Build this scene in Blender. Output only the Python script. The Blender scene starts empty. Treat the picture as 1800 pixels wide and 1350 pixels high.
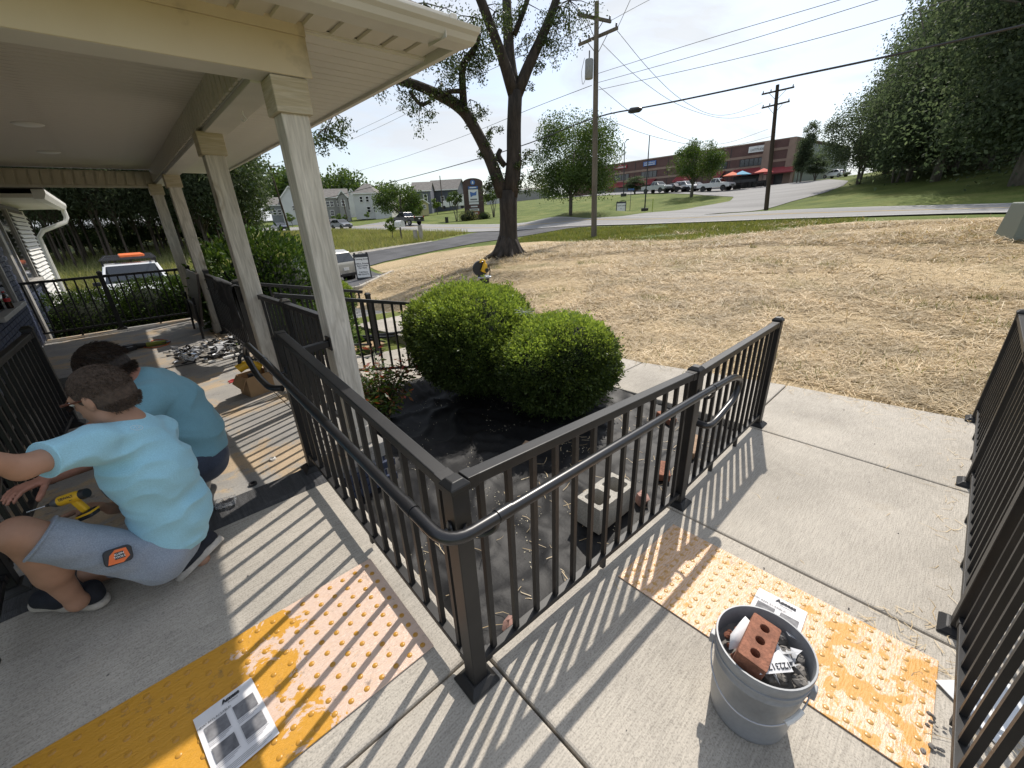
import bpy, bmesh, math, random
import numpy as np
from mathutils import Vector, Matrix, noise as mnoise
R = math.radians
S = bpy.context.scene
COL = S.collection

# ---------------------------------------------------------------- camera (x: along the lower walk, y: along the house front, z up)
CAMP = Vector((-.536, -.895, 1.730))
YAW, PITCH, ROLL, FPX = .8402, .3920, -.04503, 715.4       # focal length in pixels of the 1800 px wide photograph
_d = Vector((math.cos(PITCH)*math.cos(YAW), math.cos(PITCH)*math.sin(YAW), -math.sin(PITCH)))
_r = _d.cross(Vector((0, 0, 1))).normalized(); _u = _r.cross(_d)
CR = math.cos(ROLL)*_r + math.sin(ROLL)*_u; CU = -math.sin(ROLL)*_r + math.cos(ROLL)*_u
cam_d = bpy.data.cameras.new('camera'); cam = bpy.data.objects.new('camera', cam_d); COL.objects.link(cam)
cam.matrix_world = Matrix(((CR.x, CU.x, -_d.x, CAMP.x), (CR.y, CU.y, -_d.y, CAMP.y), (CR.z, CU.z, -_d.z, CAMP.z), (0, 0, 0, 1)))
cam_d.sensor_width = 36; cam_d.lens = 36*FPX/1800; cam_d.clip_start = .02; cam_d.clip_end = 3000
S.camera = cam

# ---------------------------------------------------------------- light: sun through thin high cloud
SUN_EL = math.atan2(.97, .793); SUN_AZ = math.atan2(.277, .743)     # towards the sun, from +x
w = bpy.data.worlds.new('World'); S.world = w; w.use_nodes = True
nt = w.node_tree; N = nt.nodes; L = nt.links; N.clear()
sky = N.new('ShaderNodeTexSky'); sky.sky_type = 'NISHITA'; sky.sun_disc = False
sky.sun_elevation = SUN_EL; sky.sun_rotation = R(90) - SUN_AZ; sky.dust_density = 1.5; sky.air_density = 1.0
tc = N.new('ShaderNodeTexCoord'); mp = N.new('ShaderNodeMapping'); mp.inputs['Scale'].default_value = (1.0, 1.5, 4.2)
mp.inputs['Rotation'].default_value = (0, 0, R(25))
cn = N.new('ShaderNodeTexNoise'); cn.inputs['Scale'].default_value = 2.3; cn.inputs['Detail'].default_value = 7; cn.inputs['Roughness'].default_value = .58; cn.inputs['Distortion'].default_value = .7
cr = N.new('ShaderNodeValToRGB'); cr.color_ramp.elements[0].position = .42; cr.color_ramp.elements[0].color = (.34,.34,.34,1); cr.color_ramp.elements[1].position = .62; cr.color_ramp.elements[1].color = (1,1,1,1)
cloud = N.new('ShaderNodeMixRGB'); cloud.inputs[2].default_value = (5, 5.3, 5.7, 1)
cn2 = N.new('ShaderNodeTexNoise'); cn2.inputs['Scale'].default_value = 2.6; cn2.inputs['Detail'].default_value = 5
cc = N.new('ShaderNodeMixRGB'); cc.inputs[1].default_value = (3.7, 4.1, 4.7, 1); cc.inputs[2].default_value = (5.6, 5.75, 5.9, 1)
bg = N.new('ShaderNodeBackground'); bg.inputs['Strength'].default_value = .125; out = N.new('ShaderNodeOutputWorld')
L.new(tc.outputs['Generated'], mp.inputs['Vector']); L.new(mp.outputs[0], cn.inputs['Vector']); L.new(mp.outputs[0], cn2.inputs['Vector'])
L.new(cn.outputs['Fac'], cr.inputs[0]); L.new(cr.outputs[0], cloud.inputs[0]); L.new(sky.outputs[0], cloud.inputs[1])
L.new(cn2.outputs['Fac'], cc.inputs[0]); L.new(cc.outputs[0], cloud.inputs[2]); L.new(cloud.outputs[0], bg.inputs['Color']); L.new(bg.outputs[0], out.inputs[0])
sl = bpy.data.lights.new('sun', 'SUN'); sl.energy = 3.4; sl.angle = R(.6); sl.color = (1, .935, .845)
so = bpy.data.objects.new('sun', sl); COL.objects.link(so)
sv = Vector((math.cos(SUN_EL)*math.cos(SUN_AZ), math.cos(SUN_EL)*math.sin(SUN_AZ), math.sin(SUN_EL)))
so.rotation_euler = sv.to_track_quat('Z', 'Y').to_euler(); so.location = (20, 8, 40)
S.view_settings.view_transform = 'Standard'; S.view_settings.look = 'None'; S.view_settings.gamma = 1; S.view_settings.use_curve_mapping = False
S.view_settings.exposure = 0.50

def at(px, py, D):
    """the point seen at pixel px,py of the 1800x1350 photograph, D metres away over the ground (site survey)"""
    v = _d + CR*((px-900)/FPX) - CU*((py-675)/FPX)
    return CAMP + v*(D/math.hypot(v.x, v.y))
def atz(px, py, z):
    v = _d + CR*((px-900)/FPX) - CU*((py-675)/FPX)
    return CAMP + v*((z-CAMP.z)/v.z)
# ---------------------------------------------------------------- terrain
_TC = [  # x, y, z heights surveyed over the site
 (4.6,-1.3,-.15),(4.6,2,-.15),(4.5,5,-.25),(4.5,8,-.40),(2,-4,-.15),(6,-6,-.08),(-2,-6,-.1),(3,9.5,-.75),(0,10,-.85),(-4,10,-.9),
 (12.3,13.2,.06),(20.5,14.7,.31),
 (27.1,19.6,.78),(33.2,23.8,1.18),(25.6,5.7,.95),(33.2,8.2,1.28),(22.5,-1.8,1.05),(30.4,-2.0,1.25),
 (24,-20,1.2),(32,-20,1.7),(8.13,21.95,-1.19),(7.64,18.35,-.74),(34,60,.86),(41,62,1.1),(28.7,71,.8),(34,84,.9),(26,95,.9),
 (-1.2,20.35,-1.24),(-9,20,-1.3),(4,14,-.95),(-10,45,-1.1),(4,45,-.9),(12,38,-.5),(17,45,.0),
 (57,127,2.4),(44,118,1.6),(80,128,4.2),(107,29,5.6),(140,92.5,8.5),(90,50,5.4),(91,62,5.9),(89,24,4.95),(38.6,31.2,1.9),(35,25.5,1.12),(36,35,.98),(33.8,20,1.12),(28.5,27,.62),(40.4,73.6,1.9),(72,45,4.3),(8.6,46.2,-.1),(69,44.5,4.1),(54.6,31.4,1.65),(48,14.2,1.2),
 (51.7,65.4,1.6),(70,80,3.2),(52.6,34.2,1.35),(85,10,5.6),(68,12,3.9),(44,-4,2.6),(60,-10,5.0),(80,-30,8.0),(40,-25,3.2),(64,2,4.2),(72,28,3.6),(88,26,4.8),
 (-30,30,-1.4),(-40,-20,0),(0,-40,.2),(60,-70,6),(-60,90,-.5),(20,170,1.5),(120,190,7),(220,100,9),(220,-60,9),(-150,150,0),(-150,-100,0),(60,-200,4),(60,300,3),(300,300,9)]
def _terrain_fit():
    P = np.array(_TC, float); d = np.hypot(P[:,None,0]-P[None,:,0], P[:,None,1]-P[None,:,1])
    K = np.sqrt(d*d+9.0); n = len(P)
    A = np.zeros((n+1,n+1)); A[:n,:n] = K - 0.0*np.eye(n); A[:n,n] = 1; A[n,:n] = 1
    b = np.zeros(n+1); b[:n] = P[:,2]
    w = np.linalg.solve(A, b)
    return P, w
_TP, _TW = _terrain_fit()
def tz(x, y):
    x = np.asarray(x, float); y = np.asarray(y, float)
    k = np.sqrt((x[...,None]-_TP[:,0])**2+(y[...,None]-_TP[:,1])**2+9.0)
    return k@_TW[:-1]+_TW[-1]
# ---------------------------------------------------------------- materials
MT = {}
def _new(name):
    m = bpy.data.materials.new(name); m.use_nodes = True; n = m.node_tree.nodes; n.clear()
    o = n.new('ShaderNodeOutputMaterial'); b = n.new('ShaderNodeBsdfPrincipled'); m.node_tree.links.new(b.outputs[0], o.inputs[0])
    return m, n, m.node_tree.links, b, o
def _tex(n, l, kind, scale, detail=4, sc=(1,1,1), rough=.55, rot=(0,0,0), dist=0, coord='Object'):
    t = n.new('ShaderNodeTexCoord'); mp = n.new('ShaderNodeMapping'); mp.inputs['Scale'].default_value = sc; mp.inputs['Rotation'].default_value = rot
    l.new(t.outputs[coord], mp.inputs[0]); x = n.new('ShaderNodeTex'+kind); x.inputs['Scale'].default_value = scale
    if kind == 'Noise':
        x.inputs['Detail'].default_value = detail; x.inputs['Roughness'].default_value = rough; x.inputs['Distortion'].default_value = dist
    l.new(mp.outputs[0], x.inputs['Vector']); return x
def _ramp(n, l, src, stops):
    r = n.new('ShaderNodeValToRGB'); e = r.color_ramp.elements
    while len(e) < len(stops): e.new(.5)
    for k, (p, c) in enumerate(stops):
        e[k].position = p; e[k].color = (*c, 1) if len(c) == 3 else c
    l.new(src, r.inputs[0]); return r
def _mix(n, l, fac, a, b, mode='MIX'):
    m = n.new('ShaderNodeMixRGB'); m.blend_type = mode
    for k, v in ((0, fac), (1, a), (2, b)):
        if isinstance(v, (int, float)): m.inputs[k].default_value = v
        elif isinstance(v, tuple): m.inputs[k].default_value = (*v, 1)
        else: l.new(v, m.inputs[k])
    return m.outputs[0]
def _bump(n, l, b, src, strength, dist=.01):
    u = n.new('ShaderNodeBump'); u.inputs['Strength'].default_value = strength; u.inputs['Distance'].default_value = dist
    l.new(src, u.inputs['Height']); l.new(u.outputs[0], b.inputs['Normal']); return u
def g3(v): return (v, v, v)
def pm(name, col, rough=.6, metal=0, var=.0, scale=6, bump=0, bscale=None, col2=None, spec=.5, sc=(1,1,1), lo=.35, hi=.65, coat=0, grit=0, gscale=90):
    """plain principled material with large scale tone variation, optional second colour and fine grain"""
    if name in MT: return MT[name]
    m, n, l, b, o = _new(name); b.inputs['Roughness'].default_value = rough; b.inputs['Metallic'].default_value = metal; b.inputs['Specular IOR Level'].default_value = spec
    b.inputs['Coat Weight'].default_value = coat
    src = None
    if var or col2:
        t = _tex(n, l, 'Noise', scale, 6, sc); c2 = col2 or tuple(c*(1-var) for c in col); c1 = col if col2 else tuple(min(1, c*(1+var*.6)) for c in col)
        src = _ramp(n, l, t.outputs['Fac'], [(lo, c1), (hi, c2)]).outputs[0]
    if grit:
        t2 = _tex(n, l, 'Noise', gscale, 3, sc); rr = _ramp(n, l, t2.outputs['Fac'], [(.3, g3(1-grit)), (.7, g3(1.0))])
        src = _mix(n, l, 1.0, src if src else col, rr.outputs[0], 'MULTIPLY')
    if src: l.new(src, b.inputs['Base Color'])
    else: b.inputs['Base Color'].default_value = (*col, 1)
    if bump:
        t3 = _tex(n, l, 'Noise', bscale or scale*4, 5, sc); _bump(n, l, b, t3.outputs['Fac'], bump)
    MT[name] = m; return m
def leafmat(name, cols, trans=.3, rough=.55, scale=1.2, spec=.35, tint=(1.25, 1.2, .6)):
    """leaf: tone differs leaf by leaf and clump by clump, some light passes through"""
    m, n, l, b, o = _new(name)
    g = n.new('ShaderNodeNewGeometry'); r = _ramp(n, l, g.outputs['Random Per Island'], [(k/(len(cols)-1), c) for k, c in enumerate(cols)])
    t = _tex(n, l, 'Noise', scale, 3); rr = _ramp(n, l, t.outputs['Fac'], [(.3, g3(.65)), (.7, g3(1.15))])
    c = _mix(n, l, 1.0, r.outputs[0], rr.outputs[0], 'MULTIPLY'); l.new(c, b.inputs['Base Color'])
    b.inputs['Roughness'].default_value = rough; b.inputs['Specular IOR Level'].default_value = spec
    tr = n.new('ShaderNodeBsdfTranslucent'); mx = n.new('ShaderNodeMixShader'); mx.inputs[0].default_value = trans
    c2 = _mix(n, l, 1.0, c, tint, 'MULTIPLY'); l.new(c2, tr.inputs[0]); l.new(b.outputs[0], mx.inputs[1]); l.new(tr.outputs[0], mx.inputs[2]); l.new(mx.outputs[0], o.inputs[0])
    MT[name] = m; return m
# ---------------------------------------------------------------- objects
ORG = {}
def tag(o, label=None, cat=None, group=None, kind=None):
    for k, v in (('label', label), ('category', cat), ('group', group), ('kind', kind)):
        if v: o[k] = v
    return o
def thing(name, label, cat, loc, group=None, rotz=0):
    o = bpy.data.objects.new(name, None); COL.objects.link(o); o.location = loc; o.empty_display_size = .1; ORG[o.name] = Vector(loc)
    if rotz: o.rotation_euler.z = rotz
    return tag(o, label, cat, group)
def org(o): return ORG.get(o.name, Vector((0, 0, 0))) if o else Vector((0, 0, 0))
def inst(name, mesh, parent, loc, rot=None, scale=None, local=False):
    """another object on the same mesh data (alike pieces)"""
    o = bpy.data.objects.new(name, mesh); COL.objects.link(o); o.parent = parent
    o.location = Vector(loc) - (Vector((0,0,0)) if local else org(parent)); ORG[o.name] = Vector(loc)
    if rot is not None:
        o.rotation_euler = rot
    if scale is not None: o.scale = scale if not isinstance(scale, (int, float)) else (scale,)*3
    return o
def copy_tree(o, parent=None):
    c = o.copy(); COL.objects.link(c)
    if parent: c.parent = parent
    for ch in list(o.children): copy_tree(ch, c)
    return c
class MB:
    def __init__(s): s.v = []; s.f = []
    def add(s, v, f):
        b = len(s.v); s.v += [Vector(p) for p in v]; s.f += [tuple(b+i for i in q) for q in f]; return s
    def box(s, c, d, rot=None, top=(1, 1)):
        c = Vector(c); x, y, z = d[0]/2, d[1]/2, d[2]/2; tx, ty = top
        p = [Vector(q) for q in ((-x,-y,-z),(x,-y,-z),(x,y,-z),(-x,y,-z),(-x*tx,-y*ty,z),(x*tx,-y*ty,z),(x*tx,y*ty,z),(-x*tx,y*ty,z))]
        if rot is not None: p = [rot@q for q in p]
        return s.add([c+q for q in p], [(3,2,1,0),(4,5,6,7),(0,1,5,4),(1,2,6,5),(2,3,7,6),(3,0,4,7)])
    def b2(s, lo, hi):
        lo, hi = Vector(lo), Vector(hi); return s.box((lo+hi)/2, hi-lo)
    def bar(s, p, q, w, h, up=(0, 0, 1)):
        p, q = Vector(p), Vector(q); d = (q-p).normalized(); up = Vector(up); sd = d.cross(up)
        if sd.length < 1e-5: sd = d.cross(Vector((1, 0, 0)))
        sd.normalize(); u = sd.cross(d)
        a, b = sd*(w/2), u*(h/2); v = [e+m for e in (p, q) for m in (-a-b, a-b, a+b, -a+b)]
        return s.add(v, [(0,1,2,3),(7,6,5,4),(0,4,5,1),(1,5,6,2),(2,6,7,3),(3,7,4,0)])
    def tube(s, pts, r, n=8, cap=True):
        pts = [Vector(p) for p in pts]; rs = r if isinstance(r, (list, tuple)) else [r]*len(pts); V = []; F = []; u = None
        for k, p in enumerate(pts):
            d = (pts[min(k+1, len(pts)-1)]-pts[max(k-1, 0)])
            if d.length < 1e-9: d = Vector((0, 0, 1))
            d.normalize()
            if u is None: u = d.cross(Vector((0, 0, 1))) if abs(d.z) < .95 else d.cross(Vector((1, 0, 0)))
            u = (u-d*u.dot(d)).normalized(); w_ = d.cross(u)
            for i in range(n):
                a = 2*math.pi*i/n; V.append(p+(u*math.cos(a)+w_*math.sin(a))*rs[k])
        for k in range(len(pts)-1):
            for i in range(n):
                j = (i+1) % n; F.append((k*n+i, k*n+j, (k+1)*n+j, (k+1)*n+i))
        if cap: F.append(tuple(range(n-1, -1, -1))); F.append(tuple(range((len(pts)-1)*n, len(pts)*n)))
        return s.add(V, F)
    def lathe(s, prof, n=24, c=(0, 0, 0), rot=None):
        c = Vector(c); V = []; F = []
        for r, z in prof:
            for i in range(n):
                a = 2*math.pi*i/n; q = Vector((r*math.cos(a), r*math.sin(a), z)); V.append(c+(rot@q if rot is not None else q))
        for k in range(len(prof)-1):
            for i in range(n):
                j = (i+1) % n; F.append((k*n+i, k*n+j, (k+1)*n+j, (k+1)*n+i))
        return s.add(V, F)
    def prism(s, poly, z0, z1, M=None):
        n = len(poly); V = [Vector((x, y, z0)) for x, y in poly]+[Vector((x, y, z1)) for x, y in poly]
        if M is not None: V = [M@v for v in V]
        return s.add(V, [tuple(range(n-1, -1, -1)), tuple(range(n, 2*n))]+[(i, (i+1) % n, n+(i+1) % n, n+i) for i in range(n)])
    def quad(s, *p): return s.add(p, [tuple(range(len(p)))])
    def ball(s, c, r, n=10, m=7, sc=(1, 1, 1), rot=None):
        c = Vector(c); V = []; F = []
        for i in range(m+1):
            t = math.pi*i/m
            for j in range(n):
                a = 2*math.pi*j/n; q = Vector((r*sc[0]*math.sin(t)*math.cos(a), r*sc[1]*math.sin(t)*math.sin(a), r*sc[2]*math.cos(t)))
                V.append(c+(rot@q if rot is not None else q))
        for i in range(m):
            for j in range(n):
                k = (j+1) % n; F.append((i*n+j, (i+1)*n+j, (i+1)*n+k, i*n+k))
        return s.add(V, F)
    def mesh(s, name, mat, off=Vector((0, 0, 0)), smooth=False):
        me = bpy.data.meshes.new(name); me.from_pydata([tuple(p-off) for p in s.v], [], s.f); me.validate()
        if mat: me.materials.append(mat)
        if smooth: me.polygons.foreach_set('use_smooth', [True]*len(me.polygons))
        me.update(); return me
    def build(s, name, mat, parent=None, smooth=False, bevel=0, label=None, cat=None, group=None, kind=None, loc=None, angle=None):
        if parent is not None: off = org(parent)
        elif loc is not None: off = Vector(loc)
        else:
            xs = [p.x for p in s.v]; ys = [p.y for p in s.v]; off = Vector(((min(xs)+max(xs))/2, (min(ys)+max(ys))/2, min(p.z for p in s.v)))
        me = s.mesh(name, mat, off, smooth); o = bpy.data.objects.new(name, me); COL.objects.link(o)
        if parent is not None: o.parent = parent
        else: o.location = off
        ORG[o.name] = off
        if smooth and angle is None: angle = 40
        if smooth and angle and angle < 180:
            bm = bmesh.new(); bm.from_mesh(me); ca = R(angle)
            for e in bm.edges:
                if len(e.link_faces) == 2 and e.calc_face_angle(0) > ca: e.smooth = False
            bm.to_mesh(me); bm.free()
        if bevel:
            md = o.modifiers.new('bevel', 'BEVEL'); md.width = bevel; md.segments = 2; md.limit_method = 'ANGLE'; md.angle_limit = R(40); md.harden_normals = False
        return tag(o, label, cat, group, kind)
def npmesh(name, V, F, mat, smooth=False):
    """fast mesh from arrays; F is (n,3) or (n,4)"""
    V = np.asarray(V, np.float32); F = np.asarray(F, np.int32); me = bpy.data.meshes.new(name); k = F.shape[1]
    me.vertices.add(len(V)); me.vertices.foreach_set('co', V.ravel()); me.loops.add(F.size); me.loops.foreach_set('vertex_index', F.ravel())
    me.polygons.add(len(F)); me.polygons.foreach_set('loop_start', np.arange(0, F.size, k, dtype=np.int32))
    me.polygons.foreach_set('use_smooth', np.full(len(F), smooth)); me.update(calc_edges=True)
    if mat: me.materials.append(mat)
    return me
def npobj(name, V, F, mat, parent=None, smooth=False, loc=None, **kw):
    off = org(parent) if parent is not None else Vector(loc or (0, 0, 0))
    me = npmesh(name, np.asarray(V)-np.array(off), F, mat, smooth); o = bpy.data.objects.new(name, me); COL.objects.link(o)
    if parent is not None: o.parent = parent
    else: o.location = off
    ORG[o.name] = off; return tag(o, **kw)
RNG = np.random.default_rng(7)
def unit(v): return v/np.maximum(np.linalg.norm(v, axis=-1, keepdims=True), 1e-9)
def leaves(P, size, aspect=.5, out=None, bias=0., droop=0., rng=RNG, fold=False):
    """one small diamond leaf at each point; out = preferred facing direction, droop bends tips down"""
    P = np.asarray(P, float); n = len(P); a = unit(rng.normal(size=(n, 3)))
    if out is not None: a = unit(a*(1-bias)+np.asarray(out)*bias*1.6)
    a[:, 2] -= droop; a = unit(a); b = unit(np.cross(a, rng.normal(size=(n, 3))))
    s = np.asarray(size)*(.65+.7*rng.random(n)); s = s[:, None]
    V = np.stack([P, P+a*s*.5+b*s*aspect*.5, P+a*s, P+a*s*.5-b*s*aspect*.5], 1).reshape(-1, 3)
    F = np.arange(4*n).reshape(-1, 4); return V, F
def blades(P, h, wd, lean=.35, rng=RNG):
    """grass blades: narrow triangles"""
    n = len(P); a = rng.random(n)*2*np.pi; hh = h*(.5+rng.random(n)); t = np.stack([np.cos(a), np.sin(a), 0*a], 1)
    ln = rng.normal(size=(n, 2))*lean; tip = P+np.stack([ln[:, 0]*hh, ln[:, 1]*hh, hh], 1)
    V = np.stack([P-t*wd/2, P+t*wd/2, tip], 1).reshape(-1, 3); return V, np.arange(3*n).reshape(-1, 3)
def text_mesh(s, size, align='CENTER', bold=0.0, sp=1.0):
    c = bpy.data.curves.new('t', 'FONT'); c.body = s; c.size = size; c.align_x = align; c.align_y = 'CENTER'; c.offset = bold; c.resolution_u = 2; c.space_line = sp
    o = bpy.data.objects.new('t', c); COL.objects.link(o); dg = bpy.context.evaluated_depsgraph_get(); me = bpy.data.meshes.new_from_object(o.evaluated_get(dg))
    bpy.data.objects.remove(o); bpy.data.curves.remove(c); return me
def text_on(name, s, size, mat, parent, pos, xdir, ydir, align='CENTER', bold=0.0, sp=1.0, sx=1.0):
    """flat lettering lying on a surface: xdir = reading direction, ydir = up of the letters"""
    me = text_mesh(s, size, align, bold, sp); me.name = name; me.materials.clear(); me.materials.append(mat)
    x = Vector(xdir).normalized(); y = Vector(ydir); y = (y-x*y.dot(x)).normalized(); z = x.cross(y)
    o = bpy.data.objects.new(name, me); COL.objects.link(o); o.parent = parent; p = Vector(pos)-org(parent)
    o.matrix_local = Matrix(((x.x*sx, y.x, z.x, p.x), (x.y*sx, y.y, z.y, p.y), (x.z*sx, y.z, z.z, p.z), (0, 0, 0, 1))); return o
# ---------------------------------------------------------------- ground materials
def grassmat(name, c1, c2, c3, scale=.35):
    m, n, l, b, o = _new(name); b.inputs['Roughness'].default_value = .9; b.inputs['Specular IOR Level'].default_value = .15
    t = _tex(n, l, 'Noise', scale, 8); t2 = _tex(n, l, 'Noise', 14, 4)
    c = _ramp(n, l, t.outputs['Fac'], [(.3, c1), (.5, c2), (.7, c3)]).outputs[0]
    c = _mix(n, l, 1, c, _ramp(n, l, t2.outputs['Fac'], [(.3, g3(.6)), (.7, g3(1.15))]).outputs[0], 'MULTIPLY')
    l.new(c, b.inputs['Base Color']); _bump(n, l, b, t2.outputs['Fac'], .6, .05); MT[name] = m; return m
M_grass = grassmat('grass', (.075,.105,.022), (.12,.155,.034), (.19,.20,.06))
M_field = grassmat('field_grass', (.15,.175,.05), (.21,.235,.08), (.29,.29,.13))
def strawmat():
    m, n, l, b, o = _new('straw_ground'); b.inputs['Roughness'].default_value = .85; b.inputs['Specular IOR Level'].default_value = .25
    cols = []
    for k, a in enumerate((0, 62, 125)):
        t = _tex(n, l, 'Noise', 7+k*2, 5, (1, 9, 1), .6, (0, 0, R(a)), .6); cols.append(t.outputs['Fac'])
    mx = _mix(n, l, .5, cols[0], cols[1], 'LIGHTEN'); mx = _mix(n, l, .5, mx, cols[2], 'MIX')
    c = _ramp(n, l, mx, [(.36, (.13,.09,.045)), (.5, (.38,.285,.16)), (.64, (.62,.49,.31))]).outputs[0]
    big = _tex(n, l, 'Noise', .30, 5); grn = _tex(n, l, 'Noise', .55, 6)
    c = _mix(n, l, 1, c, _ramp(n, l, big.outputs['Fac'], [(.3, g3(.82)), (.65, g3(1.1))]).outputs[0], 'MULTIPLY')
    # thin patches where grass and soil show through
    f = _ramp(n, l, grn.outputs['Fac'], [(.54, g3(0)), (.70, g3(.7))]).outputs[0]
    c = _mix(n, l, f, c, (.13,.13,.045)); l.new(c, b.inputs['Base Color']); _bump(n, l, b, mx, .9, .03); MT['straw_ground'] = m; return m
M_straw = strawmat()
def concretemat(name, base, streak=0, stain=(.36,.30,.22), rot=0):
    m, n, l, b, o = _new(name); b.inputs['Roughness'].default_value = .85; b.inputs['Specular IOR Level'].default_value = .25
    t = _tex(n, l, 'Noise', 1.3, 6); c = _ramp(n, l, t.outputs['Fac'], [(.3, tuple(v*.76 for v in base)), (.55, base), (.75, tuple(min(1, v*1.08) for v in base))]).outputs[0]
    g = _tex(n, l, 'Noise', 150, 3); c = _mix(n, l, 1, c, _ramp(n, l, g.outputs['Fac'], [(.28, g3(.62)), (.5, g3(1)), (.75, g3(1.08))]).outputs[0], 'MULTIPLY')
    st = _tex(n, l, 'Noise', 9, 4, (1, 22, 1), .6, (0, 0, rot)); c = _mix(n, l, 1, c, _ramp(n, l, st.outputs['Fac'], [(.3, g3(.74)), (.7, g3(1.07))]).outputs[0], 'MULTIPLY')
    s2 = _tex(n, l, 'Noise', 2.4, 7, (1, 1, 1), .65); c = _mix(n, l, _ramp(n, l, s2.outputs['Fac'], [(.58, g3(0)), (.78, g3(.45))]).outputs[0], c, stain)
    dk = _tex(n, l, 'Voronoi', 19); c = _mix(n, l, _ramp(n, l, dk.outputs['Distance'], [(.035, g3(.7)), (.055, g3(0))]).outputs[0], c, (.12,.10,.08))
    l.new(c, b.inputs['Base Color']); sm = _mix(n, l, .5, g.outputs['Fac'], st.outputs['Fac']); _bump(n, l, b, sm, .55, .004); MT[name] = m; return m
M_conc = concretemat('concrete', (.48,.44,.38)); M_conc2 = concretemat('concrete_cross', (.48,.44,.38), rot=R(90))
M_asph = pm('asphalt', (.085,.085,.09), .9, var=.35, scale=.6, bump=.3, bscale=60, grit=.4, gscale=60)
M_road = pm('old_road', (.27,.265,.26), .9, var=.18, scale=.4, grit=.25, gscale=25, sc=(1,.15,1))
M_gravel = pm('gravel', (.42,.39,.34), .95, var=.3, scale=5, grit=.5, gscale=30)
M_paint = pm('road_paint', (.72,.71,.68), .8, var=.2, scale=8)
M_yellow = pm('yellow_line', (.55,.36,.05), .8, var=.2, scale=8)
M_soil = pm('soil', (.13,.085,.05), .95, var=.4, scale=4, bump=.6)

# ---------------------------------------------------------------- the ground sheet (polar, finer near the walk)
nA = 300; rad = np.concatenate([np.linspace(.2, 14, 90), 14*np.power(1.052, np.arange(1, 90))]); rad = rad[rad < 900]
ang = np.linspace(0, 2*np.pi, nA, endpoint=False)
RR, AA = np.meshgrid(rad, ang, indexing='ij'); GX = 1.5+RR*np.cos(AA); GY = 1.5+RR*np.sin(AA); GZ = tz(GX, GY)
far = np.clip((RR-140)/300, 0, 1); GZ = GZ*(1-far)+6*far
inbed = (GX > -5) & (GX < 4.35) & (GY > -1.3) & (GY < 9.3); GZ = np.where(inbed, -.42, GZ-.012)
inw = (GX > 3.0) & (GX < 4.6) & (GY > 9) & (GY < 14); GZ = np.where(inw, GZ-.12, GZ)
nR = len(rad); idx = np.arange(nR*nA).reshape(nR, nA); nx = np.roll(idx, -1, 1)
GF = np.stack([idx[:-1], idx[1:], nx[1:], nx[:-1]], -1).reshape(-1, 4)
gV = np.stack([GX, GY, GZ], -1).reshape(-1, 3); cen = gV[GF].mean(1)
def inside(P, poly):
    poly = np.asarray(poly, float); x, y = P[:, 0], P[:, 1]; r = np.zeros(len(P), bool); j = len(poly)-1
    for i in range(len(poly)):
        xi, yi = poly[i]; xj, yj = poly[j]; c = ((yi > y) != (yj > y)) & (x < (xj-xi)*(y-yi)/(yj-yi+1e-12)+xi); r ^= c; j = i
    return r
STRAW = [(4.1,-1.52),(.2,-1.55),(0,-9),(3,-9.5),(3,-16),(18.5,-17),(21.3,3.6),(22.3,2.7),(21,4),(19.3,4.6),(18.4,6),(16.7,7.1),(16.9,9.8),(18.6,15.2),(19.6,17.6),(19.2,20.5),(18,24.2),(15.9,25.6),(12.6,26.2),(10.6,24.5),(9.4,18.2),(6.6,15.9),(5.0,14),(4.2,9),(3.6,5)]
FIELD = [(-60,9),(5,10.2),(6.5,15),(9,34),(13,33.6),(17.5,33.4),(21.2,33),(27.4,35.5),(27.3,60),(24,103),(-20,110),(-70,60)]
mi = np.zeros(len(GF), np.int32); mi[inside(cen, FIELD)] = 1
me = npmesh('ground', gV, GF, M_grass, True); me.materials.append(M_field)
me.polygons.foreach_set('material_index', mi); me.update()
gr = bpy.data.objects.new('ground', me); COL.objects.link(gr); gr['kind'] = 'structure'
def sheet(name, A, B, dz, mat, n=60, m=10, kind='structure', parent=None):
    """a strip draped over the ground between two edge polylines"""
    def rs(Pl, n):
        Pl = np.asarray(Pl, float); d = np.concatenate([[0], np.cumsum(np.hypot(*np.diff(Pl, axis=0).T))]); t = np.linspace(0, d[-1], n)
        return np.stack([np.interp(t, d, Pl[:, 0]), np.interp(t, d, Pl[:, 1])], -1)
    A = rs(A, n); B = rs(B, n); t = np.linspace(0, 1, m)[None, :, None]; P = A[:, None]*(1-t)+B[:, None]*t
    Z = tz(P[..., 0], P[..., 1])+dz; V = np.concatenate([P, Z[..., None]], -1).reshape(-1, 3); i = np.arange(n*m).reshape(n, m)
    F = np.stack([i[:-1, :-1], i[1:, :-1], i[1:, 1:], i[:-1, 1:]], -1).reshape(-1, 4)
    a, b_, c_ = V[F[0, 0]], V[F[0, 1]], V[F[0, 2]]
    if np.cross(b_-a, c_-a)[2] < 0: F = F[:, ::-1]
    return npobj(name, V, F, mat, parent, True, kind=kind)
rN = [(16,-60),(20,-20),(22.4,-2.5),(24.4,2),(25.6,6),(26.5,13),(26.6,20),(27.3,30),(28.2,40),(28.4,55),(27,72),(24.5,100),(18,150)]
rF = [(24,-60),(28,-20),(30.4,-2.5),(32.2,4),(33.2,9),(34.3,16),(34.9,24),(36.0,35),(37.6,50),(37.8,62),(37,78),(35.5,100),(30,150)]
sheet('road', rN, rF, .05, M_road, 160, 12)
mid = [((a[0]+b[0])/2, (a[1]+b[1])/2) for a, b in zip(rN, rF)]
for k, s_ in enumerate((-.12, .12)): sheet('centre_line', [(x+s_-.05, y) for x, y in mid], [(x+s_+.05, y) for x, y in mid], .056, M_yellow, 160, 2)
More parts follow.
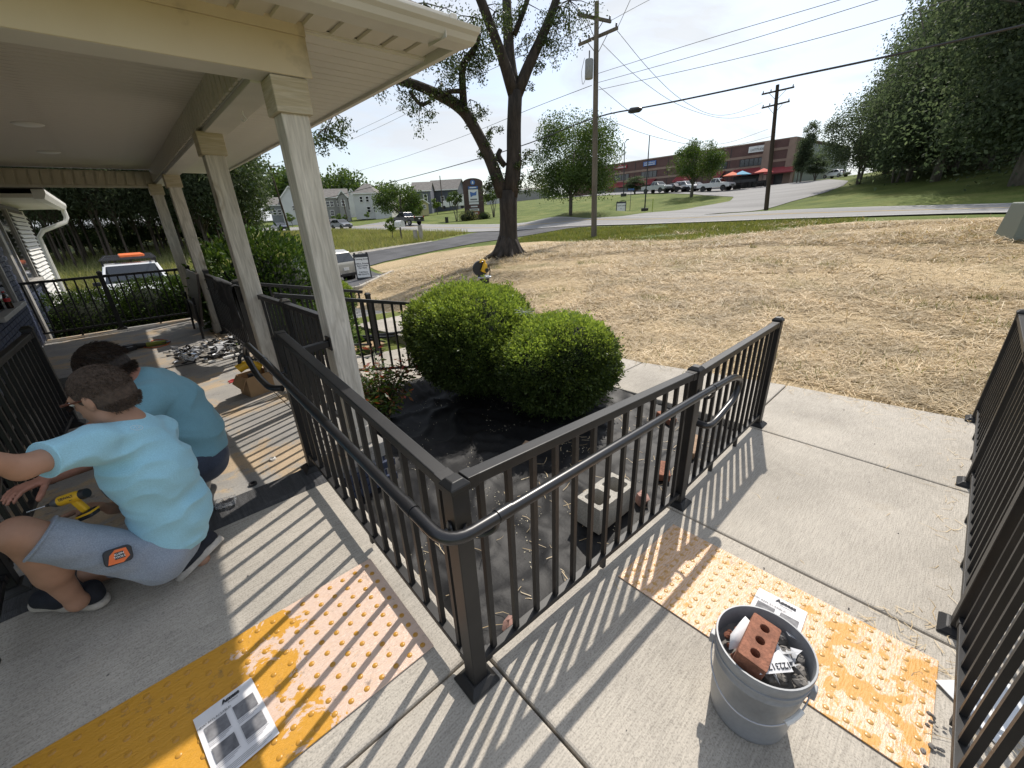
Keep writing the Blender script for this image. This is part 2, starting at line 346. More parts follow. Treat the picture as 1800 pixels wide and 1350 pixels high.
sheet('edge_line', [(x+.25, y) for x, y in rN], [(x+.37, y) for x, y in rN], .056, M_paint, 160, 2); sheet('edge_line', [(x-.37, y) for x, y in rF], [(x-.25, y) for x, y in rF], .056, M_paint, 160, 2)
sheet('driveway', [(26.7,22.5),(27.3,34.5),(21.3,32.6),(17.5,32.9),(13,33.2),(9,33.4),(-14,33)], [(26.6,19.0),(25.7,20.9),(22.7,22.6),(20.1,25.2),(16.7,26.3),(12.9,26.7),(11.2,26.2),(8.9,18.0)], .03, M_asph, 70, 16)
sheet('parking_lot', [(-14,33),(-3,33),(9,33.4)], [(-14,15.5),(-3,15.5),(6.3,15.7),(8.9,18.1),(11,26)], .026, M_asph, 50, 16)
sheet('gravel_verge', [(20.8,33.2),(17.4,34),(13,34.5),(9,34.8),(-14,34.2)], [(20.6,32.5),(17.4,32.85),(13,33.0),(9,33.2),(-14,32.8)], .034, M_gravel, 60, 4)
sheet('straw_lawn', [(3.9,-1.5),(4.0,-7),(4,-17),(12,-17),(19.0,-17)][::-1]+[(3.95,2),(3.95,7),(4.0,9),(4.9,14),(6.6,15.9),(9.4,18.2),(11.4,26)],
      [(18.5,-17.2),(20.8,-6),(22.0,2.9),(21,4),(19.3,4.6),(18.4,6),(16.7,7.1),(16.9,9.8),(18.6,15.2),(19.6,17.6),(19.2,20.5),(18,24.2),(15.9,25.6),(12.6,26.2)], .012, M_straw, 140, 60)
sheet('straw_lawn', [(.1,-1.56),(0,-9)], [(4.05,-1.52),(4.1,-9)], .011, M_straw, 40, 20)
for q in ((2.2, 0), (5.0, 0), (7.8, 0)): sheet('parking_line', [(q[0], 16.2), (q[0]+.6, 21)], [(q[0]+.1, 16.2), (q[0]+.7, 21)], .032, M_paint, 4, 2)
mb = MB()
for a, b in (((6.25,15.55),(8.95,18.0)), ((-14,15.4),(6.25,15.4))):
    a3 = (a[0], a[1], float(tz(*a))-.02); b3 = (b[0], b[1], float(tz(*b))-.02); mb.bar(a3, b3, .15, .28)
mb.build('kerb', M_conc, kind='structure', bevel=.02)
# the drive up to the shops
sheet('shop_driveway', [(34.2,23.5),(45,23.5),(53.5,23.8),(58.5,21.8),(64,23.5),(72,33),(75,40),(84,64)], [(34.0,14.5),(44.4,15.5),(53.5,13.6),(58,11.8),(62.6,11.2),(68,11.8),(78,16),(84,20)], .04, M_road, 60, 14)
sheet('shop_parking', [(72,33),(75,40),(84,64),(98,88)], [(84,20),(89,25),(104,46),(121,79)], .05, M_road, 40, 14)

# ---------------------------------------------------------------- concrete walks, one object per slab
RB, RA = .102, -.066          # slope of the ramp up to the porch, and of the ramp down to the lower walk
def walk_z(x, y):
    if x < 0.12 and y > .12: return RB*(y-.12)
    if x > .12: return max(RA*(x-.12), -.110)
    return 0.
def slab_mesh(c, th=.14, gap=.005):
    """c: four corners (x,y,z) counter-clockwise"""
    m_ = Vector((sum(p[0] for p in c)/4, sum(p[1] for p in c)/4, 0)); t = []
    for p in c:
        v = Vector(p); d = Vector((m_.x-v.x, m_.y-v.y, 0)); v += Vector((math.copysign(gap, d.x), math.copysign(gap, d.y), 0)); t.append(v)
    v = t+[p-Vector((0, 0, th)) for p in t]; return MB().add(v, [(0,1,2,3),(7,6,5,4),(0,4,5,1),(1,5,6,2),(2,6,7,3),(3,7,4,0)])
def slabs(name, quads, mat, th=.4):
    r = thing(name, None, None, (quads[0][0][0], quads[0][0][1], quads[0][0][2])); r['kind'] = 'structure'
    for q in quads: slab_mesh(q, th).build('concrete_slab', mat, r, bevel=.012)
    return r
ze = RB*(1.62-.12)
slabs('entry_ramp', [[(-1.55,.13,0),(.125,.13,0),(.125,1.64,ze),(-1.55,1.64,ze)]], M_conc2)
slabs('landing', [[(-1.55,-1.5,0),(.125,-1.5,0),(.125,.13,0),(-1.55,.13,0)], [(-1.55,-3.2,0),(.125,-3.2,0),(.125,-1.5,0),(-1.55,-1.5,0)]], M_conc)
slabs('side_ramp', [[(.125,-1.5,0),(1.66,-1.5,-.104),(1.66,.125,-.104),(.125,.125,0)]], M_conc2)
Wz = [(.125, -.106)]+[(y, float(tz(4.3, y))+.035) for y in (1.7, 3.3, 4.9, 6.5, 8.1, 9.8, 11.4, 13, 15)]
q = [[(1.66,-1.5,-.104),(3.17,-1.5,-.106),(3.17,.125,-.106),(1.66,.125,-.104)], [(3.17,-1.5,-.106),(4.34,-1.5,-.108),(4.34,.125,-.106),(3.17,.125,-.106)]]
def edge(y): return np.interp(y, [-1.5,.125,1.7,3.3,7,9.5,13.2,15], [4.60,4.42,4.13,4.12,4.25,4.6,5.05,5.6])
q[1] = [(3.17,-1.5,-.106),(4.62,-1.5,-.112),(4.42,.125,-.106),(3.17,.125,-.106)]
for (y0, z0), (y1, z1) in zip(Wz[:-1], Wz[1:]):
    x0 = 3.17 if y0 < 3 else 2.9
    q.append([(x0, y0, z0), (edge(y0), y0, z0), (edge(y1), y1, z1), (x0, y1, z1)])
slabs('lower_walk', q, M_conc)
slabs('porch_walk', [[(.58,3.40,.12),(1.75,3.40,-.17),(1.75,5.2,-.17),(.58,5.2,.12)], [(1.75,3.40,-.17),(2.9,3.40,-.2),(2.9,5.2,-.26),(1.75,5.2,-.2)]], M_conc2)
# ---------------------------------------------------------------- the house with its porch
def woodmat(name, c1, c2, knot=True, sc=(1, 1, .12)):
    m, n, l, b, o = _new(name); b.inputs['Roughness'].default_value = .75; b.inputs['Specular IOR Level'].default_value = .3
    t = n.new('ShaderNodeTexCoord'); mp = n.new('ShaderNodeMapping'); mp.inputs['Scale'].default_value = sc; l.new(t.outputs['Object'], mp.inputs[0])
    w_ = n.new('ShaderNodeTexNoise'); w_.inputs['Scale'].default_value = 22; w_.inputs['Detail'].default_value = 4; w_.inputs['Distortion'].default_value = 1.6; l.new(mp.outputs[0], w_.inputs[0])
    v = _tex(n, l, 'Voronoi', 2.1, sc=(1, 1, .55)); k = _ramp(n, l, v.outputs['Distance'], [(.05, (.40,.34,.25)), (.10, g3(1)), (.13, (.75,.70,.62)), (.17, g3(1))])
    f = _tex(n, l, 'Noise', 120, 3, tuple(v*.5 if v < 1 else v for v in sc)); c = _ramp(n, l, w_.outputs['Fac'], [(.36, c1), (.62, c2)]).outputs[0]
    c = _mix(n, l, 1, c, _ramp(n, l, f.outputs['Fac'], [(.3, g3(.82)), (.7, g3(1.06))]).outputs[0], 'MULTIPLY')
    if knot: c = _mix(n, l, .8, c, k.outputs[0], 'MULTIPLY')
    l.new(c, b.inputs['Base Color']); _bump(n, l, b, w_.outputs['Fac'], .25, .004); MT[name] = m; return m
M_pil = woodmat('whitewashed_wood', (.53,.485,.41), (.72,.67,.585)); M_cap = woodmat('yellow_pine', (.50,.425,.29), (.60,.53,.40), False, (.15, .15, 1.3))
def yellowbeam():
    m, n, l, b, o = _new('cream_beam_paint'); b.inputs['Roughness'].default_value = .6
    t = _tex(n, l, 'Noise', 2.3, 7); c = _ramp(n, l, t.outputs['Fac'], [(.35, (.66,.565,.40)), (.62, (.62,.52,.36)), (.74, (.30,.25,.18))]).outputs[0]; l.new(c, b.inputs['Base Color']); MT['cream'] = m; return m
M_beam = yellowbeam()
M_vinyl = pm('vinyl_soffit', (.62,.57,.48), .5, var=.08, scale=2); M_vinyl2 = pm('vinyl_white', (.66,.63,.57), .5, var=.07, scale=2)
def ceilmat():
    m, n, l, b, o = _new('porch_ceiling'); b.inputs['Roughness'].default_value = .55
    t = _tex(n, l, 'Noise', 1.6, 6, (.25, 3, 1)); c = _ramp(n, l, t.outputs['Fac'], [(.3, (.45,.41,.35)), (.5, (.58,.54,.47)), (.75, (.65,.615,.55))]).outputs[0]
    d = _tex(n, l, 'Noise', 5, 2, (.5, 5, 1)); c = _mix(n, l, _ramp(n, l, d.outputs['Fac'], [(.64, g3(0)), (.70, g3(.65))]).outputs[0], c, (.25,.19,.14)); l.new(c, b.inputs['Base Color'])
    MT['ceil'] = m; return m
M_ceil = ceilmat()
M_bbrick = pm('blue_painted_brick', (.040,.052,.095), .6, var=.35, scale=9, bump=.25, bscale=40)
M_bmort = pm('pale_mortar', (.21,.22,.25), .9, var=.25, scale=20)
M_trim = pm('grey_trim', (.40,.385,.36), .6, var=.1); M_white = pm('white_paint', (.76,.75,.72), .45, var=.05, scale=3)
M_glassd = pm('dark_glass', (.012,.014,.018), .08, spec=.8)
def porchfloormat():
    m, n, l, b, o = _new('worn_porch_floor'); b.inputs['Roughness'].default_value = .7
    t = _tex(n, l, 'Noise', 1.5, 8, (1, 1, 1), .68, dist=.5); c = _ramp(n, l, t.outputs['Fac'], [(.40, (.29,.28,.265)), (.50, (.35,.33,.30)), (.56, (.47,.36,.24)), (.66, (.52,.40,.27))]).outputs[0]
    t2 = _tex(n, l, 'Noise', 6.5, 6, (1, 1.6, 1), .7); c = _mix(n, l, _ramp(n, l, t2.outputs['Fac'], [(.60, g3(0)), (.66, g3(.8))]).outputs[0], c, (.17,.155,.14))
    t3 = _tex(n, l, 'Noise', 90, 3); c = _mix(n, l, 1, c, _ramp(n, l, t3.outputs['Fac'], [(.3, g3(.8)), (.7, g3(1.06))]).outputs[0], 'MULTIPLY')
    l.new(c, b.inputs['Base Color']); _bump(n, l, b, t2.outputs['Fac'], .2, .004); MT['pf'] = m; return m
M_pfl = porchfloormat()
FZ = .175                                       # porch floor
XW = -1.80                                      # front wall of the house behind the porch
H = thing('porch_house', 'dark blue brick house with a cream beamed porch on tapering whitewashed square posts', 'house', (-1.8, 1.95, FZ))
# porch floor: poured slabs with joints, on a dark blue brick footing
pf = thing('porch_floor', None, None, (-.6, 5, FZ)); pf['kind'] = 'structure'
for y0, y1 in ((1.80, 3.6), (3.6, 5.4), (5.4, 7.2), (7.2, 9.02)):
    for x0, x1 in ((-1.79, .22), (.22, .56)): slab_mesh([(x0, y0, FZ), (x1, y0, FZ), (x1, y1, FZ), (x0, y1, FZ)], .12, .0025).build('floor_slab', M_pfl, pf, bevel=.006)
bm_ = MB(); bm_.b2((.10, 1.84, -.6), (.52, 1.95, FZ-.125)); bm_.b2((.42, 1.95, -.6), (.52, 9.0, FZ-.125)); bm_.b2((-1.6, 8.9, -1.2), (.42, 9.0, FZ-.125)); bm_.build('footing', M_bmort, pf)
BR = MB().box((0, 0, 0), (.193, .03, .058)).mesh('brick', M_bbrick)
def bricks(parent, x0, x1, z0, z1, place, holes=(), cap=290):
    """courses of bricks; place(u,z) -> position; the bricks stand 6 mm proud of the mortar"""
    k = 0; row = 0; z = z0+.034
    while z < z1-.03:
        u = x0+(.1 if row % 2 == 0 else 0.)
        while u < x1:
            if not any(a-.09 < u < b+.09 and c-.03 < z < d+.03 for a, b, c, d in holes):
                yield u, z, k; k += 1
            u += .205
        z += .068; row += 1
for u, z, k in bricks(pf, .10, .52, -.55, FZ-.13, None): inst('brick', BR, pf, (u, 1.833, z))
BRX = MB().box((0, 0, 0), (.03, .193, .058)).mesh('brick', M_bbrick)
for u, z, k in bricks(pf, 1.95, 3.4, -.5, FZ-.13, None): inst('brick', BRX, pf, (.527, u, z))
# wall x = XW
wl = MB(); wl.b2((-9, 1.95, -1.2), (XW-.012, 13.1, 3.2)); wl = wl.build('wall', M_bmort, H)
HO = [(6.55, 8.05, .90, 2.2), (9.75, 10.95, .98, 2.2), (11.0, 12.95, .40, 2.25), (9.05, 9.30, -1, 3)]
vis = [(u, z) for u, z, k in bricks(H, 5.6, 13.1, -.55, 2.24, None, HO) if not (u < 9 and z < .2)]
cam2 = np.array([CAMP.x, CAMP.y]); vis.sort(key=lambda q: q[0]); near, rest = vis[:288], vis[288:]
for u, z in near: inst('brick', BRX, wl, (XW+.004, u, z))
rb = MB()
for u, z in rest: rb.box((XW+.004, u, z), (.03, .193, .058))
rb.build('brick_field', M_bbrick, wl, kind='stuff')
mb = MB(); mb.b2((XW-.01, 9.08, -.5), (XW+.05, 9.28, 2.6)); mb.build('corner_board', M_trim, H, bevel=.004)
mb = MB(); mb.b2((XW-.05, 13.0, -1.0), (XW+.03, 13.14, 2.25)); mb.build('corner_board', M_white, H, bevel=.004)
wn = MB(); wn.b2((XW-.02, 6.55, .90), (XW+.008, 8.05, 2.2)); wn = wn.build('window', M_glassd, H)
mb = MB(); mb.b2((XW-.02, 6.45, .84), (XW+.10, 8.15, .895)); mb.build('sill', M_trim, wn, bevel=.006)
[MB().b2((XW-.02, y_, .9), (XW+.04, y_+.08, 2.25)).build('frame', M_trim, wn) for y_ in (8.05, 6.47)]
wn = MB(); wn.b2((XW-.02, 9.8, 1.04), (XW+.008, 10.9, 2.2)); wn = wn.build('window', M_glassd, H)
mb = MB(); mb.b2((XW-.02, 9.7, .97), (XW+.10, 10.98, 1.035)); mb.build('sill', M_trim, wn, bevel=.006)
[MB().b2((XW-.02, y_, 1.04), (XW+.04, y_+.08, 2.22)).build('frame', M_trim, wn) for y_ in (9.72, 10.9)]
sh = MB(); sh.b2((XW+.006, 11.05, .42), (XW+.03, 12.9, 2.22)); sh = sh.build('shutter', pm('shadow_gap', (.10,.10,.10), .8), H)
sl_m = MB().box((0, 0, 0), (.014, 1.84, .07), Matrix.Rotation(R(-32), 3, 'Y')).mesh('slat', M_white)
for k in range(23): inst('slat', sl_m, sh, (XW+.055, 11.975, .46+k*.076))
# wing eave, gutter and downspout
mb = MB(); mb.b2((-9, 9.3, 2.30), (-1.25, 13.75, 2.36)); mb.build('wing_soffit', M_vinyl2, H)
mb = MB(); mb.prism([(-1.25, 2.28), (-1.14, 2.28), (-1.10, 2.36), (-1.10, 2.42), (-1.25, 2.42)], 9.3, 13.8, Matrix(((1,0,0,0),(0,0,1,0),(0,1,0,0),(0,0,0,1)))); gt = mb.build('gutter', M_white, H)
MB().tube([(-1.17, 13.6, 2.28), (-1.17, 13.6, 2.12), (-1.22, 13.55, 2.02), (-1.62, 13.35, 1.85), (-1.72, 13.30, 1.72), (-1.72, 13.30, -.6)], .045, 8).build('downspout', M_white, H, smooth=True)
mb = MB(); mb.add([(-9, 9.2, 2.45), (-1.1, 9.2, 2.43), (-1.1, 13.8, 2.43), (-9, 13.8, 2.45), (-9, 9.2, 4.6), (-5, 9.2, 4.6), (-5, 13.8, 4.6), (-9, 13.8, 4.6)], [(3,2,1,0),(4,5,6,7),(0,1,5,4),(1,2,6,5),(2,3,7,6),(3,0,4,7)]); M_shing = pm('roof_shingle', (.12,.11,.10), .9, var=.3, scale=12, bump=.4); mb.build('wing_roof', M_shing, H)
# posts
def square_taper(c, w0, w1, z0, z1): return MB().box((c[0], c[1], (z0+z1)/2), (w0, w0, z1-z0), top=(w1/w0, w1/w0))
PIL = [(.412, 1.945), (.300, 3.725), (.335, 7.18), (.250, 8.83)]; BZ = 2.475
for x, y in PIL:
    p = square_taper((x, y), .150, .146, FZ, BZ-.17).build('pillar', M_pil, H, bevel=.006)
    square_taper((x, y), .190, .190, BZ-.172, BZ-.002).build('pillar_cap', M_cap, p, bevel=.006)
    mb = MB(); mb.box((x, y, FZ+.075), (.178, .178, .15)); mb.build('pillar_base', M_pil, p, bevel=.01)
# beams round the ceiling
XB0, XB1 = .262, .44
mb = MB(); mb.b2((-9, 1.845, BZ), (.53, 2.03, BZ+.005)); mb.b2((-9, 1.86, BZ+.004), (.515, 2.015, 2.72)); mb.build('front_beam', M_vinyl2, H)
mb = MB(); mb.b2((-9, 1.838, BZ+.001), (.535, 1.858, BZ+.185)); mb.build('beam_face', M_beam, H, bevel=.003)
mb = MB(); mb.b2((-9, 1.828, BZ+.185), (.535, 1.862, BZ+.25)); mb.build('beam_bead', M_beam, H)
mb = MB(); mb.b2((XB0+.002, 2.03, BZ-.012), (XB1, 9.04, BZ+.16)); mb.build('side_beam', M_vinyl2, H, bevel=.004)
fr = MB(); fr.b2((XB0-.010, 2.03, BZ+.02), (XB0+.001, 8.80, 2.70)); fr = fr.build('frieze', M_trim, H)  # backing coloured darker than the panels to paint shade in their gaps
pn = MB().box((0, 0, 0), (.022, .088, .205)).mesh('frieze_panel', M_vinyl)
for k in range(56): inst('frieze_panel', pn, fr, (XB0-.0145, 2.14+k*.119, BZ+.128))
mb = MB(); mb.b2((-9, 8.80, 2.43), (XB0+.0, 9.02, 2.66)); bb = mb.build('back_beam', M_vinyl, H)
pn = MB().box((0, 0, 0), (.088, .03, .19)).mesh('frieze_panel', M_vinyl)
for k in range(19): inst('frieze_panel', pn, bb, (XB0-.07-k*.119, 8.79, 2.545), (0, R(7), 0))
mb = MB(); mb.b2((-9, 8.785, 2.41), (XB0, 8.80, 2.445)); mb.build('beam_trim', M_vinyl2, bb)
# ceiling boards run from the house to the side beam
ce = MB(); ce.b2((-9, 1.9, 2.70), (XB0+.02, 9.0, 2.76)); ce = ce.build('ceiling', M_ceil, H)
cb = MB().prism([(-.038, 0), (.038, 0), (.034, -.007), (-.034, -.007)], -2.1, 0, Matrix(((0,0,1,0),(1,0,0,0),(0,1,0,0),(0,0,0,1)))).mesh('ceiling_board', M_ceil)
for k in range(87): inst('ceiling_board', cb, ce, (XB0-.012, 2.06+k*.078, 2.699))
for y in (5.3, 7.15): MB().lathe([(0, -.012), (.085, -.012), (.105, -.004), (.11, .0)], 24, (-.80, y, 2.69)).build('recessed_light', pm('lamp_lens', (.72,.71,.66), .4), H, smooth=True)
MB().tube([(.36, 2.72, BZ-.013), (.36, 2.72, BZ-.04), (.375, 2.72, BZ-.06), (.36, 2.74, BZ-.075), (.345, 2.75, BZ-.06)], .004, 6).build('hook', M_white, H)
# overhang: soffit planks on the long side, wide panels at the front, fascia and gutter
XE, YE, SZ = 1.34, 1.565, BZ+.212
sd = MB(); sd.b2((XB1, 1.86, SZ+.012), (XE-.02, 9.3, SZ+.03)); sd = sd.build('side_soffit', M_vinyl2, H)
pk = MB().prism([(-.058, 0), (.058, 0), (.054, -.010), (-.054, -.010)], .004, XE-XB1-.03, Matrix(((0,0,1,0),(1,0,0,0),(0,1,0,0),(0,0,0,1)))).mesh('soffit_plank', M_vinyl2)
for k in range(61): inst('soffit_plank', pk, sd, (XB1, 1.93+k*.12, SZ+.012))
fs = MB(); fs.b2((-9, YE+.02, SZ+.035), (XE-.02, 1.86, SZ+.055)); fs = fs.build('front_soffit', M_vinyl, H)
pk = MB().prism([(-.064, 0), (.064, 0), (.060, -.014), (-.060, -.014)], .015, 1.86-YE-.0, Matrix(((1,0,0,0),(0,0,1,0),(0,1,0,0),(0,0,0,1)))).mesh('soffit_panel', M_vinyl)
for k in range(26): inst('soffit_panel', pk, fs, (XE-.12-k*.157, YE, SZ+.033))
mb = MB(); mb.b2((XE-.035, YE-.02, SZ-.02), (XE+.005, 9.3, SZ+.16)); mb.b2((-9, YE+.002, SZ-.002), (XE-.035, YE+.02, SZ+.158)); mb.build('fascia', M_vinyl2, H, bevel=.003)
prof = [(0, -.02), (.12, -.03), (.155, -.034), (.185, -.022), (.205, .0), (.23, .012), (.245, .035), (0, .035)]
mb = MB(); mb.prism([(-x, z) for x, z in prof][::-1], -9, XE-.0, Matrix(((0,0,1,0),(1,0,0,YE-.0),(0,1,0,SZ),(0,0,0,1)))); mb.build('gutter', M_vinyl2, H, bevel=.004)
mb = MB(); mb.b2((XE-.22, YE-.20, SZ-.040), (XE-.215, YE-.0215, SZ+.01)); mb.build('gutter_seam', M_vinyl2, H)
mb = MB(); mb.add([(-9, YE+.03, SZ+.161), (XE-.03, YE+.03, SZ+.161), (XE-.03, 9.28, SZ+.161), (-9, 9.28, SZ+.161), (-9, YE+3.2, SZ+2), (-3, YE+3.2, SZ+2), (-3, 6, SZ+2), (-9, 6, SZ+2)], [(3,2,1,0),(4,5,6,7),(0,1,5,4),(1,2,6,5),(2,3,7,6),(3,0,4,7)]); mb.build('porch_roof', M_shing, H)
# ---------------------------------------------------------------- black aluminium railings
M_blk = pm('black_powder_coat', (.011,.011,.012), .45, scale=3.5, col2=(.022,.021,.020), spec=.42, bump=.03, bscale=300)
M_pipe = pm('black_pipe', (.013,.013,.015), .32, spec=.6)
PW = .064
_post = {}
def post(root, x, y, z, h=.98, plate=True, rot=0):
    k = round(h, 3)
    if k not in _post:
        me = MB().box((0, 0, h/2-.008), (PW, PW, h-.016)).mesh('post', M_blk)
        c = MB(); c.b2((-.037, -.037, h-.036), (.037, .037, h-.018)); c.box((0, 0, h-.009), (.074, .074, .018), top=(.55, .55)); c = c.mesh('post_cap', M_blk)
        b = MB(); b.box((0, 0, .006), (.136, .136, .012)); b.box((0, 0, .024), (.134, .134, .024), top=(.62, .62)); b = b.mesh('base_plate', M_blk)
        _post[k] = (me, c, b)
    me, c, b = _post[k]; p = inst('post', me, root, (x, y, z), (0, 0, rot)); p.modifiers.new('b', 'BEVEL').width = .003
    inst('post_cap', c, p, (0, 0, 0), local=True).modifiers.new('b', 'BEVEL').width = .002
    if plate: inst('base_plate', b, p, (0, 0, 0), local=True).modifiers.new('b', 'BEVEL').width = .004
    return p
BAL = {}
def span(root, a, b, ht=.925, hb=.075, pitch=.122, gap=.034, feet=1, tw=.05):
    """one panel between post centres a and b (points on the ground)"""
    a, b = Vector(a), Vector(b); d = b-a; L_ = math.hypot(d.x, d.y); e = d/L_; p, q = a+e*gap, b-e*gap; up = Vector((0, 0, 1))
    mb = MB(); mb.bar(p+up*(ht-.020), q+up*(ht-.020), tw, .040); mb.build('top_rail', M_blk, root, bevel=.004)
    mb = MB(); mb.bar(p+up*(hb+.014), q+up*(hb+.014), .038, .028); mb.build('bottom_rail', M_blk, root, bevel=.003)
    for s0 in (p, q-e*.045):                                    # sleeves where the rails meet the posts
        MB().bar(s0+up*(ht-.020), s0+e*.045+up*(ht-.020), tw+.005, .045).build('rail_sleeve', M_blk, root, bevel=.002); MB().bar(s0+up*(hb+.014), s0+e*.04+up*(hb+.014), .044, .034).build('rail_sleeve', M_blk, root, bevel=.002)
    n = max(2, int(round((L_-2*gap)/pitch))); hgt = ht-hb-.05; key = round(hgt, 3)
    if key not in BAL: BAL[key] = MB().b2((-.0105, -.0105, 0), (.0105, .0105, hgt)).mesh('baluster', M_blk)
    for k in range(n):
        t = (k+.5)/n; c = p+(q-p)*t+up*(hb+.022); inst('baluster', BAL[key], root, c, (0, 0, math.atan2(e.y, e.x)))
    for k in range(feet):
        c = p+(q-p)*((k+1)/(feet+1)); mb = MB(); mb.b2((c.x-.012, c.y-.012, c.z-.0), (c.x+.012, c.y+.012, c.z+hb)); mb.build('support_foot', M_blk, root)
def smooth_path(P, r=.05, n=5):
    P = [Vector(p) for p in P]; o = [P[0]]
    for i in range(1, len(P)-1):
        a, b, c = P[i-1], P[i], P[i+1]; l1 = min(r, (a-b).length*.45); l2 = min(r, (c-b).length*.45); p = b+(a-b).normalized()*l1; q = b+(c-b).normalized()*l2
        for k in range(n+1):
            t = k/n; o.append(p*(1-t)**2+b*2*t*(1-t)+q*t*t)
    return o+[P[-1]]
def bracket(root, post_pt, pipe_pt):
    a, b = Vector(post_pt), Vector(pipe_pt); e = (b-a); e.z = 0; e.normalize()
    mb = MB(); rot = e.to_track_quat('Z', 'Y').to_matrix(); mb.lathe([(0, 0), (.026, 0), (.026, .006), (.012, .012), (0, .012)], 14, a, rot)
    mb.tube(smooth_path([a, a+e*.055+Vector((0,0,-.02)), Vector((b.x, b.y, b.z-.045)), b], .03), .0085, 8); mb.build('bracket', M_pipe, root, smooth=True)
h2 = PW/2
# the corner railing: up the entry ramp to the porch on one side, down the side ramp on the other
RL = thing('corner_railing', 'long black L shaped railing with round handrail around the corner of the planting bed', 'railing', (h2, h2, 0))
C0 = (h2, h2, 0); P4 = (h2, 1.835, .172); P2 = (1.745, h2, -.106); P3 = (3.255, h2+.015, -.107)
post(RL, *C0); post(RL, *P4, h=.955); post(RL, *P2, h=.985); post(RL, *P3, h=.985)
span(RL, (h2, h2, .015), (h2, 1.835, .212), ht=.945, hb=.065); span(RL, (h2, h2, .028), (1.745, h2, -.095), ht=.945, hb=.062); span(RL, P2, P3, ht=.950, hb=.085, feet=2)
mb = MB(); mb.bar((h2+.03, 1.845, .985), (.41, 1.93, .985), .045, .045); mb.build('tie_rail', M_blk, RL, bevel=.004); mb = MB(); mb.box((.335, 1.915, .985), (.012, .085, .09)); mb.build('tie_plate', M_blk, RL)
hb_ = [(-.03, 1.80, .80), (-.085, 1.86, .80), (-.085, 2.16, .80), (-.085, 2.40, .90), (-.085, 2.24, 1.018), (-.085, 1.76, .992), (-.085, -.085, .862), (1.56, -.085, .785), (2.02, -.085, .757), (2.17, -.085, .70), (2.12, -.085, .585), (1.84, -.085, .520), (1.745, -.085, .52), (1.745, -.02, .52)]
mb = MB(); mb.tube(smooth_path(hb_, .085, 6), .0205, 14); hr = mb.build('handrail', M_pipe, RL, smooth=True)
for p_, q_ in (((-.085, .16, .8805), (-.085, .10, .8765)), ((.10, -.085, .8545), (.16, -.085, .8515)), ((1.72, -.085, .7755), (1.78, -.085, .772)), ((-.085, 1.80, .994), (-.085, 1.86, .998))): MB().tube([p_, q_], .0228, 14).build('handrail_joint', M_pipe, hr, smooth=True)
bracket(RL, (0, h2, .80), (-.085, .06, .873)); bracket(RL, (h2, 0, .79), (.10, -.085, .853)); bracket(RL, (1.745, 0, .71), (1.745, -.085, .775)); bracket(RL, (0, 1.72, .93), (-.085, 1.72, .985))
# railing along the far side of the side ramp and lower walk
RC = thing('walk_railing', 'black railing running along the right edge of the walk beside the bucket', 'railing', (1.75, -1.27, -.1))
yc = -1.285
for x, z, h in ((.10, 0, .98), (1.775, -.105, .985), (3.285, -.107, .985), (4.575, -.108, .985)): post(RC, x, yc, z, h=h)
span(RC, (.10, yc, .02), (1.775, yc, -.095), ht=.945, hb=.062, feet=2); span(RC, (1.775, yc, -.105), (3.285, yc, -.107), ht=.95, hb=.085, feet=2); span(RC, (3.285, yc, -.107), (4.575, yc, -.108), ht=.95, hb=.085, feet=2)
# railing the men are working on, left of the entry ramp and into the porch
RD = thing('left_railing', 'black railing in the shade in front of the two kneeling men', 'railing', (-1.36, 1.0, .1))
xd = -1.37
post(RD, xd, h2, 0); post(RD, xd, 1.82, .172, h=.985); post(RD, -1.25, 4.12, FZ, h=.90)
span(RD, (xd, h2, .015), (xd, 1.82, .20), ht=.945, hb=.065, feet=3); span(RD, (xd, 1.82, FZ), (-1.25, 4.12, FZ), ht=.85, hb=.085, feet=1)
mb = MB(); mb.tube(smooth_path([(xd+.03, 1.60, .60), (xd+.085, 1.64, .60), (xd+.085, 1.86, .60), (xd+.085, 2.12, .68), (xd+.085, 2.06, .86), (xd+.085, 1.7, .93), (xd+.085, .1, .80)], .09, 6), .0205, 12); mb.build('handrail', M_pipe, RD, smooth=True)
# between the porch posts
RP = thing('porch_railing', 'black railing with one middle post between the two nearest porch pillars', 'railing', (.37, 2.85, FZ))
xp = .385; post(RP, xp, 2.98, FZ, h=.985); span(RP, (.345, 3.72, FZ), (xp, 2.98, FZ), ht=.955, hb=.09, pitch=.105); span(RP, (xp, 2.98, FZ), (.42, 1.99, FZ), ht=.955, hb=.09, pitch=.105)
RP2 = thing('porch_railing', 'black railing between far porch pillars, behind the dark jacket', 'railing', (.28, 5.4, FZ)); 
post(RP2, .36, 6.98, FZ, h=1.0); post(RP2, .30, 8.62, FZ, h=.985); span(RP2, (.37, 4.9, FZ), (.36, 6.98, FZ), ht=.93, hb=.09, feet=1, pitch=.13); post(RP2, .37, 4.87, FZ, h=1.0)
RE = thing('porch_end_railing', 'black railing across the far end of the porch in front of the hedge', 'railing', (-.85, 8.93, FZ))
post(RE, -.86, 8.93, FZ, h=.99); span(RE, (-1.86, 8.93, FZ), (-.86, 8.93, FZ), ht=.92, hb=.1, pitch=.115); span(RE, (-.86, 8.93, FZ), (.21, 8.90, FZ), ht=.92, hb=.1, pitch=.115)
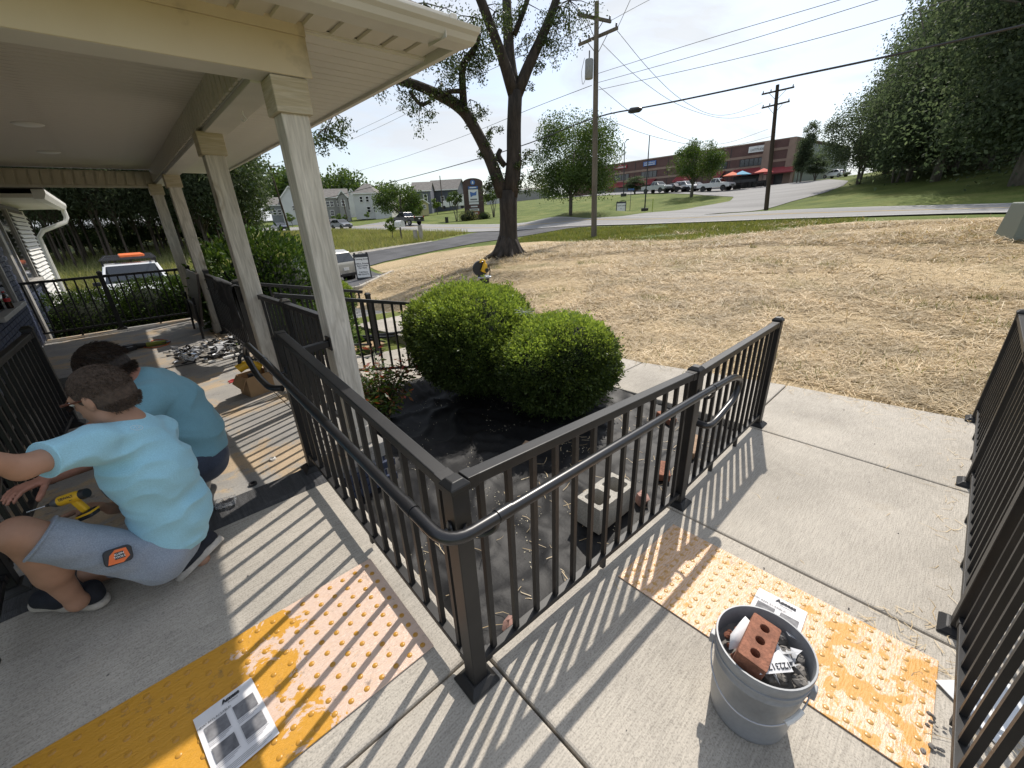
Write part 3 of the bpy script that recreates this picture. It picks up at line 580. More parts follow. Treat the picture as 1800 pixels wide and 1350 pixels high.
# railings of the porch walk, sloping away from the porch
RW = thing('sloping_railing', 'near one of two thin black railings sloping down from the porch, left of the boxwoods', 'railing', (.45, 3.62, .15))
span(RW, (.42, 3.62, .215), (1.98, 3.62, -.135), ht=.925, hb=.075, pitch=.118, feet=2, tw=.04); post(RW, 2.02, 3.62, -.19, h=.95)
RW2 = thing('sloping_railing', 'far one of two thin black railings sloping down from the porch, against the laurel', 'railing', (.45, 5.15, .15))
span(RW2, (.45, 5.15, .20), (2.0, 5.15, -.14), ht=.925, hb=.075, pitch=.118, feet=2, tw=.04); post(RW2, 2.04, 5.15, -.2, h=.95); post(RW2, .45, 5.15, FZ, h=.98)
# ---------------------------------------------------------------- things on and beside the walks
from mathutils.geometry import tessellate_polygon
def circ(cx, cy, r, n=16): return [(cx+r*math.cos(2*math.pi*k/n), cy+r*math.sin(2*math.pi*k/n)) for k in range(n)]
def rrect(cx, cy, w_, h_, r, n=4):
    o = []
    for sx, sy, a0 in ((1,1,0), (-1,1,90), (-1,-1,180), (1,-1,270)):
        for k in range(n+1):
            a = R(a0+90*k/n); o.append((cx+sx*(w_/2-r)+r*math.cos(a), cy+sy*(h_/2-r)+r*math.sin(a)))
    return o
def holed(outer, holes, z0, z1, M):
    loops = [outer]+[h[::-1] for h in holes]; flat = [p for l_ in loops for p in l_]; n = len(flat)
    tri = tessellate_polygon([[Vector((x, y, 0)) for x, y in l_] for l_ in loops]); V = [Vector((x, y, z0)) for x, y in flat]+[Vector((x, y, z1)) for x, y in flat]; F = []
    for t in tri:
        a, b, c = t; ar = (flat[b][0]-flat[a][0])*(flat[c][1]-flat[a][1])-(flat[b][1]-flat[a][1])*(flat[c][0]-flat[a][0])
        if ar < 0: a, c = c, a
        F.append((n+a, n+b, n+c)); F.append((c, b, a))
    s = 0
    for l_ in loops:
        k = len(l_)
        for i in range(k): F.append((s+i, s+(i+1) % k, n+s+(i+1) % k, n+s+i))
        s += k
    return MB().add([M@v for v in V], F)
def TM(loc, eul=(0, 0, 0), sc=1): 
    from mathutils import Euler
    return Matrix.Translation(Vector(loc))@Euler(eul).to_matrix().to_4x4()@Matrix.Scale(sc, 4)
# --- tactile warning mats
def matmat(name, orange, film, cx, k, thr, ax=0, stk=.5):
    m, n, l, b, o = _new(name); t = n.new('ShaderNodeTexCoord'); sx = n.new('ShaderNodeSeparateXYZ'); l.new(t.outputs['Object'], sx.inputs[0])
    z = _tex(n, l, 'Noise', 5.6, 8, rough=.66, dist=.5); mth = n.new('ShaderNodeMath'); mth.operation = 'MULTIPLY_ADD'; mth.inputs[1].default_value = k; mth.inputs[2].default_value = -cx*k
    l.new(sx.outputs[ax], mth.inputs[0]); ad = n.new('ShaderNodeMath'); ad.operation = 'ADD'; l.new(mth.outputs[0], ad.inputs[0]); l.new(z.outputs['Fac'], ad.inputs[1])
    msk = _ramp(n, l, ad.outputs[0], [(thr, g3(0)), (thr+.018, g3(1))]); f2 = _tex(n, l, 'Noise', 30, 4, (1, 5, 1), .6, (0, 0, R(25)))
    fc = _mix(n, l, _ramp(n, l, f2.outputs['Fac'], [(.48, g3(0)), (.62, g3(stk))]).outputs[0], film, orange)
    c = _mix(n, l, msk.outputs[0], orange, fc); d = _tex(n, l, 'Noise', 15, 8, rough=.75); c = _mix(n, l, _ramp(n, l, d.outputs['Fac'], [(.58, g3(0)), (.70, g3(.65))]).outputs[0], c, (.10,.085,.07)); l.new(c, b.inputs['Base Color'])
    rr = _ramp(n, l, msk.outputs[0], [(0, g3(.5)), (1, g3(.22))]); l.new(rr.outputs[0], b.inputs['Roughness'])
    ck = _tex(n, l, 'Checker', 62, rot=(0, 0, R(45)))
    wv = _tex(n, l, 'Noise', 26, 4, (1, 4.5, 1), .6, (0, 0, R(25 if ax == 0 else 20))); hm = _mix(n, l, .12, wv.outputs['Fac'], ck.outputs['Fac']); _bump(n, l, b, hm, .5, .012); return m
M_tac1 = matmat('tactile_orange_left', (.58,.285,.026), (.67,.50,.40), .18, .60, .455, 0, .12); M_tac2 = matmat('tactile_orange_right', (.60,.31,.075), (.68,.48,.34), -.1, .12, .425, 1, .8)
M_dome1 = pm('dome_orange', (.50,.25,.035), .3, var=.3, scale=9); M_dome2 = pm('dome_amber', (.54,.31,.10), .3, var=.25, scale=9)
DOME = MB().lathe([(0.0, .0040), (.0060, .0038), (.0095, .0022), (.0115, 0)][::-1], 14); 
def mat(name, label, x0, x1, y0, y1, zf, mt, dm, nx, ny):
    t = thing(name, label, 'warning mat', ((x0+x1)/2, (y0+y1)/2, zf((x0+x1)/2, (y0+y1)/2)), None)
    c = [(x0, y0), (x1, y0), (x1, y1), (x0, y1)]; mb = MB(); V = [(x, y, zf(x, y)+.001) for x, y in c]+[(x, y, zf(x, y)+.006) for x, y in c]
    mb.add(V, [(4,5,6,7),(0,1,5,4),(1,2,6,5),(2,3,7,6),(3,0,4,7)]); mb.build('plate', mt, t, bevel=.002); me = DOME.mesh('dome', dm, smooth=True)
    ea = math.atan2(zf(x1, y0)-zf(x0, y0), x1-x0); eb = math.atan2(zf(x0, y1)-zf(x0, y0), y1-y0)
    for i in range(nx):
        for j in range(ny):
            x = x0+.035+(x1-x0-.07)*i/(nx-1); y = y0+.035+(y1-y0-.07)*j/(ny-1); inst('dome', me, t, (x, y, zf(x, y)+.0058), (eb, -ea, 0))
    return t
z1 = lambda x, y: RB*(y-.12)+.001
z2 = lambda x, y: RA*(x-.12)+.001
mat('tactile_mat', 'orange dimpled warning mat, left of the corner post below the kneeling man', -1.30, -.022, .262, .868, z1, M_tac1, M_dome1, 20, 10)
mat('tactile_mat', 'amber dimpled warning mat under torn film, behind the grey bucket', .905, 1.512, -1.235, -.055, z2, M_tac2, M_dome2, 10, 19)
M_paper = pm('white_paper', (.72,.71,.72), .7, var=.06, scale=10); M_ink = pm('black_ink', (.03,.03,.035), .8); M_photo = pm('printed_photo', (.10,.10,.11), .7, var=.7, scale=30, col2=(.22,.22,.23)); M_grey_ink = pm('grey_ink', (.30,.30,.32), .8)
def sheet_paper(label, A, B, Cc, D, name='instruction_sheet'):
    """A,B,Cc,D: top-left, top-right, bottom-right, bottom-left of the printed page (3D)"""
    A, B, Cc, D = map(Vector, (A, B, Cc, D)); n = (B-A).cross(D-A).normalized(); n = n if n.z > 0 else -n; t = thing(name, label, 'paper', (A+B+Cc+D)/4)
    def P(u, v, h=.0): return A+(B-A)*u+(D-A)*v+n*h
    G = 6; V = [P(i/G, j/G, .0062+.002*math.sin(i*1.7+j)*math.sin(j*2.1)**2) for j in range(G+1) for i in range(G+1)]; mb = MB(); mb.add(V, [(j*(G+1)+i, j*(G+1)+i+1, (j+1)*(G+1)+i+1, (j+1)*(G+1)+i) for j in range(G) for i in range(G)]); mb.build('page', M_paper, t, smooth=True)
    ww = (B-A).length; hh = (D-A).length; xd = B-A; yd = A-D
    for u in (.27, .74):
        for v in (.34, .66):
            if u > .5 and False: continue
            mb = MB(); mb.quad(P(u-.18, v-.105, .0095), P(u-.18, v+.105, .0095), P(u+.18, v+.105, .0095), P(u+.18, v-.105, .0095)); mb.build('printed_picture', M_photo, t)
            mb = MB()
            for k in range(3): vv = v+.125+k*.022; mb.quad(P(u-.19, vv, .0095), P(u-.19, vv+.006, .0095), P(u+.19-.06*k, vv+.006, .0095), P(u+.19-.06*k, vv, .0095))
            mb.build('printed_lines', M_grey_ink, t, kind='stuff')
    text_on('heading', 'Access', hh*.075, M_ink, t, P(.60, .07, .0096), xd, yd, bold=.0015); text_on('heading', 'NEW! REPLACEABLE!', hh*.042, M_ink, t, P(.28, .195, .0096), xd, yd)
    text_on('heading', 'Products', hh*.034, M_ink, t, P(.62, .125, .0096), xd, yd)
    mb = MB()
    for k in range(4): vv = .90+k*.022; mb.quad(P(.08, vv, .0095), P(.08, vv+.006, .0095), P(.9-.1*(k % 2), vv+.006, .0095), P(.9-.1*(k % 2), vv, .0095))
    mb.build('printed_lines', M_grey_ink, t, kind='stuff'); return t
def onm(px, py, zf):
    p = atz(px, py, .05)
    for _ in range(8): p = atz(px, py, zf(p.x, p.y)+.008)
    return p
a, b_, c_ = onm(340, 1267, z1), onm(442, 1192, z1), onm(492, 1290, z1); sheet_paper('printed instruction sheet with four pictures lying on the left orange mat', a, b_, c_, c_+(a-b_))
a, b_, c_ = onm(1318, 1066, z2), onm(1334, 1034, z2), onm(1419, 1078, z2); sheet_paper('printed sheet lying on the right mat, half hidden by the bucket', b_, c_, c_+(a-b_)*2.6, b_+(a-b_)*2.6)
# --- the bucket
bc = Vector((.722, -.748, z2(.722, 0)-.001)); M_buck = pm('grey_plastic', (.30,.315,.335), .42, scale=6, col2=(.22,.225,.235), lo=.48, hi=.78, bump=.03, spec=.45, grit=.12, gscale=70); M_wire = pm('galvanised_wire', (.45,.46,.48), .35, metal=.8)
B = thing('bucket', 'grey plastic bucket full of rubble standing on the walk', 'bucket', bc)
pr = [(0, .004), (.118, .004), (.126, .012), (.129, .03), (.1445, .262), (.147, .264), (.147, .272), (.1455, .274), (.1463, .294), (.151, .296), (.151, .305), (.1475, .307), (.1482, .330), (.1535, .332), (.1545, .352), (.1530, .358), (.1475, .358), (.1455, .350), (.1450, .30), (.128, .06), (0, .055)]
MB().lathe(pr, 56, bc).build('pail', M_buck, B, smooth=True, angle=50)
dv = Vector((CAMP.x-bc.x, CAMP.y-bc.y, 0)).normalized(); sd = Vector((-dv.y, dv.x, 0))
e1, e2 = bc+sd*.152+Vector((0, 0, .262)), bc-sd*.152+Vector((0, 0, .262))
for e in (e1, e2): mb = MB(); mb.box(e, (.03, .03, .045), Matrix.Rotation(math.atan2(sd.y, sd.x), 3, 'Z')); mb.build('handle_ear', M_buck, B, bevel=.004)
P_ = [e1+(e2-e1)*(.5-.5*math.cos(math.pi*k/24))+(dv*.085+Vector((0, 0, -.075)))*math.sin(math.pi*k/24) for k in range(25)]
P_ = [p+dv*(.088*math.sin(math.pi*k/24)) for k, p in enumerate(P_)]
hw = MB(); hw.tube(P_, .0027, 6); hw = hw.build('handle', M_wire, B, smooth=True); MB().tube(P_[3:7], .009, 8).build('grip', M_white, hw, smooth=True)
M_rub = pm('rubble', (.13,.125,.12), .9, var=.4, scale=18, col2=(.24,.22,.20)); M_redrub = pm('red_rubble', (.22,.085,.05), .9, var=.4, scale=20); M_plast = pm('clear_plastic', (.55,.56,.58), .12, spec=.8)
rg = random.Random(4)
def rock(mb, c, r, sq=.7):
    ph = [rg.uniform(.7, 1.2) for _ in range(60)]; k0 = len(mb.v); mb.ball(c, r, 7, 5, (1, rg.uniform(.6, 1), sq), Matrix.Rotation(rg.uniform(0, 6), 3, 'Z'))
    for i in range(k0, len(mb.v)): mb.v[i] = Vector(c)+(mb.v[i]-Vector(c))*ph[i % 42]
mb = MB(); mb2 = MB(); mb3 = MB(); mb.lathe([(0, .282), (.144, .275)], 24, bc)
for k in range(75):
    a = rg.uniform(0, 6.28); r = .125*math.sqrt(rg.random()); p = bc+Vector((r*math.cos(a), r*math.sin(a), .280+rg.uniform(0, .03))); rock(mb2 if (p-bc).dot(sd) < -.065 else mb, p, rg.uniform(.008, .026))
for k in range(14):
    p = bc+sd*(.05)+dv*rg.uniform(-.06, .06)+Vector((rg.uniform(-.05, .05), rg.uniform(-.05, .05), .315+rg.uniform(0, .02))); q = [p+Vector((rg.uniform(-.04, .04), rg.uniform(-.04, .04), rg.uniform(-.01, .02))) for _ in range(4)]; mb3.quad(*q)
mb.build('rubble', M_rub, None, kind='stuff', label='grey broken mortar filling the bucket', cat='rubble'); mb2.build('rubble', M_redrub, None, kind='stuff', label='red brick crumbs at the left inside the bucket', cat='rubble'); mb3.build('plastic_scraps', M_plast, None, kind='stuff', label='crumpled clear plastic in the bucket beside the brick', cat='plastic')
M_brick = pm('red_clay_brick', (.30,.125,.075), .85, var=.35, scale=16, bump=.4, bscale=70, grit=.35, gscale=120)
xa = (Vector((1376, 1098, 0))-Vector((1300, 1190, 0)))
pa, pb = atz(1306, 1142, .345), atz(1333, 1078, .345); ax_ = (pb-pa).normalized(); ay_ = Vector((0, 0, 1)).cross(ax_)*-1
Mb = Matrix(((ax_.x, ay_.x, 0, 0), (ax_.y, ay_.y, 0, 0), (0, 0, -1, 0), (0, 0, 0, 1)))@Matrix.Rotation(R(10), 4, 'X')
cb_ = atz(1335, 1128, .340); Mb = Matrix.Translation(cb_)@Mb
holed(rrect(0, 0, .195, .092, .006, 2), [circ(-.058, 0, .0155), circ(0, 0, .0155), circ(.058, 0, .0155)], -.008, .050, Mb).build('brick', M_brick, bevel=.002, label='red brick with three holes lying on top of the bucket', cat='brick')
def scrap(label, pts, name='paper_scrap'):
    mb = MB(); c = sum((Vector(p) for p in pts), Vector())/len(pts); V = [c+Vector((0, 0, .004))]+[Vector(p) for p in pts]; n = len(pts); mb.add(V, [(0, 1+i, 1+(i+1) % n) for i in range(n)]); o = mb.build(name, M_paper, None, smooth=True, angle=180); md = o.modifiers.new('s', 'SOLIDIFY'); md.thickness = .0006; return tag(o, label, 'paper')
scrap('crumpled white paper sticking up behind the brick in the bucket', [atz(1284, 1115, .315), atz(1281, 1142, .305), atz(1300, 1139, .305), atz(1325, 1098, .33), atz(1310, 1083, .345), atz(1300, 1094, .335)])
lbl = thing('paper_label', 'white ticket printed with numbers in front of the brick in the bucket', 'paper', atz(1365, 1172, .325))
pp = [atz(1335, 1186, .322), atz(1395, 1181, .322), atz(1384, 1160, .330), atz(1368, 1142, .338), atz(1350, 1158, .334)]
mb = MB(); mb.add(pp, [(0, 1, 2, 3, 4)]); mb.build('page', M_paper, lbl); xd = (pp[0]-pp[1]); yd = pp[1]-pp[2]
text_on('print', '1223175', .026, M_ink, lbl, (pp[0]+pp[1]+pp[2]+pp[4])/4+Vector((0, 0, .002)), xd, yd, bold=.0004); text_on('print', 'MISC', .012, M_ink, lbl, pp[1]*.8+pp[0]*.2+(pp[2]-pp[1])*.30+Vector((0, 0, .002)), xd, yd)
# --- planting bed: landscape fabric and the things on it
def bedz(x, y):
    v = Vector((x*1.1, y*1.1, 0)); z = -.225+.03*mnoise.noise(v*1.2)
    a = mnoise.noise(Vector((x*2.2+y*.8, y*2.6-x*1.2, 3))); z += .026*max(0, 1-abs(a)*3.6)**2
    b = mnoise.noise(Vector((x*5+1.5*y, y*2.1-x, 7))); z += .016*max(0, 1-abs(b)*5)**2
    z += .004*mnoise.noise(Vector((x*11, y*7, 1)))
    if y < .35: z = max(z, -.205-.1*(y-.1)) if z > -.2 else z
    if x > 2.9: z += .06*min(1, (x-2.9)/.2)
    if y > 3.0: z += .12*min(1, (y-3.0)/.4)
    return z
M_fab = pm('black_landscape_fabric', (.010,.010,.011), .58, var=.3, scale=8, spec=.32, bump=.15, bscale=60)
nX, nY = 92, 104; xs = np.linspace(.128, 3.165, nX); ys = np.linspace(.128, 3.395, nY); V = [(x, y, bedz(x, y)) for y in ys for x in xs]; i = np.arange(nX*nY).reshape(nY, nX)
F = np.stack([i[:-1, :-1], i[:-1, 1:], i[1:, 1:], i[1:, :-1]], -1).reshape(-1, 4); npobj('landscape_fabric', V, F, M_fab, None, True, (1.6, 1.7, -.22), label='wrinkled black landscape fabric covering the planting bed', cat='ground cover', kind=None)
# the scattered petals and straw bits on it
rs = np.random.default_rng(3); P = []
for k in range(46):
    cx, cy = rs.uniform(.4, 2.9), rs.uniform(.3, 3.0); n = rs.integers(4, 40); ph = rs.uniform(0, 6.3); u = rs.normal(size=n)*.18
    P.append(np.stack([cx+u*math.cos(ph)+rs.normal(size=n)*.03, cy+u*math.sin(ph)+rs.normal(size=n)*.03], -1))
P = np.concatenate(P); P = P[(P[:, 0] > .2) & (P[:, 0] < 3.1) & (P[:, 1] > .2) & (P[:, 1] < 3.3)]; P = np.array([(x, y, bedz(x, y)+.004) for x, y in P])
V, F = leaves(P, .010, .7, np.array([[1, 0, .1]]), .2, 0, rs); V[:, 2] = np.maximum(V[:, 2], np.repeat(P[:, 2], 4)-.002); npobj('fallen_petals', V, F, pm('petal', (.62,.56,.42), .8), kind='stuff', label='pale petals and crumbs scattered over the black fabric', cat='litter')
def strawpieces(P, ln, wd, rng, zf=0.25, sd=.5):
    n = len(P); a = rng.random(n)*2*np.pi; t = np.stack([np.cos(a), np.sin(a), rng.normal(size=n)*zf], 1); L_ = ln*(.4+rng.random(n)*1.1); t2 = t+rng.normal(size=(n, 3))*sd*np.array([1, 1, .35]); t2 = unit(t2)
    s = np.cross(t, [0, 0, 1]); s = unit(s)*wd; L_ = L_[:, None]; m_ = P+t*L_*.5; e = m_+t2*L_*.5
    V = np.stack([P-s*.5, P+s*.5, m_+s*.5, m_-s*.5, e+s*.3, e-s*.3], 1); V[:, :, 2] = np.maximum(V[:, :, 2], P[:, 2][:, None]-.004); V = V.reshape(-1, 3)
    k = np.arange(n)*6; F = np.concatenate([np.stack([k, k+1, k+2, k+3], 1), np.stack([k+3, k+2, k+4, k+5], 1)]); return V, F
M_strawp = leafmat('straw_stalk', [(.44,.32,.17), (.62,.48,.29), (.74,.60,.40), (.29,.21,.11), (.82,.70,.50)], .12, .6, 1.5)
n = 140; P = np.stack([rs.uniform(.2, 3.0, n), rs.uniform(.2, 1.2, n)], -1); P = np.array([(x, y, bedz(x, y)+.006) for x, y in P]); V, F = strawpieces(P, .09, .004, rs); npobj('straw_bits', V, F, M_strawp, kind='stuff', label='loose straw stalks on the black fabric', cat='straw')
# concrete block and loose bricks
M_cmu = pm('concrete_block', (.46,.435,.385), .95, var=.2, scale=8, bump=.5, bscale=80, grit=.35, gscale=110)
holed(rrect(0, 0, .395, .195, .006, 2), [rrect(-.095, 0, .135, .130, .02), rrect(.095, 0, .135, .130, .02)], 0, .195, TM((1.415, .378, -.2), (0, 0, R(-1)))).build('concrete_block', M_cmu, bevel=.003, label='hollow concrete block with two openings on the black fabric', cat='concrete block')
MB().box((0, 0, .03), (.19, .09, .06)).add([], []).build('x', M_brick).name = 'brick'; bo = bpy.data.objects['brick.001'] if 'brick.001' in bpy.data.objects else None
def loose(label, loc, d, rz, m_, cat='brick', name='brick', tilt=0):
    return MB().box((0, 0, d[2]/2), d).mesh(name, m_), loc, rz, label, cat, name, tilt
for o in list(bpy.data.objects):
    if o.parent is None and o.type == 'MESH' and o.name.startswith('brick') and 'label' not in o: bpy.data.objects.remove(o)
M_tanbr = pm('tan_brick', (.42,.28,.18), .85, var=.25, scale=14, grit=.3); M_pinkst = pm('pink_stone', (.34,.20,.17), .85, var=.4, scale=12, bump=.5)
for label, loc, d, rz, m_ in (('tan topped brick on the fabric just left of the middle railing post', (2.13, .34, -.215), (.19, .09, .06), 35, M_brick), ('longer tan block on the fabric behind the handrail loop', (2.62, .33, -.21), (.30, .09, .07), 12, M_tanbr), ('small brick on the fabric by the far end of the bed', (2.95, .75, -.20), (.19, .09, .06), 70, M_brick), ('half brick under the front of the near boxwood', (1.62, 1.35, -.20), (.12, .09, .06), 20, M_tanbr)):
    me = MB().box((0, 0, d[2]/2), d).mesh('brick', m_); o = inst('brick', me, None, loc, (R(3), R(-4), R(rz))); o.modifiers.new('b', 'BEVEL').width = .004; tag(o, label, 'brick')
for label, loc, r in (('pinkish broken stone behind the concrete block', (1.70, .27, -.18), .075), ('reddish stone behind the corner post at the bed edge', (.36, .20, -.16), .06)):
    mb = MB(); rock(mb, loc, r, .8); mb.build('stone', M_pinkst, None, smooth=True, label=label, cat='stone')
# folded fabric on the far walk
mb = MB(); rr_ = random.Random(9)
for k in range(7):
    p0 = Vector((1.95, 6.35+.05*k, float(-.28+.012*k))); p1 = Vector((3.25-.12*k, 6.25-.06*k, -.27+.02*(k % 3))); mb.tube([p0, (p0+p1)/2+Vector((0, rr_.uniform(-.05, .05), .02)), p1], [.05, .04, .012], 6)
mb.build('fabric_roll', M_fab, None, smooth=True, label='heap of folded black fabric lying across the far walk', cat='fabric')
mb = MB(); mb.b2((1.9, 5.75, -.275), (2.45, 6.1, -.255)); mb.build('cardboard_sheet', pm('cardboard', (.40,.26,.14), .8, var=.15), None, label='flat cardboard sheet beside the folded black fabric', cat='cardboard')
# bent white sheet metal under the right railing
pts = [atz(x, y, z) for x, y, z in ((1644, 1195, -.070), (1752, 1195, -.070), (1780, 1204, -.068), (1822, 1243, -.066), (1756, 1312, -.068))]
mb = MB(); mb.add([p-Vector((0, 0, .004)) for p in pts]+pts, [(4, 3, 2, 1, 0), (5, 6, 7, 8, 9)]+[(i, (i+1) % 5, 5+(i+1) % 5, 5+i) for i in range(5)]); mb.bar(pts[1]*.75+pts[4]*.25, pts[4]*.8+pts[1]*.2, .03, .03); mb.build('sheet_metal', pm('white_sheet_metal', (.70,.72,.74), .25, var=.1, scale=6), None, label='bent white metal sheet poking out under the right railing', cat='metal sheet')
# straw litter, twigs and bits of concrete on the walks
def wz(x, y): return np.where(x > .125, np.maximum(RA*(x-.125), -.107), np.where(y > .13, RB*(y-.13), 0.))
P = np.concatenate([np.stack([rs.uniform(.9, 4.5, 70), -1.25+np.abs(rs.normal(size=70))*.06], -1), np.stack([rs.uniform(.5, 4.3, 24), rs.uniform(-1.2, 0, 24)], -1), np.stack([rs.uniform(1.45, 1.75, 45), rs.uniform(-1.27, -1.0, 45)], -1), np.stack([4.4+rs.normal(size=150)*.12, rs.uniform(-1.2, .1, 150)], -1), np.stack([rs.uniform(.8, 1.6, 90), rs.uniform(-1.5, -1.3, 90)], -1)])
P = np.column_stack([P, wz(P[:, 0], P[:, 1])+.006]); V, F = strawpieces(P, .075, .0028, rs, .06); npobj('straw_bits', V, F, M_strawp, kind='stuff', label='loose straw stalks blown onto the walk', cat='straw')
mb = MB()
for k in range(16): p = Vector((rg.uniform(.93, 1.2), -1.245+rg.uniform(-.02, .03), 0)); p.z = z2(p.x, 0)+.009; rock(mb, p, rg.uniform(.004, .013), .6)
for k in range(60):
    p = Vector((rg.uniform(-1.2, 4.2), rg.uniform(-1.1, 1.5), 0))
    if -.05 < p.y < .2 and p.x > 0 or (p.x > .1 and p.y > 0): continue
    p.z = float(wz(np.array(p.x), np.array(p.y)))+.003; rock(mb, p, rg.uniform(.002, .006), .6)
mb.build('concrete_crumbs', M_rub, None, kind='stuff', label='crumbs of broken concrete by the mat corner and on the walk', cat='rubble')
# threshold strip
mb = MB(); mb.add([(-1.5, 1.63, .150), (.095, 1.63, .150), (.095, 1.66, .166), (-1.5, 1.66, .166), (-1.5, 1.85, .184), (.095, 1.85, .184), (-1.5, 1.85, .12), (.095, 1.85, .12), (-1.5, 1.63, .08), (.095, 1.63, .08)], [(0, 1, 2, 3), (3, 2, 5, 4), (4, 5, 7, 6), (8, 9, 1, 0), (0, 3, 4, 6, 8), (1, 9, 7, 5, 2)]); mb.build('threshold_strip', pm('dark_ribbed_rubber', (.075,.075,.078), .85, var=.3, scale=5, bump=.6, bscale=30, sc=(14, 1, 1), grit=.4, gscale=60), None, label='dark ribbed strip where the ramp meets the porch floor', cat='threshold')

# ---------------------------------------------------------------- tools and clutter on the porch
def onf(px, py, dz=0): return atz(px, py, FZ+dz)
M_card = pm('cardboard_box', (.36,.23,.12), .8, var=.15, scale=6); M_yel = pm('yellow_plastic', (.72,.42,.02), .4, var=.08); M_bpl = pm('black_plastic', (.02,.02,.022), .45); M_stl = pm('bright_steel', (.55,.56,.58), .25, metal=.9); M_red = pm('red_grip', (.45,.02,.025), .4); M_ora = pm('orange_plastic', (.78,.16,.03), .45)
bx = thing('cardboard_box', 'open cardboard box beside the second pillar with a yellow tool on it', 'box', (.13, 3.60, FZ)); rot = Matrix.Rotation(R(12), 3, 'Z'); c0 = Vector((.12, 3.72, FZ))
BS = .72
for nm, c, d in (('side', (0, -.15, .14), (.34, .006, .28)), ('side', (0, .15, .14), (.34, .006, .28)), ('end', (-.17, 0, .14), (.006, .30, .28)), ('end', (.17, 0, .14), (.006, .30, .28)), ('base', (0, 0, .006), (.33, .29, .006))): mb = MB(); mb.box(c0+rot@(Vector(c)*BS), (d[0]*BS, d[1]*BS, d[2]*BS), rot); mb.build(nm, M_card, bx)
mb = MB(); p = [c0+rot@(Vector(q)*BS) for q in ((-.17, -.15, .28), (-.17, .15, .28), (-.25, .15, .17), (-.25, -.15, .13))]; mb.quad(*p); fo = mb.build('flap', M_card, bx); fo.modifiers.new('s', 'SOLIDIFY').thickness = .004
td = thing('cordless_tool', 'yellow and black cordless tool standing in the cardboard box', 'power tool', (.09, 3.74, FZ+.15)); c = Vector((.09, 3.74, FZ+.235))
mb = MB(); mb.tube(smooth_path([c+Vector((-.09, 0, .03)), c+Vector((-.03, 0, .06)), c+Vector((.05, 0, .05)), c+Vector((.10, 0, .0))], .04), [.035]*0 or .042, 10); mb.build('motor_housing', M_yel, td, smooth=True); mb = MB(); mb.tube(smooth_path([c+Vector((-.06, 0, .06)), c+Vector((-.05, 0, .15)), c+Vector((.0, 0, .17)), c+Vector((.05, 0, .09))], .04), .018, 8); mb.build('handle', M_bpl, td, smooth=True); mb = MB(); mb.box(c+Vector((.02, 0, -.07)), (.09, .07, .06)); mb.build('battery', M_bpl, td, bevel=.006)
# pile of hardware in bags
rg = random.Random(21); dk = MB(); lt = MB(); pls = MB()
for k in range(150):
    t = rg.random(); p = Vector((-.34+.72*t+rg.uniform(-.10, .10), 5.85-.15*t+rg.uniform(-.45, .55), FZ+.012+rg.uniform(0, .07)*(1-abs(t-.55)))); a = rg.uniform(0, 6.28); L_ = rg.uniform(.03, .13); d = Vector((math.cos(a), math.sin(a), rg.uniform(-.15, .35)))
    b = dk if rg.random() < .62 else lt; ch = rg.random()
    if ch < .4: b.tube([p, p+d*L_*.5, p+d*L_], [rg.uniform(.006, .018)]*3, 7)
    elif ch < .7: b.box(p, (L_, .035, .012), Matrix.Rotation(a, 3, 'Z')@Matrix.Rotation(rg.uniform(-.5, .5), 3, 'X'))
    else: b.lathe([(.010, 0), (.024, 0), (.024, .014), (.010, .014), (.010, 0)], 10, p, Matrix.Rotation(rg.uniform(-1, 1), 3, 'X'))
for k in range(36):
    t = rg.random(); p = Vector((-.34+.72*t+rg.uniform(-.08, .08), 5.85+rg.uniform(-.45, .5), FZ+.04+rg.uniform(0, .05))); n = 5; V = [p+Vector((rg.uniform(-.09, .09), rg.uniform(-.09, .09), rg.uniform(-.03, .035))) for _ in range(4)]; pls.add(V, [(0, 1, 2), (0, 2, 3)])
dk.build('hardware_pile', M_pipe, None, kind='stuff', label='dark rail brackets piled on the porch floor', cat='hardware'); lt.build('hardware_pile', M_stl, None, kind='stuff', label='bright metal fittings mixed in the pile of brackets', cat='hardware'); pls.build('plastic_bags', M_plast, None, kind='stuff', label='torn clear bags on the pile of brackets', cat='plastic')
for lab, a, b, r in (('silver caulk tube lying at the near left of the bracket pile', (322, 634), (352, 626), .024), ('white caulk tube lying along the near right of the bracket pile', (392, 630), (424, 622), .022), ('small white packet lying in front of the bracket pile', (366, 637), (380, 634), .016)):
    p, q = onf(*a, r), onf(*b, r); t = thing('tube_package', lab, 'tube', (p+q)/2); mb = MB(); mb.tube([p, p*.12+q*.88], r, 10); mb.build('body', M_white, t, smooth=True); mb = MB(); mb.tube([p*.12+q*.88, q], [r*.6, r*.2], 8); mb.build('nozzle', M_bpl, t, smooth=True)
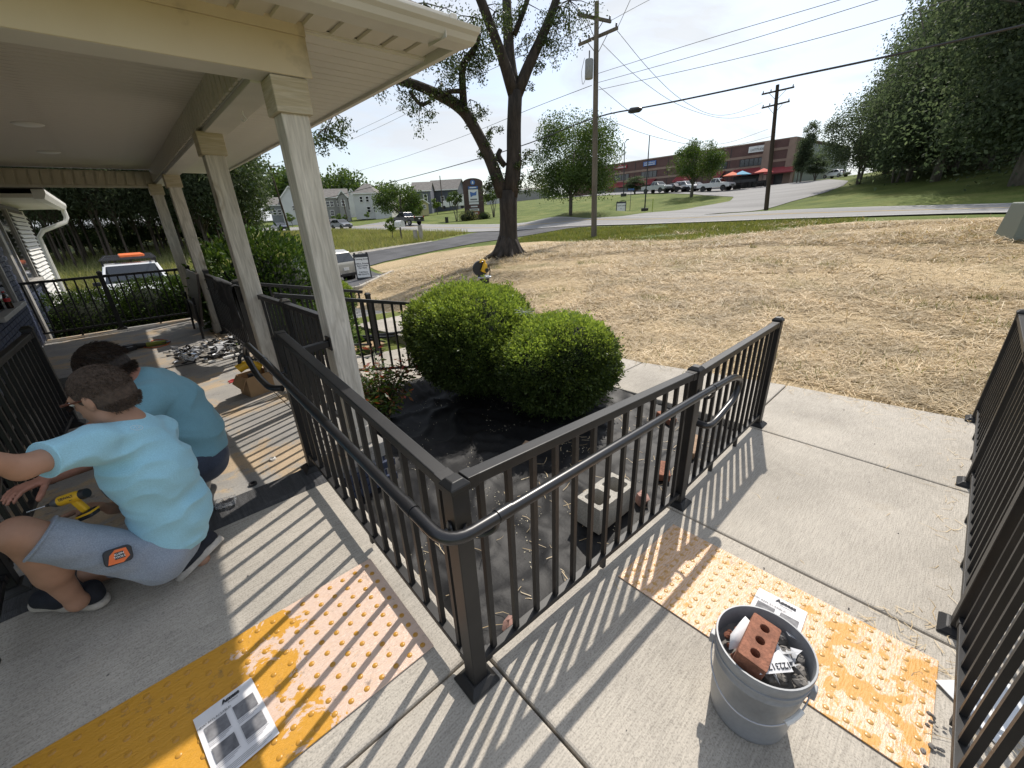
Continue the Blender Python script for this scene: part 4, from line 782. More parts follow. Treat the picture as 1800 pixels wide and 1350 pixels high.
# angle grinder with an orange lead
gp = onf(258, 606, .03); tg = thing('angle_grinder', 'green and black grinder with orange lead near the porch end', 'power tool', gp); q = onf(292, 601, .03)
mb = MB(); mb.tube([gp, gp*.5+q*.5, q], [.035, .03, .034], 10); mb.build('body', pm('olive_plastic', (.30,.33,.06), .5), tg, smooth=True); mb = MB(); mb.tube([onf(226, 610, .04), gp], [.045, .03], 8); mb.build('battery', M_bpl, tg, smooth=True); mb = MB(); mb.lathe([(0, 0), (.06, 0), (.06, .006), (0, .006)], 16, q+Vector((0, 0, .0))); mb.build('disc', M_bpl, tg)
def cable(label, px, r, m_, name='cable'):
    P = [onf(x, y, r+.001) for x, y in px]; mb = MB(); mb.tube(smooth_path(P, .3, 6), r, 6); return mb.build(name, m_, None, smooth=True, label=label, cat='cable')
cable('orange lead coiled beside the grinder', [(240, 606), (262, 613), (296, 606), (300, 598), (276, 596), (262, 601), (284, 606), (298, 602)], .006, M_ora); cable('black lead running across the porch floor to the bracket pile', [(226, 652), (268, 651), (300, 646), (345, 637), (400, 625), (428, 619)], .0055, M_bpl)
tb = thing('tool_battery', 'black battery block lying on the porch floor behind the dark haired man', 'battery', onf(228, 613)); mb = MB(); mb.box(onf(228, 611, .045), (.12, .10, .09), Matrix.Rotation(.5, 3, 'Z')); mb.build('case', M_bpl, tb, bevel=.012); mb = MB(); mb.box(onf(228, 611, .098), (.07, .06, .016), Matrix.Rotation(.5, 3, 'Z')); mb.build('clip', M_bpl, tb)
tp = thing('pliers', 'red handled pliers lying open on the porch floor', 'pliers', onf(418, 667)); a, b, c = onf(402, 672, .008), onf(416, 666, .008), onf(432, 663, .008)
for s in (-1, 1): mb = MB(); mb.tube([a+Vector((0, .03*s, 0)), (a+b)/2+Vector((0, .032*s, 0)), b], [.007, .008, .005], 7); mb.build('handle', M_red, tp, smooth=True)
mb = MB(); mb.tube([b, b*.4+c*.6, c], [.009, .008, .003], 8); mb.build('jaw', M_stl, tp, smooth=True)
for lab, px, m_, r in (('small white ring lying in the sun on the porch floor', (480, 808), M_white, .020), ('small black ring lying by the threshold strip', (445, 852), M_bpl, .024)):
    MB().lathe([(r*.55, 0), (r, 0), (r, .014), (r*.55, .014), (r*.55, 0)], 20, onf(*px, .001)).build('ring', m_, None, smooth=True, label=lab, cat='ring')
sb = thing('screw_box', 'clear plastic box of screws on the dark threshold strip', 'box', onf(398, 886, .01)); c = onf(398, 886, .012); rz = Matrix.Rotation(R(-15), 3, 'Z'); M_clear = bpy.data.materials.new('clear_box'); M_clear.use_nodes = True; b_ = M_clear.node_tree.nodes['Principled BSDF']; b_.inputs['Transmission Weight'].default_value = .9; b_.inputs['Roughness'].default_value = .15; b_.inputs['Base Color'].default_value = (.9,.92,.95,1)
for cc_, d in (((0, -.035, .014), (.10, .002, .028)), ((0, .035, .014), (.10, .002, .028)), ((-.05, 0, .014), (.002, .07, .028)), ((.05, 0, .014), (.002, .07, .028)), ((0, 0, .001), (.10, .07, .002))): mb = MB(); mb.box(c+rz@Vector(cc_), d, rz); mb.build('panel', M_clear, sb)
mb = MB()
for k in range(40): p = c+rz@Vector((rg.uniform(-.04, .04), rg.uniform(-.028, .028), rg.uniform(.004, .018))); a = rg.uniform(0, 3.14); mb.tube([p, p+Vector((math.cos(a)*.022, math.sin(a)*.022, .003))], [.0026, .001], 5)
mb.build('screws', pm('dark_screw', (.10,.10,.11), .4, metal=.7), None, kind='stuff', label='dark screws lying in the clear box', cat='screws')
# leaning dark panel and the jacket
lp = thing('folding_table', 'folded dark panel leaning against the far porch railing', 'table', (.18, 7.4, FZ)); mb = MB(); V = [(.10, 6.72, FZ+.20), (.10, 7.95, FZ+.20), (.24, 7.95, 1.13), (.24, 6.72, 1.13)]; mb.add([Vector(v) for v in V]+[Vector(v)+Vector((-.03, 0, .004)) for v in V], [(0, 1, 2, 3), (7, 6, 5, 4), (0, 4, 5, 1), (1, 5, 6, 2), (2, 6, 7, 3), (3, 7, 4, 0)]); mb.build('panel', pm('dark_brown_board', (.035,.024,.018), .5, var=.2), lp)
for y in (6.85, 7.8): mb = MB(); mb.tube([(.09, y, FZ+.62), (.05, y-.02, FZ)], .016, 8); mb.build('leg', M_bpl, lp, smooth=True)
mb = MB(); mb.tube([(.09, 6.8, FZ+.5), (.09, 7.85, FZ+.5)], .012, 6); mb.build('brace', M_bpl, lp, smooth=True)
M_jack = pm('charcoal_fleece', (.040,.042,.048), .9, var=.3, scale=10, bump=.2, bscale=60)
nu, nv = 26, 18; V = []; F = []
for j in range(nv):
    t = j/(nv-1); s = (t-.36)*1.0
    for k in range(nu):
        u = k/(nu-1); y = 4.75+1.25*u+.10*math.sin(u*9)*t; fall = abs(s); x = .345-.055*(1 if s > 0 else -1)*min(1, fall*9)-.05*math.sin(u*17+j*.2)*max(0, s)-.03*math.sin(u*31)*fall
        z = 1.13-max(0, fall-.05)*(.62+.35*math.sin(u*5.2+.4)*(1 if s > 0 else .3)); V.append((x, y, z))
for j in range(nv-1):
    for k in range(nu-1): F.append((j*nu+k, j*nu+k+1, (j+1)*nu+k+1, (j+1)*nu+k))
o = npobj('jacket', V, F, M_jack, None, True, (.33, 5.1, .9), label='charcoal jacket draped over the porch railing between two pillars', cat='jacket'); o.modifiers.new('s', 'SOLIDIFY').thickness = .012; o.modifiers.new('u', 'SUBSURF').levels = 1
# soda bottle on the window sill
p = Vector((XW+.05, 7.35, .897)); bt = thing('soda_bottle', 'small cola bottle with red label on the window sill', 'bottle', p)
MB().lathe([(0, 0), (.030, 0), (.033, .02), (.030, .07), (.033, .12), (.024, .16), (.012, .19), (.012, .20), (0, .20)], 16, p).build('body', pm('dark_cola', (.02,.008,.005), .1, spec=.8), bt, smooth=True); MB().lathe([(.0335, .085), (.0335, .13)], 16, p).build('wrapper', M_red, bt, smooth=True); MB().lathe([(0, .214), (.014, .214), (.014, .2), (0, .2)], 12, p).build('cap', M_red, bt)
# clutter against the wall behind the men: black tool case and rail offcuts
tcz = thing('tool_case', 'open black tool case standing against the blue wall behind the railing', 'tool case', (-1.55, 5.2, FZ)); mb = MB(); mb.box((-1.58, 5.2, FZ+.22), (.12, .5, .42), Matrix.Rotation(R(14), 3, 'Y')); mb.build('lid', M_bpl, tcz, bevel=.02); mb = MB(); mb.box((-1.40, 5.2, FZ+.07), (.32, .5, .14)); mb.build('base', M_bpl, tcz, bevel=.02)
for k in range(4): mb = MB(); mb.box((-1.515+.0, 5.03+.1*k, FZ+.28), (.012, .05, .12), Matrix.Rotation(R(14), 3, 'Y')); mb.build('socket', M_stl, tcz)
for k, (y, dy) in enumerate(((2.6, 1.3), (2.9, 1.1), (3.1, .9))):
    p = Vector((-1.62+.05*k, y, FZ+.02)); q = Vector((-1.42+.05*k, y+dy, FZ+.75-.1*k)); mb = MB(); mb.bar(p, q, .05, .04); mb.build('rail_offcut', M_blk, None, bevel=.003, label=('longest black rail offcut leaning behind the left railing', 'middle black rail offcut leaning behind the left railing', 'shortest black rail offcut leaning behind the left railing')[k], cat='rail offcut')
# mitre saw on a stand behind the boxwoods
sp = Vector((4.16, 4.96, 0)); sp.z = float(tz(4.16, 4.96)); ms = thing('mitre_saw', 'yellow mitre saw with dark blade guard showing above the boxwoods', 'saw', (sp.x, sp.y, .72)); rx = Matrix.Rotation(YAW-R(90), 3, 'Z')
def L3(x, y, z): return sp*Vector((1, 1, 0)) if False else Vector((sp.x, sp.y, 0))+rx@Vector((x, y, 0))+Vector((0, 0, z))
MB().lathe([(0, -.03), (.13, -.03), (.14, -.015), (.14, .015), (.13, .03), (0, .03)], 28, L3(-.06, 0, .88), rx@Matrix.Rotation(R(90), 3, 'X')@Matrix.Rotation(R(15), 3, 'Y')).build('blade_guard', pm('dark_guard', (.05,.05,.055), .3, metal=.5), ms, smooth=True)
mb = MB(); mb.tube([L3(-.01, -.05, .83), L3(.02, -.05, .89), L3(.03, -.05, .97)], [.055, .055, .035], 10); mb.build('motor', M_yel, ms, smooth=True); mb = MB(); mb.tube(smooth_path([L3(.03, -.05, .95), L3(.02, -.05, 1.03), L3(-.04, -.05, 1.03), L3(-.05, -.05, .99)], .03), .018, 8); mb.build('handle', M_yel, ms, smooth=True)
MB().lathe([(0, -.02), (.035, -.02), (.035, .03), (0, .03)], 14, L3(.06, -.09, .86), rx@Matrix.Rotation(R(90), 3, 'X')).build('motor_cap', M_bpl, ms); mb = MB(); mb.tube([L3(.09, -.05, .95), L3(.11, -.05, .84), L3(.10, 0, .76)], .010, 6); mb.build('arm', M_bpl, ms, smooth=True); mb = MB(); mb.box(L3(0, 0, .735), (.24, .20, .03), rx); mb.build('base', M_stl, ms, bevel=.01)
st = thing('saw_stand', 'folding stand under the mitre saw behind the boxwoods', 'stand', (sp.x, sp.y, sp.z)); mb = MB(); mb.box(L3(0, 0, .55), (.6, .25, .04), rx); mb.build('deck', M_bpl, st); mb = MB(); mb.box(L3(0, 0, .645), (.16, .16, .15), rx); mb.build('saw_mount', M_bpl, st)
for s1 in (-.25, .25):
    for s2 in (-.1, .1): mb = MB(); mb.tube([L3(s1, s2, .54), L3(s1*1.15, s2*2.6, sp.z-.02)], .018, 7); mb.build('leg', M_bpl, st)
# ---------------------------------------------------------------- people: smooth blended volumes turned into one continuous skin
def _v(p): return np.array((p[0], p[1], p[2]), float)
class Blob:
    def __init__(s): s.p = []; s.cuts = []
    def cap(s, a, b, ra, rb=None, k=.02): s.p.append(('c', _v(a), _v(b), ra, rb if rb is not None else ra, k)); return s
    def chain(s, pts, rs, k=.02):
        for i in range(len(pts)-1): s.cap(pts[i], pts[i+1], rs[i], rs[i+1], k)
        return s
    def ell(s, c, r, M=None, k=.02): s.p.append(('e', _v(c), np.array(r, float), np.array(M) if M is not None else np.eye(3), 0, k)); return s
    def cut(s, pt, nrm): s.cuts.append((_v(pt), _v(nrm)/np.linalg.norm(_v(nrm)))); return s        # keeps the side the normal points away from
    def mesh(s, res, wr=0, seed=0, wfreq=14):
        lo = np.min([np.minimum(q[1], q[2])-max(q[3], q[4]) if q[0] == 'c' else q[1]-max(q[2]) for q in s.p], 0)-4*res; hi = np.max([np.maximum(q[1], q[2])+max(q[3], q[4]) if q[0] == 'c' else q[1]+max(q[2]) for q in s.p], 0)+4*res
        n = np.ceil((hi-lo)/res).astype(int)+1; D = np.full(n, .25, np.float32); ax = [lo[i]+res*np.arange(n[i]) for i in range(3)]
        for q in s.p:
            k = q[5]; pad = 2*k+3*res
            if q[0] == 'c': r = max(q[3], q[4]); l_, h_ = np.minimum(q[1], q[2])-r-pad, np.maximum(q[1], q[2])+r+pad
            else: r = max(q[2]); l_, h_ = q[1]-r-pad, q[1]+r+pad
            i0 = np.clip(np.floor((l_-lo)/res).astype(int), 0, n-1); i1 = np.clip(np.ceil((h_-lo)/res).astype(int)+1, 1, n); sl_ = tuple(slice(i0[j], i1[j]) for j in range(3))
            X, Y, Z = np.meshgrid(*[ax[j][sl_[j]] for j in range(3)], indexing='ij'); P = np.stack([X, Y, Z], -1)
            if q[0] == 'c':
                a, b = q[1], q[2]; e = b-a; L2 = max(e@e, 1e-9); t = np.clip(((P-a)@e)/L2, 0, 1); d = np.linalg.norm(P-a-t[..., None]*e, axis=-1)-(q[3]+(q[4]-q[3])*t)
            else:
                Q = (P-q[1])@q[3].T; r_ = q[2]; k0 = np.linalg.norm(Q/r_, axis=-1); k1 = np.linalg.norm(Q/(r_*r_), axis=-1); d = k0*(k0-1)/np.maximum(k1, 1e-6)
            o = D[sl_]; h = np.clip(k-np.abs(o-d), 0, None)/max(k, 1e-6); D[sl_] = np.minimum(o, d)-h*h*k*.25
        X, Y, Z = np.meshgrid(*ax, indexing='ij', sparse=True)
        if wr:
            rg_ = np.random.default_rng(seed); W = 0
            for k in range(7): f = rg_.normal(size=3)*wfreq*np.array([.7, .7, 1.6]); g = rg_.normal(size=3)*wfreq*.4; W = W+np.sin(f[0]*X+f[1]*Y+f[2]*Z+1.6*np.sin(g[0]*X+g[1]*Y+g[2]*Z)+rg_.uniform(0, 6))
            D = D+wr*(np.abs(W)/3.5-.45)
        for c, nn in s.cuts: D = np.maximum(D, (X-c[0])*nn[0]+(Y-c[1])*nn[1]+(Z-c[2])*nn[2])
        return nets(D, lo, res)
def nets(D, lo, res):
    I = D < 0; n = np.array(D.shape); c = np.zeros(n-1, np.int8)
    for dx in (0, 1):
        for dy in (0, 1):
            for dz in (0, 1): c += I[dx:n[0]-1+dx, dy:n[1]-1+dy, dz:n[2]-1+dz]
    act = (c > 0) & (c < 8); idx = np.full(n-1, -1, np.int64); cells = np.argwhere(act); idx[act] = np.arange(len(cells)); S_ = np.zeros((len(cells), 3)); C_ = np.zeros(len(cells))
    cor = [(a, b, d) for a in (0, 1) for b in (0, 1) for d in (0, 1)]
    for p in cor:
        for axs in range(3):
            if p[axs] == 0:
                q = list(p); q[axs] = 1; a = D[cells[:, 0]+p[0], cells[:, 1]+p[1], cells[:, 2]+p[2]]; b = D[cells[:, 0]+q[0], cells[:, 1]+q[1], cells[:, 2]+q[2]]; m = (a < 0) != (b < 0)
                t = a/np.where(np.abs(a-b) < 1e-9, 1e-9, a-b); pt = np.tile(np.array(p, float), (len(cells), 1)); pt[:, axs] += t; S_[m] += pt[m]; C_[m] += 1
    V = lo+res*(cells+S_/np.maximum(C_, 1)[:, None]); F = []
    for axs in range(3):
        u, v = (axs+1) % 3, (axs+2) % 3; sl0 = [slice(None)]*3; sl1 = [slice(None)]*3; sl0[axs] = slice(0, -1); sl1[axs] = slice(1, None); a = I[tuple(sl0)]; b = I[tuple(sl1)]
        e = np.argwhere(a != b); e = e[(e[:, u] > 0) & (e[:, v] > 0) & (e[:, u] < n[u]-1) & (e[:, v] < n[v]-1)]; fl = a[e[:, 0], e[:, 1], e[:, 2]]
        def g(du, dv): w_ = e.copy(); w_[:, u] += du; w_[:, v] += dv; return idx[w_[:, 0], w_[:, 1], w_[:, 2]]
        q = np.stack([g(-1, -1), g(0, -1), g(0, 0), g(-1, 0)], 1); q[~fl] = q[~fl][:, ::-1]; F.append(q)
    F = np.concatenate(F); return V, F[(F >= 0).all(1)]
def frame(f, up=(0, 0, 1)):
    f = _v(f); f /= np.linalg.norm(f); s = np.cross(f, _v(up)); s /= np.linalg.norm(s); u = np.cross(s, f); return f, u, s     # forward, up, right
def head(b, c, f, up, scale=1.0):
    F_, U_, S_ = frame(f, up); c = _v(c); M = np.stack([S_, F_, U_]); g = lambda x, y, z: c+scale*(S_*x+F_*y+U_*z); e = lambda p, r, k=.015: b.ell(g(*p), np.array(r)*scale, M, k)
    e((0, -.012, .025), (.076, .096, .090)); e((0, .025, -.035), (.062, .070, .080), .03); b.cap(g(0, .055, -.095), g(0, .04, -.085), .026*scale, .03*scale, .03)
    b.cap(g(-.045, .0, -.075), g(0, .055, -.095), .022*scale, .022*scale, .03); b.cap(g(.045, .0, -.075), g(0, .055, -.095), .022*scale, .022*scale, .03)
    b.cap(g(0, .088, .008), g(0, .108, -.028), .010*scale, .014*scale, .012); b.cap(g(-.035, .080, .020), g(.035, .080, .020), .012*scale, .012*scale, .012); b.cap(g(-.022, .084, -.060), g(.022, .084, -.060), .011*scale, .011*scale, .01)
    for s in (-1, 1): e((s*.077, -.008, -.002), (.010, .020, .032), .006); e((s*.074, -.002, -.028), (.008, .010, .012), .006)
    return g, M
def hand(b, wrist, d, n, thumb, curl=.5, sz=1.0, spread=.10):
    """palm + five bent fingers: d = along the hand, n = towards the palm side, thumb = +1/-1 side"""
    w_, d, n = _v(wrist), _v(d)/np.linalg.norm(_v(d)), _v(n); n = n-d*(n@d); n /= np.linalg.norm(n); s = np.cross(d, n)*thumb; L_ = .085*sz
    for t in (-.026, -.009, .009, .026): b.cap(w_+s*t*.7*sz+d*.012, w_+d*L_+s*t*sz, .013*sz, .0115*sz, .012)
    for t, ln in ((-.029, .062), (-.010, .076), (.010, .082), (.029, .074)):
        p = w_+d*L_+s*t*sz; a = 0.; 
        for j, fr_ in enumerate((.42, .32, .26)):
            a += curl*(.55 if j == 0 else .75); q = p+(d*math.cos(a)+n*math.sin(a)+s*t*spread*8)*ln*fr_*sz; b.cap(p, q, (.0098-.0008*j)*sz, (.0090-.0008*j)*sz, .003); p = q
    p = w_+d*.02*sz+s*.026*sz; 
    for fr_, a in ((.045, .35), (.034, .7), (.026, 1.0)):
        q = p+(d*math.cos(.5)+s*math.cos(a)*.8+n*math.sin(a)*.9*min(1, curl+.3))*fr_*sz; b.cap(p, q, .0125*sz, .0105*sz, .006); p = q
M_skin = pm('skin', (.40,.225,.150), .55, var=.10, scale=14, spec=.35); M_skin2 = pm('ruddy_skin', (.42,.20,.14), .55, var=.12, scale=14, spec=.35)
def clothmat(name, c, var, fine=.12):
    m, n, l, b, o = _new(name); b.inputs['Roughness'].default_value = .9; b.inputs['Sheen Weight'].default_value = .15; b.inputs['Specular IOR Level'].default_value = .2
    t = _tex(n, l, 'Noise', 7, 5); t2 = _tex(n, l, 'Noise', 240, 2); a = _ramp(n, l, t.outputs['Fac'], [(.3, tuple(v*(1-var) for v in c)), (.7, c)]).outputs[0]; a = _mix(n, l, 1, a, _ramp(n, l, t2.outputs['Fac'], [(.3, g3(1-fine)), (.7, g3(1+fine*.3))]).outputs[0], 'MULTIPLY'); l.new(a, b.inputs['Base Color']); _bump(n, l, b, t.outputs['Fac'], .15, .01); MT[name] = m; return m
M_shirt1 = clothmat('light_blue_cotton', (.36,.66,.80), .08); M_shirt2 = clothmat('shaded_blue_cotton', (.20,.40,.49), .10); M_denim1 = clothmat('faded_denim', (.33,.38,.46), .18, .25); M_denim2 = clothmat('dark_denim', (.065,.08,.12), .3, .25)  # second shirt is the same light blue, darkened to paint its shade
M_hair1 = pm('short_brown_hair', (.075,.050,.036), .75, var=.4, scale=60, bump=.7, bscale=220, sc=(1, 1, 1)); M_hair2 = pm('dark_brown_hair', (.022,.012,.007), .6, var=.5, scale=40, bump=.8, bscale=110)
M_shoe = pm('navy_knit_shoe', (.014,.017,.026), .8, var=.3, scale=20, bump=.2, bscale=160); M_sole = pm('white_rubber_sole', (.50,.46,.41), .6, var=.35, scale=16); M_sock = pm('charcoal_sock', (.035,.035,.04), .9, bump=.2, bscale=120); M_belt = pm('dark_waistband', (.02,.02,.022), .7); M_frame = pm('amber_frame', (.10,.03,.015), .3)
def blob(nm, b, m_, par, res, wr=0, seed=0, wf=14):
    V, F = b.mesh(res, wr, seed, wf); return npobj(nm, V, F, m_, par, True)
def shoe(par, heel, toe, up=(0, 0, 1)):
    h, t = _v(heel), _v(toe); d = (t-h); L_ = np.linalg.norm(d); d /= L_; u = _v(up); u = u-d*(u@d); u /= np.linalg.norm(u); s = np.cross(d, u); b = Blob(); g = lambda x, y, z: h+d*x*L_+s*y+u*z
    b.cap(g(.10, 0, .055), g(.12, 0, .085), .040, .042, .03).cap(g(.2, 0, .055), g(.55, 0, .05), .044, .042, .03).cap(g(.55, .006, .045), g(.86, .004, .038), .043, .036, .03).cap(g(.55, -.008, .045), g(.80, -.01, .038), .043, .034, .03).cut(g(.5, 0, .022), -u)
    o = blob('shoe', b, M_shoe, par, .006); b = Blob(); b.cap(g(.09, 0, .012), g(.45, 0, .012), .043, .040, .02).cap(g(.45, 0, .012), g(.88, 0, .012), .040, .042, .03).cut(g(.5, 0, .030), u).cut(g(.5, 0, -.004), -u); so_ = blob('sole', b, M_sole, o, .006); return o
def shellhair(nm, c, f, up, m_, par, sc, cutpts, grow, res=.0055, wr=.002, scale=1.0):
    b = Blob(); F_, U_, S_ = frame(f, up); c = _v(c); M = np.stack([S_, F_, U_]); g = lambda x, y, z: c+scale*(S_*x+F_*y+U_*z)
    b.ell(g(0, -.014, .027), np.array((.077+grow, .098+grow, .091+grow))*scale, M); b.ell(g(0, -.05, -.02), np.array((.066+grow*.6, .060+grow*.6, .070))*scale, M, .03)
    for p, nn in cutpts: b.cut(g(*p), S_*nn[0]+F_*nn[1]+U_*nn[2])
    return blob(nm, b, m_, par, res, wr, 5, 60)
# ---- the man in front: crouching, light blue T-shirt, denim shorts
J = dict(pel=at(300, 950, 2.28), sp=at(302, 895, 2.29), ch=at(262, 822, 2.29), uc=at(225, 775, 2.29), nk=at(222, 742, 2.29), Ls=at(160, 782, 2.16), Rs=at(280, 760, 2.42), Le=at(38, 822, 2.04), Lw=at(-75, 800, 1.97), Re=at(262, 880, 2.58), Rw=at(196, 893, 2.44), Lh=at(282, 985, 2.20), Rh=at(322, 938, 2.40), Lk=at(30, 938, 2.30), La=at(136, 1058, 2.36), Rk=at(170, 1000, 2.56))
J = {k: _v(p) for k, p in J.items()}; heelL, toeL = np.array((-1.045, 1.425, .152)), np.array((-1.285, 1.63, .170)); toeR, heelR = _v(at(320, 1020, 2.28)), _v(at(388, 952, 2.38)); J['Ra'] = heelR*.8+toeR*.2+np.array((-.06, .03, .05))
hc = _v(at(178, 694, 2.29)); hf = _v((-.80, .55, -.22)); hu = _v((-.12, .05, 1))
p1 = thing('person', 'man crouching in light blue shirt and faded denim shorts holding a yellow drill', 'person', (-.95, 1.45, .13))
b = Blob(); b.chain([J['pel'], J['sp'], J['ch'], J['uc']], [.110, .118, .126, .10], .05); b.cap(J['Ls']*.75+J['uc']*.25, J['Rs']*.75+J['uc']*.25, .054, .054, .05); b.chain([J['uc'], J['nk'], hc-np.array((0, 0, .05))], [.075, .058, .056], .04)
b.cap(J['Ls'], J['Le'], .046, .041, .02).cap(J['Le'], J['Lw'], .039, .028, .02).cap(J['Rs'], J['Re'], .048, .044, .02).cap(J['Re'], J['Rw'], .043, .029, .02)
b.cap(J['Lh'], J['Lk'], .084, .060, .05).cap(J['Lk'], J['Lk']*.45+J['La']*.55, .056, .052, .03).cap(J['Lk']*.45+J['La']*.55, J['La'], .051, .034, .03).cap(J['La'], heelL*.75+toeL*.25+np.array((0, 0, .05)), .036, .036, .02); calf = (J['Lk']*.6+J['La']*.4)+np.array((.03, -.01, 0)); b.ell(calf, (.050, .050, .085), None, .05)
b.cap(J['Rh'], J['Rk'], .084, .060, .05).cap(J['Rk'], J['Ra'], .058, .040, .03).cap(J['Ra'], toeR*.5+heelR*.5, .036, .034, .02)
hg, hM = head(b, hc, hf, hu, 1.02); dpos = _v(at(124, 884, 2.34))
gd = unit(_v(at(124, 884, 2.34))-J['Rw']); hand(b, J['Rw'], gd+np.array((0, 0, .10)), _v((.1, .2, -1)), -1, .95, 1.0, .02); hand(b, J['Lw'], J['Lw']-J['Le'], (0, .3, -1), 1, .5)
blob('body', b, M_skin, p1, .0075)
axs = unit(J['uc']-J['pel']); b = Blob(); b.chain([J['pel']+axs*.0, J['sp'], J['ch'], J['uc']], [.138, .140, .150, .124], .06); b.cap(J['Ls']*.75+J['uc']*.25, J['Rs']*.75+J['uc']*.25, .080, .080, .05); b.chain([J['uc'], J['nk']*.50+J['uc']*.50], [.10, .070], .04)
sle = J['Ls']*.28+J['Le']*.72; b.cap(J['Ls'], sle, .070, .064, .03).cap(J['Rs'], J['Rs']*.3+J['Re']*.7, .076, .07, .03)
b.cut(sle, J['Le']-J['Ls']); hemn = -axs*.9+np.array((.1, 0, -.25)); b.cut(_v(at(300, 968, 2.20))+np.array((0, 0, -.03)), hemn)
shirt1 = blob('shirt', b, M_shirt1, p1, .0065, .015, 11, 19)
b = Blob(); b.cap(J['pel'], J['pel']+axs*.02, .122, .124, .05).cap(J['Lh'], J['Lh']*.12+J['Lk']*.88, .094, .084, .05).cap(J['Rh'], J['Rh']*.25+J['Rk']*.75, .084, .080, .05).cap(J['Lh'], J['Rh'], .092, .072, .04); kd = J['Lk']-J['Lh']; b.cut(J['Lh']*.13+J['Lk']*.87, kd)
sh1 = blob('shorts', b, M_denim1, p1, .0075, .007, 4, 16)
b = Blob(); b.cap(J['pel']+axs*.02, J['pel']+axs*.05, .137, .137, .03).cut(J['pel']+axs*.06, axs).cut(J['pel']+axs*.02, -axs); blob('waistband', b, M_belt, sh1, .008)
shoe(p1, heelL, toeL); shoe(p1, heelR, toeR, _v(CU)*.8-_v(CR)*.75-_v(_d)*.25)
b = Blob(); b.cap(J['La']*.80+(heelL*.7+toeL*.3)*.2+np.array((0, 0, .02)), heelL*.72+toeL*.28+np.array((0, 0, .05)), .041, .040, .02); blob('sock', b, M_sock, p1, .006)
shellhair('hair', hc, hf, hu, M_hair1, p1, 1, [((0, .045, .030), (0, .9, -.35)), ((0, .0, -.058), (0, .35, -1)), ((0, .052, 0), (0, 1, -.15))], .0045, scale=1.02)
gl = MB(); [gl.tube([hg(s*.079, -.02, .012), hg(s*.078, .05, .014), hg(s*.062, .100, .012)], .0035, 6) for s in (-1, 1)]; gl = gl.build('glasses', M_frame, p1, smooth=True); mb = MB(); mb.tube([hg(.062, .100, .012), hg(.03, .112, .008), hg(0, .114, .014), hg(-.03, .112, .008), hg(-.062, .100, .012)], .006, 6); mb.build('brow_bar', M_frame, gl, smooth=True); mb = MB(); [mb.quad(hg(s*.008, .115, .012), hg(s*.055, .106, .012), hg(s*.05, .104, -.022), hg(s*.014, .113, -.022)) for s in (-1, 1)]; mb.build('lens', M_glassd, gl)
e_ = [hg(s*.030, .090, .004) for s in (-1, 1)]; mb = MB(); [mb.ball(q, .011, 8, 6) for q in e_]; mb.build('eyes', M_white, p1, smooth=True)
def strands(par, c, f, up, m_, n, L_, sc, grow, zlo, ylim, seed, wid=.16):
    rg_ = np.random.default_rng(seed); F_, U_, S_ = frame(f, up); c = _v(c); D = unit(rg_.normal(size=(n, 3))); r = np.array((.078+grow, .099+grow, .092+grow)); p = D*r+np.array((0, -.014, .027)); p2 = D*np.array((.068+grow*.6, .062+grow*.6, .074))+np.array((0, -.05, -.02)); use2 = (D[:, 2] < -.1) & (D[:, 1] < .2); p = np.where(use2[:, None], p2, p)
    keep = (p[:, 2] > zlo-.02*rg_.random(n)) & (p[:, 1] < ylim(p[:, 2])+rg_.normal(size=n)*.006) & (rg_.random(n) < np.clip((p[:, 2]-zlo)/.03+.25, 0, 1)); p, D = p[keep], D[keep]; fl = D*.35+np.array((0, -.45, -.55))+rg_.normal(size=p.shape)*.14
    W = lambda q: q[:, :1]*S_+q[:, 1:2]*F_+q[:, 2:]*U_
    V, F = leaves(c+sc*W(p), L_, wid, W(unit(fl)), .8, 0, rg_); npobj('hair_strands', V, F, m_, par, kind='stuff')
M_str1 = leafmat('short_hair_strand', [(.05,.032,.022), (.085,.058,.042), (.12,.085,.062)], 0, .6, 30); M_str2 = leafmat('dark_hair_strand', [(.014,.008,.005), (.03,.017,.010), (.055,.034,.022)], 0, .45, 30, .5)
strands(p1, hc, hf, hu, M_str1, 9000, .011, 1.02, .004, -.075, lambda z: np.where(z > .045, .075, .01+.0*z), 1)
# emblem printed between the shoulders
ec = _v(at(239, 741, 2.30)); M_emb = pm('pale_print', (.62,.72,.76), .8)
dpt = bpy.context.evaluated_depsgraph_get()
def on_cloth(ob, px, py, D0=2.2):
    """first hit of the sight line on a garment (so that print lies on the cloth)"""
    v = (at(px, py, 1)-CAMP).normalized(); r_ = ob.matrix_world.translation; bpy.context.view_layer.update(); q = ob.matrix_world.inverted()@CAMP; ok, loc, nn, _i = ob.ray_cast(q, v); return (ob.matrix_world@loc, nn) if ok else (at(px, py, D0), -v)
ring_p = []; 
for k in range(21):
    a = 2*math.pi*k/20; p, nn = on_cloth(shirt1, 240+11*math.cos(a), 752+4.2*math.sin(a)); ring_p.append(p+nn*.0015)
mb = MB(); mb.tube(ring_p, .0011, 4); 
for q0, q1 in (((234, 753), (238, 750)), ((238, 750), (240, 754)), ((242, 750), (246, 753)), ((246, 750), (241, 754))):
    a_, n0 = on_cloth(shirt1, *q0); c_, n1 = on_cloth(shirt1, *q1); mb.tube([a_+n0*.0015, c_+n1*.0015], .0010, 4)
mb.build('shirt_emblem', M_emb, shirt1, kind='stuff')
